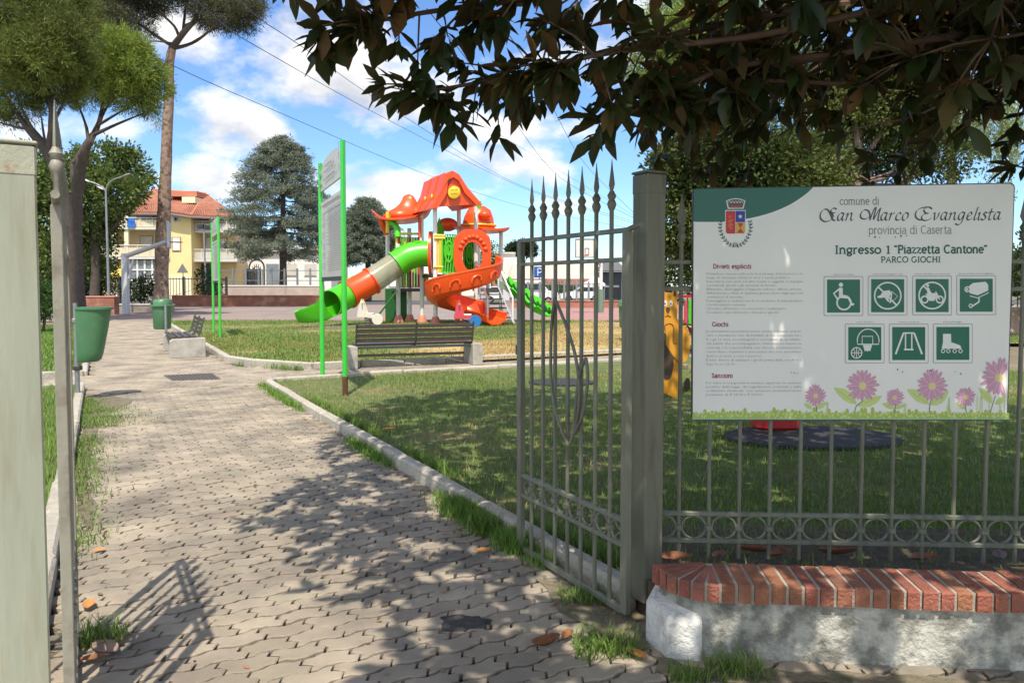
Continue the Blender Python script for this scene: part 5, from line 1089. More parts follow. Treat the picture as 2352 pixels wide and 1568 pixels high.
fallen(205, 1395, .12, 2.0, M_dry2, 'orange leaf against the foot of the left gate leaf')
fallen(245, 1495, .16, -.5, M_dry3, 'large greyish pink leaf in the shadow at the left gate foot')
fallen(215, 1520, .12, .4, M_dry, 'brown leaf crumpled under the large greyish one, lower left')
fallen(895, 988, .12, .3, M_dry2, 'pale brown leaf on the shaded lawn beside the kerb', z=ZL + .03)
for i, (px, py, L_, a, lab) in enumerate(((1548, 1290, .17, .1, 'long tan leaf behind the brick cap beside the shaded gate post'), (1735, 1272, .18, -.3, 'reddish leaf on the soil bed below the ring band, second from the post'), (1790, 1280, .16, .5, 'reddish leaf overlapping its neighbour on the soil bed under the board'),
                                            (1925, 1278, .20, .05, 'wide rusty leaf on the soil bed under the middle of the board'), (2120, 1290, .15, .3, 'dull brown leaf on the soil bed under the pink flowers'), (2300, 1285, .13, 1.2, 'upright greyish leaf on the soil bed near the right photo edge'), (1650, 1283, .12, .9, 'small dark leaf on the soil bed left of the reddish pair'))):
    fallen(px, py, L_, a, (M_dry, M_dry3)[i in (5,)], lab, z=.19, curl=.5)
# ================================================================== BUILDINGS, STREET, DISTANCE
def fb(mb, x0, y0, x1, y1, d, depth, ground=False):          # box seen as a pixel rectangle at distance d
    a, b = W(x0, y1, d), W(x1, y0, d); z0 = -.06 if ground else a.z
    return mb.box(((a.x + b.x) / 2, d + depth / 2, (z0 + b.z) / 2), (b.x - a.x, depth, b.z - z0))
M_yel = mat('yellow_render', (.76, .60, .29), .9, .08, .5); M_yel2 = mat('ochre_render', (.64, .49, .27), .9, .08, .5); M_ivory = mat('ivory_render', (.74, .66, .46), .9, .06, .5); M_tile = mat('terracotta_tiles', (.36, .145, .09), .85, .2, 1.5, .5, 14, col2=(.26, .11, .07), c2scale=2); M_ridge = mat('terracotta_trim', (.48, .17, .10), .8, .1, 2)
M_slab = mat('balcony_slab', (.58, .56, .52), .9, .1, 1); M_rail = mat('balcony_rail', (.66, .62, .52), .7, .08, 1); M_win = mat('window_dark', (.05, .055, .06), .15, .2, 1); M_shut = mat('shutter_beige', (.52, .48, .43), .7, .1, 2); M_frame = mat('window_trim', (.30, .22, .13), .8, .1, 2); M_glass = mat('veranda_glass', (.16, .19, .22), .12, .25, .8); M_fwhite = mat('frame_white', (.66, .65, .62), .6, .06, 2)
HD = 82.0
HY = thing('yellow_house', 'yellow apartment house with terracotta roof and white balconies behind the tall pine', 'house', (W(390, 650, HD).x, HD, 0))
def hb(name, m, x0, y0, x1, y1, d, depth, par=HY, ground=False): return fb(MB(), x0, y0, x1, y1, d, depth, ground).build(name, m, par, True)
hb('wall', M_yel2, 262, 482, 392, 690, HD + 2.2, 9, ground=True); hb('wall', M_yel, 388, 488, 438, 690, HD, 11, ground=True); hb('wall', M_yel2, 438, 492, 540, 690, HD + 2.6, 8, ground=True); hb('wall', M_yel, 236, 530, 264, 690, HD + 1.5, 8, ground=True)
hb('plinth', M_ivory, 387, 632, 439, 690, HD - .08, .1, ground=True)
# roof: hipped tile planes
ra = lambda x, y, d: W(x, y, d)
rp = [ra(258, 488, HD + .4), ra(392, 488, HD - .9), ra(438, 495, HD - .9), ra(546, 499, HD + 1.2)]
rdg0, rdg1 = ra(352, 436, HD + 7), ra(470, 444, HD + 7); backl, backr = ra(268, 487, HD + 15), ra(540, 490, HD + 15)
mb = MB(); low = Vector((0, 0, -.28))
mb.add([*rp, rdg0, rdg1, backl, backr] + [p + low for p in (*rp, backl, backr)], [(0, 1, 4), (1, 2, 5, 4), (2, 3, 5), (3, 7, 5), (7, 6, 4, 5), (6, 0, 4), (0, 8, 9, 1), (1, 9, 10, 2), (2, 10, 11, 3), (3, 11, 13, 7), (7, 13, 12, 6), (6, 12, 8, 0), (8, 12, 13, 11, 10, 9)])
rf = mb.build('roof', M_tile, HY, True)
tl = MB()
def courses(a, b, c, d, n):
    for k in range(1, n):
        f = k / n; p, q = a.lerp(b, f), d.lerp(c, f); tl.tube([p + Vector((0, -.02, .05)), q + Vector((0, -.02, .05))], .075, 5)
courses(rp[0], rp[1], rdg0, rdg0, 26); courses(rp[1], rp[2], rdg1, rdg0, 16); courses(rp[2], rp[3], rdg1, rdg1, 24)
tl.build('tile_courses', M_tile, rf, True)
MB().tube([rp[1], rdg0], .13, 6).build('hip_ridge', M_ridge, rf, True); MB().tube([rp[2], rdg1], .13, 6).build('hip_ridge', M_ridge, rf, True); MB().tube([rdg0, rdg1], .13, 6).build('hip_ridge', M_ridge, rf, True)
hb('roof_terrace', M_ridge, 385, 439, 452, 451, HD + 3, 3.5, rf); hb('dormer_wall', M_ivory, 418, 452, 448, 466, HD + 2.4, 3, rf)
MB().tube([p + Vector((0, -.05, -.22)) for p in rp], .10, 6).build('gutter', mat('gutter_grey', (.13, .13, .15), .5), HY, True)
hb('eave_band', M_fwhite, 258, 490, 392, 496, HD + .8, 1.5); hb('eave_band', M_fwhite, 386, 494, 440, 498, HD - .4, .45)
# balconies
for x0, x1, y0, y1, ry in ((238, 389, 522, 527, 500), (232, 389, 590, 595, 563), (438, 545, 530, 534, 508), (436, 545, 594, 601, 573)):
    s = hb('balcony_slab', M_slab, x0, y0, x1, y1, HD - .2 if x0 < 400 else HD + .6, 2.6 if x0 < 400 else 2.2)
    a, b = W(x0, ry, HD - .1 if x0 < 400 else HD + .7), W(x1, y0, HD - .1 if x0 < 400 else HD + .7)
    rl = MB(); rl.tube([(a.x, a.y, a.z), (b.x, a.y, a.z)], .045, 6)
    n = int((b.x - a.x) / .16)
    for k in range(n + 1): xx = a.x + (b.x - a.x) * k / n; rl.tube([(xx, a.y, b.z), (xx, a.y, a.z)], .018 if k % 8 else .05, 4)
    rl.build('balcony_railing', M_rail, s, True)
    if x0 < 400 or True: fb(MB(), x0 + 2, ry + 5, x1 - 2, y0 - 1, a.y + .10, .03).build('balcony_screen', M_ivory if x0 < 400 else M_slab, s, True)
for x in (291, 262, 389): hb('column', M_ivory, x - 2.5, 490, x + 2.5, 690, HD - .05 if x != 389 else HD + .1, .3, ground=True)
def window(x0, y0, x1, y1, d, m, par=HY, trim=True, bars=1):
    f = hb('window', M_frame if trim else M_fwhite, x0 - 2, y0 - 2, x1 + 2, y1 + 2, d - .08, .1, par); hb('pane', m, x0, y0, x1, y1, d - .12, .06, f)
    for k in range(bars): xx = x0 + (x1 - x0) * (k + 1) / (bars + 1); hb('glazing_bar', M_fwhite, xx - .6, y0, xx + .6, y1, d - .14, .03, f)
    return f
window(325, 486, 347, 522, HD + 2.2, M_glass); window(323, 543, 349, 563, HD + 2.2, M_shut, bars=0); window(247, 543, 269, 590, HD + 1.4, M_win); window(397, 546, 413, 575, HD, M_fwhite); window(399, 495, 402.5, 507, HD, M_win, trim=False, bars=0); window(405, 495, 408.5, 507, HD, M_win, trim=False, bars=0)
window(474, 545, 484, 594, HD + 2.6, M_shut, bars=0); window(462, 500, 476, 530, HD + 2.6, M_shut, bars=0); window(505, 548, 520, 594, HD + 2.6, M_shut); window(360, 540, 376, 590, HD + 2.2, M_shut)
vg = hb('veranda', M_glass, 298, 598, 386, 645, HD + .2, 1.9)
for x in (298, 316, 333, 350, 368, 386): hb('veranda_frame', M_fwhite, x - 1, 597, x + 1, 690, HD + .1, .08, vg, True)
hb('veranda_frame', M_fwhite, 298, 618, 386, 621, HD + .08, .08, vg); hb('veranda_base', M_slab, 298, 640, 386, 690, HD + .15, .1, vg, True)
hb('garage_opening', M_win, 441, 606, 500, 690, HD + 2.5, .15, ground=True)
tw = W(300, 512, HD - .35); mb = MB(); mb.loft([[tw + Vector((a + .05 * math.sin(k), -.03 * math.sin(k * 2) + t, b)) for a, t in ((-.42, 0), (0, -.05), (.42, 0), (.42, .03), (0, .02), (-.42, .03))] for k, b in enumerate((.50, .2, -.1, -.45))])
tag(mb.build('hanging_towel', mat('blue_cloth', (.02, .13, .50), .8, .2, 3)), 'blue towel hung over the top balcony of the yellow house', 'towel')
aw = W(255, 620, HD - .6); mb = MB(); mb.add([W(238, 604, HD + 1.2), W(285, 598, HD + 1.2), W(281, 632, HD - 1), W(248, 640, HD - 1), W(238, 606, HD + 1.2), W(285, 600, HD + 1.2), W(281, 634, HD - 1), W(248, 642, HD - 1)], [(0, 1, 2, 3), (7, 6, 5, 4), (0, 3, 7, 4), (3, 2, 6, 7), (2, 1, 5, 6), (1, 0, 4, 5)])
mb.build('awning', mat('awning_yellow', (.75, .52, .10), .8, .1, 1), HY, True)
# white house behind the cedar, low white hall on the right
M_bw = mat('white_render', (.72, .70, .66), .9, .08, .4); M_hall = mat('hall_cream', (.74, .69, .60), .9, .06, .3); M_brick_far = mat('brick_far', (.33, .16, .13), .9, .15, 1.2)
WH = thing('white_house', 'white low house with grey shutters behind the cedar', 'house', (W(640, 650, 88).x, 88, 0))
fb(MB(), 548, 575, 760, 690, 88, 9, True).build('wall', M_bw, WH, True); fb(MB(), 540, 568, 765, 577, 87.5, 10).build('roof_edge', M_slab, WH, True)
for x0, x1, y0, y1, m in ((565, 600, 618, 660, M_win), (612, 640, 606, 650, M_glass), (655, 680, 606, 632, M_shut), (700, 725, 606, 632, M_shut), (735, 752, 606, 640, M_glass)):
    w_ = fb(MB(), x0 - 2, y0 - 2, x1 + 2, y1 + 2, 87.9, .1).build('window', M_fwhite, WH, True); fb(MB(), x0, y0, x1, y1, 87.84, .06).build('pane', m, w_, True)
AG = thing('garden_gate', 'dark arched iron garden gate before the white house', 'gate', (W(590, 650, 78).x, 78, 0))
ag = MB(); c = W(590, 640, 78)
ag.tube([c + Vector((-.75, 0, -1.5)), c + Vector((-.75, 0, 1.2))] + [c + Vector((-.75 * math.cos(a), 0, 1.2 + .75 * math.sin(a))) for a in np.linspace(.2, 2.94, 9)] + [c + Vector((.75, 0, 1.2)), c + Vector((.75, 0, -1.5))], .09, 6)
for k in range(-3, 4): ag.tube([c + Vector((.2 * k, 0, -1.5)), c + Vector((.2 * k, 0, 1.5 - .06 * k * k))], .04, 5)
ag.build('ironwork', M_dark, AG, True); MB().tube([c + Vector((.33 * math.cos(a), -.03, .9 + .33 * math.sin(a))) for a in np.linspace(0, 6.283, 16)], .05, 5).build('ring_ornament', M_dark, AG, True)
HL = thing('white_hall', 'long low cream hall with brick base behind the games court', 'building', (W(1290, 640, 110).x, 110, 0))
fb(MB(), 1060, 582, 1182, 660, 112, 20, True).build('tall_block', M_hall, HL, True); fb(MB(), 1058, 579, 1184, 583, 111.7, 21).build('parapet', M_slab, HL, True)
fb(MB(), 1182, 606, 1480, 700, 110, 22, True).build('long_block', M_hall, HL, True); fb(MB(), 1130, 640, 1480, 700, 109.7, .4, True).build('brick_base', M_brick_far, HL, True)
a, b = W(1222, 607, 110), W(1330, 607, 110); t_ = W(1276, 596, 110).z
mb = MB(); mb.prism([(a.x, a.z), (b.x, b.z), (b.x - 1.5, t_), (a.x + 1.5, t_ + .1)], (0, 116, 0), (1, 0, 0), (0, 0, 1), .001); mb = MB(); mb.loft([[Vector((x, 110.5, z)) for x, z in ((a.x, a.z), (b.x, a.z), (b.x - 2, t_), (a.x + 2, t_))], [Vector((x, 120, z)) for x, z in ((a.x, a.z), (b.x, a.z), (b.x - 2, t_), (a.x + 2, t_))]]); mb.build('rooflight', M_bw, HL, True)
fb(MB(), 1200, 655, 1380, 676, 109.5, .3).build('shop_window', M_win, HL, True)
KI = thing('kiosk', 'dark roofed kiosk with white posts at the court edge', 'kiosk', (W(1408, 650, 70).x, 70, 0))
mb = MB(); a, b = W(1374, 622, 70), W(1436, 612, 70); mb.loft([[Vector((a.x, 69, a.z)), Vector((b.x, 69, a.z)), Vector((b.x, 73, a.z)), Vector((a.x, 73, a.z))], [Vector((a.x + .6, 70, a.z + .8)), Vector((b.x - .6, 70, a.z + .8)), Vector((b.x - .6, 72, a.z + .8)), Vector((a.x + .6, 72, a.z + .8))]]); mb.build('roof', mat('kiosk_roof', (.10, .105, .12), .6, .1, 1), KI, True)
fb(MB(), 1380, 624, 1430, 700, 70.6, 2.4, True).build('wall', mat('kiosk_wall', (.08, .085, .10), .6, .15, 1), KI, True)
for x in (1379, 1431): fb(MB(), x - 3, 626, x + 3, 700, 69.6, .25, True).build('post', M_fwhite, KI, True)
fb(MB(), 1390, 655, 1422, 660, 70.4, .2).build('counter', M_fwhite, KI, True); fb(MB(), 1392, 662, 1420, 690, 70.45, .12).build('shutter', M_win, KI, True)
TN = thing('canopy_tent', 'white peaked canopy beside the kiosk', 'canopy', (W(1362, 650, 66).x, 66, 0)); a = W(1362, 648, 66)
mb = MB(); r_ = .95; mb.loft([[a + Vector((sx * r_ * s + .25 * (1 - s), sy * r_ * s, z)) for sx, sy in ((-1, -1), (1, -1), (1, 1), (-1, 1))] for s, z in ((1, -.35), (1, -.15), (.55, .12), (.08, .62))]); mb.build('cloth', M_fwhite, TN, True)
for sx in (-1, 1):
    for sy in (-1, 1): MB().tube([(a.x + sx * .9, 66 + sy * .9, 0), (a.x + sx * .9, 66 + sy * .9, a.z - .2)], .04, 6).build('leg', M_galv, TN, True)
# low brick walls / planters and the white retaining wall beyond the court
M_bw2 = mat('brick_wall', (.28, .115, .075), .9, .22, 2.5, .3, 20, col2=(.36, .20, .15), c2scale=1.2); M_cap = mat('wall_cap', (.50, .44, .38), .9, .15, 2)
def lowwall(label, x0, x1, ytop, d, depth=.5, capm=None, m=None, name='brick_wall'):
    t = thing(name, label, 'wall', (W((x0 + x1) / 2, 690, d).x, d, 0)); fb(MB(), x0, ytop + 3, x1, 720, d, depth, True).build('body', m or M_bw2, t, True)
    a, b = W(x0, ytop + 3, d), W(x1, ytop, d); MB().cbox(((a.x + b.x) / 2, d + depth / 2, (a.z + b.z) / 2), (b.x - a.x + .06, depth + .08, b.z - a.z), .02).build('coping', capm or M_cap, t, True); return t
lowwall('long low brick wall at the far edge of the grey court', 395, 735, 678, 56, .6, M_bw2)
lowwall('pale stone retaining wall with a white top behind the brick wall', 512, 740, 655, 61, .8, M_fwhite, mat('pale_stone', (.46, .36, .31), .9, .2, 1.5), 'retaining_wall')
lowwall('low red brick planter wall left of the court, behind the green bin', 165, 262, 680, 40, .5, mat('pink_coping', (.50, .22, .18), .9, .15, 3))
lowwall('reddish brick wall at the right side of the court', 1165, 1440, 690, 52, .6, M_bw2, mat('red_wall', (.36, .14, .10), .9, .2, 2))
lowwall('low pale wall with dark gaps behind the left basketball post', 268, 392, 698, 44, .5, M_cap, mat('grey_wall', (.24, .21, .17), .9, .4, 2.2), 'kerb_wall')
# basketball goals
M_goal = mat('goal_grey', (.46, .46, .48), .5, .1, 3)
t = thing('basketball_goal', 'grey cranked basketball post seen from the side, left of the tall pine', 'basketball goal', G(290, 722)); d0 = t.location.y
pA = G(290, 722); a, b = W(291, 582, d0), W(386, 550, d0)
MB().cbox((pA.x, pA.y, a.z / 2), (.30, .30, a.z), .03).build('post', M_goal, t, True)
for y in (-.12, .12): MB().tube([a + Vector((0, y, -.12)), b + Vector((0, y, -.1))], .10, 8).build('arm', M_goal, t, True)
MB().tube([W(296, 640, d0), W(306, 596, d0)], .06, 6).build('brace', M_goal, t, True)
bd = W(388, 540, d0); MB().cbox((bd.x, bd.y, bd.z), (.12, 1.75, 1.35), .02, R(21)).build('backboard', M_goal, t, True); MB().cbox((bd.x - .07, bd.y - .03, bd.z), (.03, .7, .5), .01, R(21)).build('board_rib', M_dark, t, True)
hp = W(390, 556, d0); MB().tube([hp + Vector((.36 + .23 * math.cos(q), .13 + .23 * math.sin(q), 0)) for q in np.linspace(0, 6.283, 20)], .018, 6).build('hoop', M_dark, t, True); MB().tube([hp, hp + Vector((.15, .05, 0))], .03, 6).build('hoop_arm', M_dark, t, True)
t = thing('basketball_goal', 'white basketball backboard on a padded post seen through the gate leaf', 'basketball goal', G(1380, 717)); d0 = t.location.y; pA = G(1380, 717)
MB().tube([(pA.x, d0, 0), (pA.x, d0, W(0, 604, d0).z)], .10, 10).build('post', M_fwhite, t, True, True); MB().tube([(pA.x, d0, 0), (pA.x, d0, 1.3)], .17, 10).build('padding', mat('pad_green', (.14, .22, .15), .7), t, True, True)
bd = W(1343, 570, d0 - 1.0); MB().tube([W(1380, 604, d0), W(1368, 586, d0 - .9)], .06, 6).build('arm', M_goal, t, True); MB().tube([W(1380, 612, d0), W(1362, 588, d0 - .9)], .05, 6).build('arm', M_goal, t, True)
bo_ = MB().cbox((bd.x, d0 - 1.0, bd.z), (1.05, .06, 1.05), .01).build('backboard', M_fwhite, t, True)
ln = MB(); f_ = lambda x, z: Vector((bd.x + x, d0 - 1.045, bd.z + z))
ln.tube([f_(-.50, -.50), f_(.50, -.50), f_(.50, .50), f_(-.50, .50), f_(-.50, -.50)], .022, 4); ln.tube([f_(.02, -.36), f_(.02, .0), f_(.22, .0), f_(.22, -.36), f_(.02, -.36)], .018, 4); ln.build('board_lines', M_dark, bo_, True)
MB().tube([f_(-.05 + .22 * math.cos(q), -.42) + Vector((0, -.28 + .22 * math.sin(q), 0)) for q in np.linspace(0, 6.283, 18)], .02, 6).build('hoop', M_or, t, True)
# fences at the street
def rails(label, x0, x1, ytop, d, npost, m, picket=0, name='metal_fence', zb=.3):
    t = thing(name, label, 'fence', (W((x0 + x1) / 2, 690, d).x, d, 0)); A, B = W(x0, ytop, d), W(x1, ytop, d)
    for k in range(npost): x = A.x + (B.x - A.x) * k / (npost - 1); MB().cbox((x, d, A.z / 2 + .03), (.14, .14, A.z + .06), .01).build('fence_post', m, t, True)
    r_ = MB()
    for z in (zb, A.z - .12): MB().cbox(((A.x + B.x) / 2, d + .02, z), (B.x - A.x, .05, .06), .006).build('rail', m, t, True)
    if picket:
        n = int((B.x - A.x) / picket)
        for k in range(n): x = A.x + (B.x - A.x) * (k + .5) / n; r_.box((x, d + .05, (zb + A.z - .1) / 2), (.035, .02, A.z - zb + .1))
        pk = r_.build('pickets', m, t, True); pk['kind'] = 'stuff' if n > 100 else 'part'
        if n <= 100: del pk['kind']
    return t
rails('black picket fence with thick posts around the pine bed', 225, 520, 637, 60, 7, M_dark, .24)
rails('grey tube railing on top of the pale retaining wall', 505, 742, 618, 62.5, 9, M_galv, 0, zb=1.9)
rails('grey mesh fence behind the right brick wall', 1185, 1380, 648, 56, 8, M_galv, .35)
rails('dark boundary fence behind the play house at right', 1500, 2700, 640, 24, 9, mat('fence_dark_green', (.03, .05, .035), .6), .2)
PW = thing('boundary_wall', 'pinkish boundary wall right of the rules board', 'wall', (W(2400, 700, 23).x, 23, 0)); fb(MB(), 2240, 712, 2700, 800, 23, .3, True).build('body', mat('pink_render', (.55, .38, .33), .9, .15, 1), PW, True); fb(MB(), 2238, 706, 2700, 712, 22.95, .42).build('coping', M_cap, PW, True)
# street lamp, warning sign, parking sign, spotlights
t = thing('street_lamp', 'tall grey street lamp with two curved arms left of the yellow house', 'street lamp', (W(250, 680, 41.5).x, 41.5, 0)); b0 = W(250, 680, 41.5); tp = W(243, 440, 41.5)
MB().tube([(b0.x, 41.5, 0), (tp.x, 41.5, tp.z)], [.08, .05], 10).build('pole', M_galv, t, True, True)
for pts in ([(243, 440), (236, 430), (215, 420), (197, 414)], [(243, 440), (246, 428), (258, 414), (288, 404)]): MB().tube(smooth_pts([W(x, y, 41.5) for x, y in pts], 4), .042, 8).build('arm', M_galv, t, True, True)
for (x, y) in ((231, 432), (200, 415), (290, 403)): c = W(x, y, 41.5); MB().ell(c, (.30, .12, .07), 12, 6, Matrix.Rotation(R(25 if x < 250 else -20), 3, 'Y')).build('lamp_head', M_galv, t, True, True)
t = thing('warning_sign', 'grey back of a triangular warning sign before the yellow house', 'road sign', (W(420, 680, 66).x, 66, 0)); c = W(420, 616, 66)
MB().tube([(c.x, 66, 0), (c.x, 66, c.z + .3)], .05, 8).build('pole', M_galv, t, True); MB().prism([(-.50, -.40), (.50, -.40), (0, .42)], (c.x, 65.93, c.z), (1, 0, 0), (0, 0, 1), .02).build('triangle', mat('sign_back', (.17, .165, .16), .6), t, True)
t = thing('parking_sign', 'blue square parking sign with a white P behind the court', 'road sign', (W(1239, 680, 70).x, 70, 0)); c = W(1239, 625, 70)
MB().tube([(c.x, 70, 0), (c.x, 70, c.z + .4)], .05, 8).build('pole', M_galv, t, True); bl_ = MB().cbox((c.x, 69.9, c.z), (1.0, .04, 1.0), .01).build('plate', mat('sign_blue', (.01, .09, .36), .4), t, True)
mb = MB(); s_ = lambda x, z: Vector((c.x + x, 69.86, c.z + z)); mb.tube([s_(-.16, -.32), s_(-.16, .32), s_(.06, .32), s_(.19, .24), s_(.22, .14), s_(.19, .03), s_(.06, -.05), s_(-.16, -.05)], .055, 6); mb.build('letter_p', M_fwhite, bl_, True)
t = thing('floodlight_mast', 'slim mast with two floodlights before the yellow house', 'mast', (W(472, 690, 58).x, 58, 0)); c = W(468, 524, 58)
MB().tube([(c.x + .1, 58, 0), (c.x, 58, c.z)], .07, 8).build('pole', M_galv, t, True)
for x, y in ((461, 520), (478, 522)): MB().cbox(W(x, y, 57.9), (.45, .3, .35), .04).build('floodlight', M_dark, t, True)
# parked vehicles
M_carw = mat('car_white', (.68, .68, .67), .25, .03, 2, coat=.5); M_carr = mat('car_red', (.42, .03, .03), .25, .03, 2, coat=.5); M_cglass = mat('car_glass', (.03, .04, .05), .08, .1, 2); M_tyre = mat('tyre', (.02, .02, .02), .9)
def car(label, px, d, m, L_=4.1, H=1.48, van=False, rz=0):
    p = W(px, 680, d); t = thing('parked_car' if not van else 'parked_van', label, 'car' if not van else 'van', (p.x, d, -.03), rz, 'vehicles parked behind the court')
    h = L_ / 2
    prof = [(-h, .35), (-h + .05, .75), (-h + .2, .9), (-.62 * h, H * .97), (.05 * h, H), (.38 * h, .98), (h - .25, .82), (h, .62), (h, .32)] if not van else [(-h, .35), (-h, 1.7), (-h + .15, H), (.35 * h, H), (.62 * h, 1.15), (h - .1, .95), (h, .7), (h, .32)]
    def sec(s, ins): return [Vector((x, s * (.84 - (ins if z > .9 else 0)), z)) for x, z in prof]
    MB().loft([sec(-1, .16), sec(-1.02, .08)[:] if False else sec(-.8, .04), sec(.8, .04), sec(1, .16)]).build('body', m, t, smooth=True)
    gl = [(-.58 * h, H * .92), (.02 * h, H * .94), (.30 * h, 1.0), (-.72 * h, .96)] if not van else [(-.75 * h, H * .88), (.30 * h, H * .88), (.55 * h, 1.2), (-.75 * h, 1.2)]
    for s in (-1, 1): MB().prism([(x, z) for x, z in gl], (0, s * .80 if s < 0 else .76, 0), (1, 0, 0), (0, 0, 1), .045).build('side_window', M_cglass, t)
    for x in (-.62 * h, .62 * h):
        for s in (-1, 1): w = MB().lathe([(.05, -.1), (.30, -.1), (.32, -.06), (.32, .06), (.30, .1), (.05, .1)], n=18).build('wheel', M_tyre, t, smooth=True); w.matrix_local = Matrix.Translation((x, s * .74, .32)) @ Matrix.Rotation(R(90), 4, 'X'); MB().lathe([(.02, -.11), (.18, -.11), (.18, .11), (.02, .11)], n=12).build('rim', M_galv, w)
    for s in (-.6, .6): MB().cbox((h - .02, s, .70), (.08, .26, .12), .02).build('headlight', M_fwhite, t)
car('white parked car left of the tower steps, roof just in view', 1160, 66, M_carw); car('white parked van behind the far green slide', 1218, 62, M_carw, 4.6, 1.95, True); car('red parked car under the parking sign', 1210, 72, M_carr, 4.0, 1.9, True); car('white parked car between kiosk and mesh fence', 1335, 72, M_carw, 4.0, 1.45, rz=R(180))
# overhead wires: long catenaries to a pole far behind
M_wire = flat('wire', (.05, .05, .055), .6)
UP = thing('utility_pole', 'grey utility pole far behind the shaded gate post', 'pole', (W(1478, 690, 120).x, 120, 0)); MB().tube([(UP.location.x, 120, 0), (UP.location.x, 120, 14)], [.2, .12], 8).build('shaft', M_galv, UP, True); MB().cbox((UP.location.x, 120, 13.4), (2.2, .15, .15), .02).build('crossarm', M_galv, UP, True)
def wire(label, pts, r=.022):
    q = smooth_pts([W(x, y, d) for x, y, d in pts], 10); tag(MB().tube(q, r, 5).build('overhead_wire', M_wire), label, 'wire', 'overhead wires')
wire('lowest long overhead wire, passing behind the tall pine trunk', [(300, 95, 36), (410, 157, 42), (612, 246, 56), (985, 403, 90), (1215, 478, 112), (1478, 530, 120)])
wire('middle overhead wire, ending top left between two pine crowns', [(440, -10, 30), (520, 62, 36), (612, 120, 44), (900, 280, 74), (1215, 437, 110), (1478, 520, 120)])
wire('topmost overhead wire, leaving the picture top right of the tall pine', [(540, -10, 30), (600, 46, 36), (700, 112, 46), (900, 250, 72), (1200, 428, 108), (1478, 515, 120)])
wire('steep overhead wire falling from the magnolia leaves towards the gate spears', [(980, 20, 40), (1140, 222, 62), (1290, 410, 110), (1478, 512, 120)], .028)
wire('steepest overhead wire, just left of the drooping magnolia spray', [(1120, 10, 40), (1240, 192, 62), (1345, 378, 110), (1478, 510, 120)], .028)
wire('thin faint overhead wire behind the middle of the sky', [(1000, 210, 60), (1070, 262, 70), (1215, 350, 100), (1478, 508, 120)], .018)
# ================================================================== TREES
def leaf_mesh(name, C, Dn, L_, W_, m, parent, fold=.15, jitter=.5):
    # one folded diamond per leaf: C base points, Dn directions
    n = len(C); Dn = Dn + rng.normal(0, jitter, (n, 3)); Dn /= np.linalg.norm(Dn, axis=1)[:, None] + 1e-9
    S = np.cross(Dn, rng.normal(0, 1, (n, 3))); S /= np.linalg.norm(S, axis=1)[:, None] + 1e-9
    l = L_ * rng.uniform(.65, 1.3, n)[:, None]; w = W_ * rng.uniform(.7, 1.25, n)[:, None]; N = np.cross(Dn, S)
    V = np.stack([C, C + Dn * l * .5 + S * w + N * w * fold, C + Dn * l, C + Dn * l * .5 - S * w + N * w * fold], 1).reshape(-1, 3)
    F = np.arange(4 * n).reshape(n, 4)
    o = npmesh(name, V - np.array(rootloc(parent))[None], F, m, parent); return o
def clumps(blobs, per_m3, cr, leaves, seed=1, shell=.55, under=1.0):
    # leaf bases and outward directions grouped in clumps through a set of ellipsoids
    r = np.random.default_rng(seed); C = []; D = []
    for (c, rad) in blobs:
        c = np.array(c); rad = np.array(rad); vol = 4.19 * np.prod(rad); nc = max(4, int(per_m3 * vol ** .8))
        d = r.normal(0, 1, (nc, 3)); d /= np.linalg.norm(d, axis=1)[:, None]; d[:, 2] = np.where((d[:, 2] < 0) & (r.uniform(0, 1, nc) > under), -d[:, 2], d[:, 2])
        k = r.uniform(shell ** 3, 1, nc) ** (1 / 3); cc = c + d * k[:, None] * rad
        s = cr * r.uniform(.6, 1.4, nc)
        off = r.normal(0, .55, (nc, leaves, 3)) * s[:, None, None]
        P = (cc[:, None, :] + off).reshape(-1, 3); dd = (d[:, None, :] * .6 + off / s[:, None, None]).reshape(-1, 3)
        C.append(P); D.append(dd)
    return np.concatenate(C), np.concatenate(D)
M_bark = mat('pine_bark', (.27, .19, .145), .95, .35, 5, 1, 9, col2=(.13, .09, .07), c2scale=3.5, c2lo=.48, c2hi=.6); M_bark2 = mat('dark_bark', (.075, .06, .05), .95, .3, 6, .9, 12); M_bark3 = mat('pinkish_bark', (.20, .135, .115), .9, .25, 4, .6, 14)
def lm(name, g, g2, isl=.35, tr=.3, rough=.55, sc_=.35): return mat(name, g, rough, .15, 1.2, col2=g2, c2scale=sc_, c2lo=.42, c2hi=.62, island=isl, trans=tr, spec=.3)
M_pine = lm('pine_needles', (.10, .125, .03), (.17, .22, .045)); M_pine2 = lm('bright_pine_needles', (.22, .30, .05), (.13, .18, .04)); M_dpine = lm('dull_pine_needles', (.06, .07, .035), (.095, .10, .05)); M_broad = lm('broad_leaves', (.085, .13, .032), (.14, .20, .05)); M_cedar = lm('cedar_needles', (.16, .19, .14), (.235, .27, .20), .3, .2); M_cit = lm('right_leaves', (.055, .085, .022), (.16, .18, .045)); M_birch = lm('birch_leaves', (.30, .36, .16), (.22, .30, .10), .35, .45); M_hedge = lm('hedge_leaves', (.04, .09, .018), (.07, .14, .03)); M_shrub = lm('dark_shrub_leaves', (.022, .038, .015), (.04, .06, .02))
def trunk(mb, pts, r, wob=.04, n=10):
    q = smooth_pts(pts, 4); rs = np.interp(np.linspace(0, 1, len(q)), np.linspace(0, 1, len(r)), r)
    q = [p + Vector((random.gauss(0, wob * rr_), random.gauss(0, wob * rr_), 0)) for p, rr_ in zip(q, rs)]
    return mb.tube(q, list(rs * np.array([random.uniform(.92, 1.08) for _ in rs])), n)
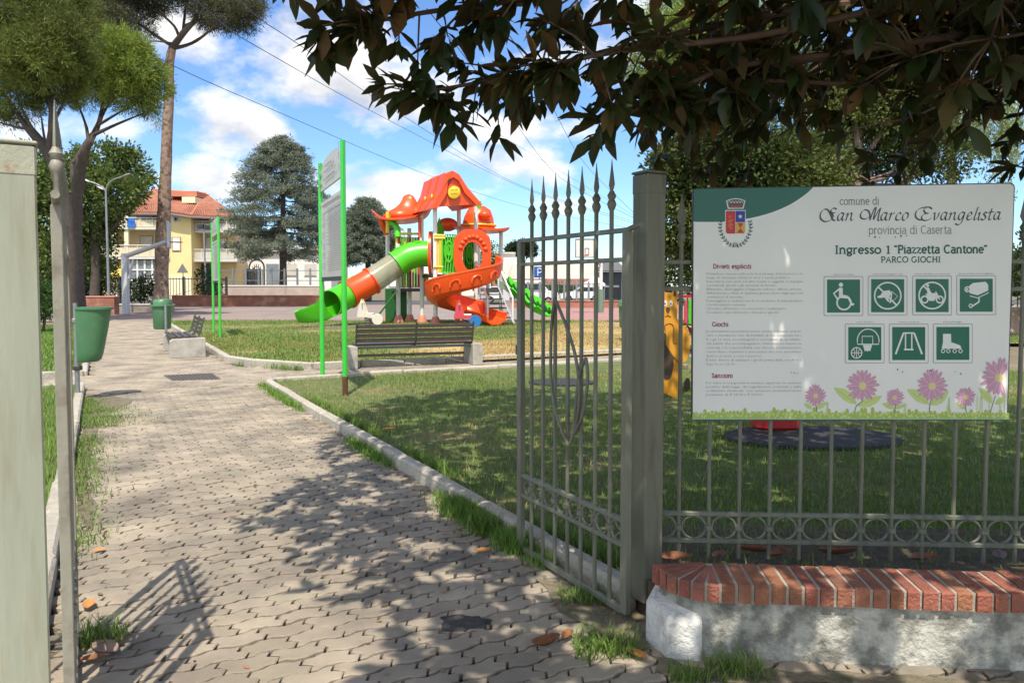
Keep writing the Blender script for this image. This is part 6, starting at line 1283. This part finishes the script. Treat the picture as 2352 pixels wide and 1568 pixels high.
def limbs_to(mb, start, targets, r0, sag=0):
    for t in targets:
        s = Vector(start); t = Vector(t); mid = s.lerp(t, .5) + Vector((random.gauss(0, .2), random.gauss(0, .2), -.12 * (t - s).length + sag)); trunk(mb, [s, mid, t], [r0, r0 * .6, r0 * .2], .1, 7)
# --- tall umbrella pine behind the hooded bin
T = thing('umbrella_pine', 'tall umbrella pine with a long bare reddish trunk before the yellow house', 'pine tree', (W(372, 700, 46).x, 46, 0)); D_ = 46
q = lambda x, y, d=D_: W(x, y, d)
b = q(372, 690); b.z = -.1
trunk(MB(), [b, q(371, 620), q(377, 480), q(383, 330), q(388, 220), q(389, 150), q(396, 108)], [.52, .41, .38, .34, .30, .27, .24]).build('trunk', M_bark, T, True, True)
lb = MB()
for pts, r in (([(388, 165), (350, 128), (300, 98), (240, 70), (190, 30)], .17), ([(396, 110), (420, 78), (450, 40), (470, -40)], .22), ([(398, 112), (440, 100), (480, 72), (520, 30)], .12), ([(398, 108), (370, 90), (320, 55), (280, 10)], .12), ([(412, 88), (400, 60), (360, 20), (340, -30)], .10), ([(424, 60), (480, 35), (540, 10)], .10), ([(396, 100), (360, 95), (320, 95)], .06), ([(420, 76), (425, 30), (430, -20)], .10), ([(300, 98), (310, 60), (330, 20)], .07), ([(480, 72), (530, 50), (570, 30)], .06)):
    trunk(lb, [q(x, y, D_ + random.uniform(-1.2, 1.2) * (i > 0)) for i, (x, y) in enumerate(pts)], [r, r * .7, r * .3], .06, 7)
lb.build('limbs', M_bark2, T, True, True)
bl = []
for x, y, dz, rx, rz_ in ((200, 10, 0, 2.0, .9), (250, 45, -1, 1.8, .8), (300, 20, 1, 1.6, .8), (260, -40, 0, 2.2, 1.0), (350, 0, 1.4, 1.5, .7), (440, -20, 0, 2.0, .9), (510, 30, -.5, 1.8, .85), (560, 45, .5, 1.0, .65), (540, 0, 1.2, 1.7, .9), (400, -70, 0, 3.5, 1.1), (330, 70, 0, .8, .35), (575, 15, 0, .9, .7), (470, 45, .8, .9, .4), (180, -40, .5, 1.5, 1), (230, 80, .3, .8, .4)):
    c = q(x, y, D_ + dz); bl.append((c, (rx, rx, rz_)))
C, Dn = clumps(bl, 24, .30, 46, 3, .3); leaf_mesh('crown', C, Dn, .25, .017, M_dpine, T, jitter=.8)
# ivy-like green tuft on the trunk
C, Dn = clumps([(q(362, 265), (.35, .35, .95)), (q(356, 240), (.25, .3, .5))], 40, .2, 24, 9, .3); leaf_mesh('side_tuft', C, Dn, .22, .014, M_pine2, T)
# --- two pines at the left
def pine(label, d, trunkpts, rad, limbs, blobs, m, seed, dens=21, cr=.205, leaves=66, L_=.22, w=.015):
    base = W(trunkpts[0][0], trunkpts[0][1], d); T = thing('umbrella_pine', label, 'pine tree', (base.x, d, 0)); base.z = -.1
    trunk(MB(), [base] + [W(x, y, d) for x, y in trunkpts[1:]], rad).build('trunk', M_bark2, T, True, True)
    lb = MB()
    for pts, r in limbs: trunk(lb, [W(x, y, d + random.uniform(-.6, .6) * (i > 0)) for i, (x, y) in enumerate(pts)], [r, r * .6, r * .25], .06, 7)
    lb.build('limbs', M_bark2, T, True, True)
    C, Dn = clumps([(W(x, y, d + dz), (rx, rx * .9, rz_)) for x, y, dz, rx, rz_ in blobs], dens, cr, leaves, seed, .35, under=.45); leaf_mesh('crown', C, Dn, L_, w, m, T, jitter=.4)
pine('forked umbrella pine with a dense sunlit crown, left of the tall bare pine', 36, [(176, 690), (172, 560), (178, 440), (190, 360), (205, 325)], [.40, .32, .28, .24, .18],
     [([(176, 440), (168, 380), (200, 330), (230, 270)], .16), ([(205, 330), (228, 280), (240, 220), (250, 150)], .15), ([(215, 310), (270, 285), (330, 260)], .10), ([(226, 290), (250, 240), (300, 200)], .08), ([(205, 330), (195, 280), (170, 220)], .10), ([(240, 230), (262, 190), (262, 150)], .08), ([(168, 375), (200, 320), (215, 300)], .10), ([(230, 285), (290, 250), (350, 225)], .07)],
     [(215, 150, 0, 1.5, 1.2), (270, 120, -.8, 1.5, 1.0), (320, 170, 0, 1.35, 1.15), (345, 205, .5, 1.0, .85), (260, 200, .8, 1.7, .9), (300, 225, -.5, 1.2, .6), (190, 210, .5, 1.3, .8), (240, 90, 1, 1.2, .7), (365, 195, 0, .55, .6), (330, 250, .3, 1.0, .35), (285, 160, -1.2, 1.2, .9), (170, 130, 0, 1.2, 1.1)], M_pine2, 21)
pine('leaning umbrella pine with a big crown cut by the left photo edge', 31, [(158, 700), (156, 560), (140, 430), (110, 350), (60, 290)], [.36, .30, .27, .22, .15],
     [([(112, 352), (118, 280), (110, 200), (90, 120)], .15), ([(60, 292), (20, 230), (-30, 160)], .12), ([(80, 300), (30, 290), (-40, 270)], .08), ([(125, 385), (105, 330), (95, 270)], .10), ([(118, 290), (150, 230), (180, 180)], .08), ([(90, 320), (50, 250), (30, 180)], .08)],
     [(60, 60, 0, 2.2, 1.5), (130, 90, -.8, 1.6, 1.4), (20, 140, -.5, 1.7, 1.2), (110, 190, .5, 1.6, .9), (40, 215, .5, 1.4, .7), (150, 30, .4, 1.3, 1.1), (-40, 100, 0, 2, 1.5), (165, 75, .8, .9, .9), (150, 220, .6, .9, .5), (90, 0, 0, 2, 1.2), (80, 140, -1.4, 1.5, 1.1), (-10, 270, 1, 1.0, .5), (60, 255, .2, 1.0, .4), (160, 150, .2, 1.0, .8)], M_pine, 22)
# --- broadleaf trees
def broad(name, label, d, base, tr, blobs, m, seed, bark=M_bark2, dens=13, cr=.32, leaves=22, L_=.20, w=.06, cat='tree', shell=.45, r0=.2, jitter=.6):
    bpt = W(base[0], base[1], d); bpt.z = -.05; T = thing(name, label, cat, (bpt.x, d, 0)); top = W(tr[0], tr[1], d)
    BL = [(W(x, y, d + dz), (rx, rx * .9, rz_)) for x, y, dz, rx, rz_ in blobs]
    if r0: mb = MB(); trunk(mb, [bpt, bpt.lerp(top, .5) + Vector((.1, 0, 0)), top], [r0, r0 * .8, r0 * .5]); limbs_to(mb, bpt.lerp(top, .75), [c for c, _ in BL[:9]], r0 * .45); mb.build('trunk', bark, T, True, True)
    C, Dn = clumps(BL, dens, cr, leaves, seed, shell); leaf_mesh('crown', C, Dn, L_, w, m, T, jitter=jitter); return T
broad('broadleaf_tree', 'big leafy green tree behind the left pine trunks', 44, (215, 690), (215, 500), [(150, 420, 0, 1.9, 1.6), (230, 380, 0, 1.7, 1.3), (290, 390, .5, 1.3, 1.1), (275, 345, 0, .8, .7), (320, 420, 0, .8, .5), (250, 440, -.8, 1.8, 1.2), (190, 480, 0, 2.0, 1.6), (130, 520, .5, 1.7, 1.8), (225, 520, .5, 1.3, 1.4), (100, 440, 0, 1.5, 1.5), (210, 590, .8, 1.2, 1.4), (120, 610, 0, 1.4, 1.3), (90, 380, 1, 1.6, 1.2), (335, 400, .2, .5, .35), (280, 470, 1, .7, .6)], M_broad, 31, dens=12, cr=.30, leaves=24, L_=.24, w=.07, r0=.3)
broad('dark_shrub', 'dark shrubs in shade under the left pine beside the lamp', 52, (210, 690), (210, 650), [(205, 640, 0, 1.4, 1.5), (230, 660, 0, 1.0, .9), (180, 650, 0, 1.3, 1.2), (240, 620, 1, 1.0, 1.0)], M_shrub, 32, cat='shrub', r0=.08)
broad('dark_shrub', 'dark bushes behind the black fence beside the tall pine foot', 57, (330, 690), (330, 660), [(320, 665, 0, 1.2, .9), (345, 660, 0, .9, .9), (300, 670, 0, .8, .6), (480, 650, 0, .9, 1.2)], M_shrub, 33, cat='shrub', r0=.05)
broad('hedge', 'clipped green hedge left of the path behind the gate posts', 24, (95, 720), (95, 690), [(60, 690, 0, .9, .62), (95, 688, 0, .55, .62), (118, 690, .3, .35, .6), (10, 690, 0, .9, .62), (80, 705, -.2, .7, .4)], M_hedge, 34, cat='hedge', r0=.05, L_=.07, w=.03, cr=.14, dens=60, leaves=22)
# cedars
def cedar(label, d, cx, ytop, ybase, hw, seed, m=M_cedar, ybot=None):
    r = np.random.default_rng(seed); b_ = W(cx, ybase, d); b_.z = -.05; T = thing('blue_cedar', label, 'cedar tree', (b_.x, d, 0)); top = W(cx, ytop, d)
    tr = MB(); trunk(tr, [b_, b_.lerp(top, .5), top], [.38, .25, .03]); C = []; Dn = []; zb = W(cx, ybot or ybase - 40, d).z; R_ = hw / FPX * d
    n = 330
    for i in range(n):
        f = r.uniform(0, 1) ** .85; z = zb + (top.z - zb) * f; a = r.uniform(0, 6.283)
        prof = min(1, (1 - f) ** .52 * 1.12) * (.72 + .28 * min(1, f * 7)); ln_ = R_ * prof * r.uniform(.72, 1.08)
        droop = -.10 * ln_ + r.normal(0, .15); e = np.array([math.cos(a), math.sin(a), 0]); s0 = np.array([b_.x, d, z + .12 * ln_]); s1 = s0 + e * ln_ + np.array([0, 0, droop])
        if i % 3 == 0: tr.tube([s0, (s0 + s1) / 2 + np.array([0, 0, .1]), s1], [.05, .035, .01], 5)
        k = int(34 + 46 * ln_ / R_); t = r.uniform(.25, 1.02, k) ** .7; P = s0 + (s1 - s0) * t[:, None] + r.normal(0, 1, (k, 3)) * np.array([.28, .28, .13]) * (1.15 - .5 * t)[:, None]
        for _ in range(5): C.append(P + r.normal(0, .07, P.shape)); Dn.append(np.tile(e * .8 + np.array([0, 0, .25]), (k, 1)))
    tr.build('trunk', M_bark2, T, True, True); leaf_mesh('crown', np.concatenate(C), np.concatenate(Dn), .24, .03, m, T, jitter=.6)
cedar('large blue grey cedar with drooping dense branches left of the notice board', 66, 650, 320, 690, 150, 41, ybot=600)
cedar('smaller dark cedar between the near notice board and the play tower', 72, 845, 462, 690, 95, 42, ybot=612)
broad('round_tree', 'small round green tree right behind the play tower', 80, (1127, 690), (1127, 620), [(1127, 590, 0, 1.1, 1.5), (1120, 610, 0, 1.0, 1.0), (1133, 615, 0, .8, .9)], M_broad, 43, r0=.12)
broad('flat_pine', 'far dark flat topped pine above the cream hall', 140, (1198, 690), (1198, 590), [(1190, 572, 0, 2.2, 1.1), (1205, 568, 0, 2.2, 1.0), (1215, 578, 0, 1.5, .7), (1180, 575, 0, 1.4, .6)], M_shrub, 44, r0=.25, L_=.5, w=.1)
# trees on the right, behind the board
broad('evergreen_tree', 'evergreen tree with small sunlit leaves behind the shaded gate post', 15, (1660, 800), (1660, 560), [(1560, 400, 0, .55, .65), (1600, 350, 0, .7, .6), (1560, 500, .2, .45, .7), (1600, 480, 0, .65, .8), (1660, 420, .3, .8, .8), (1720, 360, 0, .9, .8), (1800, 400, 0, .9, .8), (1700, 520, .5, .9, .9), (1560, 590, .3, .4, .5), (1620, 590, .4, .6, .55), (1880, 380, .3, .8, .7), (1530, 380, .3, .35, .4), (1780, 520, .5, .9, .9), (1650, 300, .5, .7, .5)], M_cit, 51, bark=M_bark3, dens=125, cr=.16, leaves=24, L_=.10, w=.026, r0=.12)
broad('tall_tree', 'tall tree with pinkish trunk behind the middle of the rules board', 19, (1968, 800), (1966, 300), [(1900, 250, 0, 1.1, .9), (2000, 230, 0, 1.2, .9), (2080, 300, .5, 1.0, .7), (1950, 180, 0, 1.2, .8), (2060, 380, .5, .8, .4), (2100, 200, 0, 1.1, .9), (1850, 180, .4, 1.0, .8), (1980, 330, .8, 1.1, .8), (2160, 350, .8, 1.0, .7), (2060, 260, 1, 1.2, .8), (1900, 390, .6, .9, .5)], M_cit, 52, bark=M_bark3, dens=58, cr=.2, leaves=22, L_=.11, w=.03, r0=.24)
broad('bright_pine', 'sunlit bright green pine seen through the magnolia leaves', 26, (1700, 760), (1640, 250), [(1560, 90, 0, 1.3, .8), (1640, 60, 0, 1.5, .9), (1720, 80, .4, 1.3, .8), (1500, 150, 0, 1.0, .6), (1480, 190, .2, .7, .35), (1600, 150, 0, 1.2, .6), (1700, 150, .5, 1.1, .6), (1780, 60, 0, 1.2, .8), (1560, 30, .5, 1.2, .7)], M_pine2, 53, dens=30, cr=.22, leaves=55, L_=.2, w=.017, cat='pine tree', r0=.2, jitter=.8)
def weeping():
    d = 21; b_ = W(2200, 780, d); b_.z = 0; T = thing('weeping_birch', 'pale weeping birch with hanging strands above the right end of the board', 'birch tree', (b_.x, d, 0)); top = W(2180, 200, d)
    mb = MB(); trunk(mb, [b_, b_.lerp(top, .5), top], [.2, .15, .06]); C = []; r = np.random.default_rng(61)
    for i in range(95):
        p = W(r.uniform(2050, 2345), r.uniform(130, 300), d + r.uniform(-1.2, 1.2)); n = int(r.uniform(30, 75)); ln_ = n * .03
        z = np.linspace(0, -ln_, n); C.append(np.stack([p.x + r.normal(0, .05, n) + .06 * np.sin(z * 3 + i), p.y + r.normal(0, .05, n), p.z + z], 1))
        if i % 4 == 0: mb.tube([b_.lerp(top, .8), (b_.lerp(top, .8) + p) / 2 + Vector((0, 0, .5)), p], [.04, .025, .01], 5)
    mb.build('trunk', M_bark3, T, True, True); C = np.concatenate(C); C = np.repeat(C, 3, 0) + r.normal(0, .035, (len(C) * 3, 3)); leaf_mesh('crown', C, np.tile(np.array([0, 0, -1.0]), (len(C), 1)), .09, .022, M_birch, T, jitter=.5)
weeping()
broad('dark_shrub', 'dark shaded shrubbery along the boundary fence behind the board', 22, (1700, 740), (1700, 700), [(1540, 640, 0, .7, .8), (1650, 650, .3, .9, .8), (1780, 650, 0, .9, .8), (1900, 650, .3, .9, .8), (2050, 655, 0, 1.0, .8), (2200, 670, .2, .8, .6), (2450, 640, 0, 1.2, 1.2), (1500, 655, .3, .4, .5), (2380, 600, 0, .6, 1.0)], M_shrub, 54, cat='shrub', r0=.06, dens=40, cr=.2, leaves=24, L_=.12, w=.035)
broad('street_shrub', 'green bushes behind the mesh fence at the far right of the court', 74, (1270, 690), (1270, 670), [(1280, 668, 0, 1.2, .7), (1320, 672, 0, 1.0, .6), (1250, 672, 0, .8, .5)], M_hedge, 55, cat='shrub', r0=.05)
FW = thing('far_wood', 'soft band of distant trees beyond the park at far left', 'wood', (-70, 105, 0)); FW['kind'] = 'stuff'
C, Dn = clumps([((-150 + 7 * i + random.uniform(-2, 2), 105 + random.uniform(-8, 8), random.uniform(2.5, 4)), (5, 4, random.uniform(3.5, 6))) for i in range(17)] + [((60 + 8 * i, 125 + random.uniform(-8, 8), random.uniform(2, 3.5)), (5, 4, random.uniform(3, 5.5))) for i in range(10)], 3, .9, 40, 71, .5); leaf_mesh('crown', C, Dn, .7, .2, M_broad, FW)
# ------------------------------------------------------------------ magnolia over the entrance
M_mag = bpy.data.materials.new('magnolia_leaf'); M_mag.use_nodes = True
def build_mag():
    nt = M_mag.node_tree; N = nt.nodes; L = nt.links; b = N['Principled BSDF']; g = N.new('ShaderNodeNewGeometry')
    def ramp(cols):
        r = N.new('ShaderNodeValToRGB'); r.color_ramp.elements[0].color = (*cols[0], 1); r.color_ramp.elements[1].color = (*cols[-1], 1)
        for i, c in enumerate(cols[1:-1]): e = r.color_ramp.elements.new((i + 1) / (len(cols) - 1)); e.color = (*c, 1)
        L.new(g.outputs['Random Per Island'], r.inputs[0]); return r.outputs[0]
    top = ramp([(.016, .034, .010), (.026, .050, .013), (.045, .075, .018), (.022, .040, .012)]); und = ramp([(.060, .046, .016), (.052, .062, .018), (.10, .062, .022), (.06, .075, .02), (.17, .085, .025)])
    m = N.new('ShaderNodeMix'); m.data_type = 'RGBA'; L.new(g.outputs['Backfacing'], m.inputs[0]); L.new(top, m.inputs[6]); L.new(und, m.inputs[7]); L.new(m.outputs[2], b.inputs['Base Color'])
    rr_ = N.new('ShaderNodeMapRange'); rr_.inputs[3].default_value = .38; rr_.inputs[4].default_value = .7; L.new(g.outputs['Backfacing'], rr_.inputs[0]); L.new(rr_.outputs[0], b.inputs['Roughness'])
    t = N.new('ShaderNodeBsdfTranslucent'); L.new(und, t.inputs[0]); ms = N.new('ShaderNodeMixShader'); ms.inputs[0].default_value = .38; L.new(b.outputs[0], ms.inputs[1]); L.new(t.outputs[0], ms.inputs[2]); L.new(ms.outputs[0], N['Material Output'].inputs[0])
build_mag()
MG = thing('magnolia_tree', 'dark leafy magnolia overhanging the entrance from the right', 'magnolia tree', (4.6, 4.6, 0))
def mag_leaves(P, D, L_):                   # P bases, D directions; broad pointed leaves bent along the midrib, glossy face up
    n = len(P); D = D / np.linalg.norm(D, axis=1)[:, None]; up = np.tile(np.array([0, 0, 1.0]), (n, 1)) + rng.normal(0, .35, (n, 3))
    S = np.cross(D, up); S /= np.linalg.norm(S, axis=1)[:, None] + 1e-9; N = np.cross(S, D); l = (L_ * rng.uniform(.52, 1.3, n))[:, None]; w = l * rng.uniform(.19, .25, n)[:, None]; dr = l * rng.uniform(.0, .22, n)[:, None]
    f = lambda t, s, k: P + D * l * t + S * w * s + N * (w * abs(s) * .28 - dr * t * t + k)
    V = np.stack([f(0, 0, 0), f(.22, .62, 0), f(.22, 0, 0), f(.22, -.62, 0), f(.58, .98, 0), f(.58, 0, 0), f(.58, -.98, 0), f(.84, .5, 0), f(.84, 0, 0), f(.84, -.5, 0), f(1.04, 0, 0)], 1).reshape(-1, 3)
    k = np.arange(n)[:, None] * 11
    Q = np.concatenate([k + np.array([[1, 4, 5, 2]]), k + np.array([[2, 5, 6, 3]]), k + np.array([[4, 7, 8, 5]]), k + np.array([[5, 8, 9, 6]]), k + np.array([[0, 1, 2, 2]])[:, [0, 1, 2, 2]]], 0)
    T3 = np.concatenate([k + np.array([[0, 1, 2]]), k + np.array([[0, 2, 3]]), k + np.array([[7, 10, 8]]), k + np.array([[8, 10, 9]])], 0)
    Q = Q[:4 * n]; nq, ntr = len(Q), len(T3); V = V - np.array(MG.location)[None]
    me = bpy.data.meshes.new('crown'); me.vertices.add(len(V)); me.vertices.foreach_set('co', V.astype(np.float32).ravel())
    me.loops.add(nq * 4 + ntr * 3); me.loops.foreach_set('vertex_index', np.concatenate([Q.ravel(), T3.ravel()]).astype(np.int32))
    me.polygons.add(nq + ntr); me.polygons.foreach_set('loop_start', np.concatenate([np.arange(nq) * 4, nq * 4 + np.arange(ntr) * 3]).astype(np.int32)); me.materials.append(M_mag); me.update(calc_edges=True)
    me.polygons.foreach_set('use_smooth', [True] * (nq + ntr)); o = link(bpy.data.objects.new('crown', me)); o.parent = MG; return o
ros_p = []; ros_d = []; BR = MB(); r6 = np.random.default_rng(77)
def rosette(p, d): ros_p.append(np.array(p)); ros_d.append(np.array(d) / (np.linalg.norm(d) + 1e-9))
def mbranch(pts, r, tw, seed, spread=.28, down=.25, t0=.15):
    q = smooth_pts(pts, 6); n = len(q); rs = np.linspace(r, .006, n); BR.tube(q, list(rs), 6)
    rr_ = np.random.default_rng(seed)
    for k in range(tw):
        i = int(n * (t0 + (1 - t0) * rr_.uniform(0, 1) ** .8)); i = min(i, n - 1); p = q[i]; t = (q[min(i + 1, n - 1)] - q[max(i - 1, 0)]).normalized()
        d = Vector(rr_.normal(0, 1, 3)); d = (d + t * .9 + Vector((0, 0, -down))).normalized(); ln_ = spread * rr_.uniform(.25, 1.1); e = p + d * ln_
        BR.tube([p, p.lerp(e, .5) + Vector((0, 0, .015)), e], [.006, .005, .003], 4); rosette(e, d)
    rosette(q[-1], (q[-1] - q[-2]).normalized())
mbranch([(2.3, 4.0, 3.25), (1.3, 3.6, 3.05), (.3, 3.45, 2.85), (-.40, 3.35, 2.72), (-.82, 3.3, 2.62)], .022, 38, 1, .26, .3)
mbranch([(2.2, 3.9, 3.0), (1.3, 3.6, 2.82), (.5, 3.5, 2.62), (.0, 3.45, 2.48), (-.38, 3.4, 2.40)], .022, 40, 2, .26, .35)
mbranch([(2.2, 3.7, 2.75), (1.5, 3.5, 2.6), (.95, 3.4, 2.50), (.62, 3.35, 2.34), (.36, 3.3, 2.24)], .018, 22, 3, .17, .1)
mbranch([(1.9, 3.6, 2.95), (1.0, 3.3, 2.85), (.2, 3.2, 2.78), (-.5, 3.1, 2.80), (-1.02, 3.05, 2.83)], .02, 40, 4, .28, .15)
mbranch([(2.0, 3.6, 2.9), (1.1, 3.3, 2.62), (.5, 3.2, 2.52), (.12, 3.15, 2.44)], .018, 26, 5, .24, .3)
mbranch([(2.2, 3.9, 2.8), (1.3, 3.7, 2.6), (.9, 3.6, 2.50), (.72, 3.55, 2.42)], .016, 24, 6, .22, .3)
mbranch([(2.6, 4.2, 2.6), (1.9, 3.8, 2.52), (1.2, 3.6, 2.50), (.98, 3.5, 2.44)], .016, 26, 7, .24, .2)
for i in range(33):                                    # dense mass on the right
    s = Vector((r6.uniform(2.0, 4.4), r6.uniform(3.6, 5.2), r6.uniform(2.7, 3.9))); e = Vector((r6.uniform(.85, 3.7), r6.uniform(2.7, 5.0), r6.uniform(2.22, 3.1)))
    if e.x < 1.25: e.z = max(e.z, 2.54)
    mbranch([s, s.lerp(e, .5) + Vector((0, 0, .12)), e], .016, 23, 100 + i, .32, .25)
n0 = len(ros_p)
def vnoise(p, f, seed):
    q = np.random.default_rng(seed); v = 0
    for _ in range(6): k = q.normal(0, f, 3); v = v + np.sin(p @ k + q.uniform(0, 6.28))
    return v / 2.4
N_ = 7600                                             # the crown above and beyond the view
Pq = np.stack([r6.uniform(-1.95, 6.4, N_), r6.uniform(.6, 7.9, N_), r6.uniform(0, 1, N_)], 1)
edge_x = np.where(Pq[:, 1] < 1.7, -1.1, np.where(Pq[:, 1] < 2.6, -1.65, -1.9)); cxm = (edge_x + 6.4) / 2; hx = (6.4 - edge_x) / 2
inside = np.abs((Pq[:, 0] - cxm) / hx) ** 5 + np.abs((Pq[:, 1] - 4.2) / 3.7) ** 5 < 1 + .35 * vnoise(Pq * np.array([1, 1, 0]), 1.6, 5)
zlow = np.maximum(2.95, 1.62 + .40 * np.maximum(Pq[:, 1], 0)) + .10; dome = 1 - ((Pq[:, 0] - 2.4) / 5.4) ** 2 - ((Pq[:, 1] - 4) / 5.2) ** 2
Pq[:, 2] = zlow + Pq[:, 2] ** 1.3 * (.35 + 2.1 * np.clip(dome, 0, 1))
edge_in = np.clip((Pq[:, 0] - edge_x) / 1.6, 0, 1)
inside &= vnoise(Pq, 1.9, 9) > -.98 + .40 * (1 - edge_in) - .8 * (Pq[:, 1] > 4) - .7 * (Pq[:, 0] > .7)
for _ in range(300): rosette((r6.uniform(.6, 2.7), r6.uniform(1.75, 3.0), r6.uniform(3.1, 4.1)), r6.normal(0, 1, 3))
for p in Pq[inside]: rosette(p, np.array([p[0] - 3.2, p[1] - 4.2, 1.2]) * .35 + r6.normal(0, .7, 3))
rp_, rd_ = np.array(ros_p), np.array(ros_d); LP = []; LD = []
for p, d in zip(rp_, rd_):
    k = r6.integers(6, 10); a = np.linspace(0, 6.283, k, endpoint=False) + r6.uniform(0, 6.28); o = np.cross(d, [0, 0, 1.0] if abs(d[2]) < .9 else [1.0, 0, 0]); o /= np.linalg.norm(o); o2 = np.cross(d, o)
    op = r6.uniform(.5, 1.25, k); v = d[None] * np.cos(op)[:, None] + (o[None] * np.cos(a)[:, None] + o2[None] * np.sin(a)[:, None]) * np.sin(op)[:, None]; v[:, 2] -= .22
    LP.append(p[None] - d[None] * r6.uniform(0, .07, k)[:, None]); LD.append(v)
mag_leaves(np.concatenate(LP), np.concatenate(LD), .133)
tb = MB(); trunk(tb, [(4.6, 4.6, -.1), (4.55, 4.6, 1.0), (4.4, 4.55, 2.4), (4.0, 4.4, 4.0), (3.4, 4.2, 5.6)], [.20, .17, .15, .12, .05], .05, 12)
for e in ((2.3, 4.0, 3.25), (2.2, 3.8, 2.9), (1.5, 5.5, 4.6), (0, 3, 4.2), (-.8, 5, 4.6), (3, 1.6, 3.8), (1, 1.6, 3.9), (5.6, 3, 4), (5.5, 6, 4.5), (2.5, 6.8, 5.0)): trunk(tb, [(4.4, 4.55, 2.2 + random.uniform(0, 1)), (Vector((4.2, 4.5, 3)) + Vector(e)) / 2 + Vector((0, 0, .15)), e], [.07, .05, .015], .05, 8)
tb.build('trunk', M_bark3, MG, True, True); BR.build('twigs', mat('twig_bark', (.13, .085, .06), .9, .25, 12), MG, True, True)
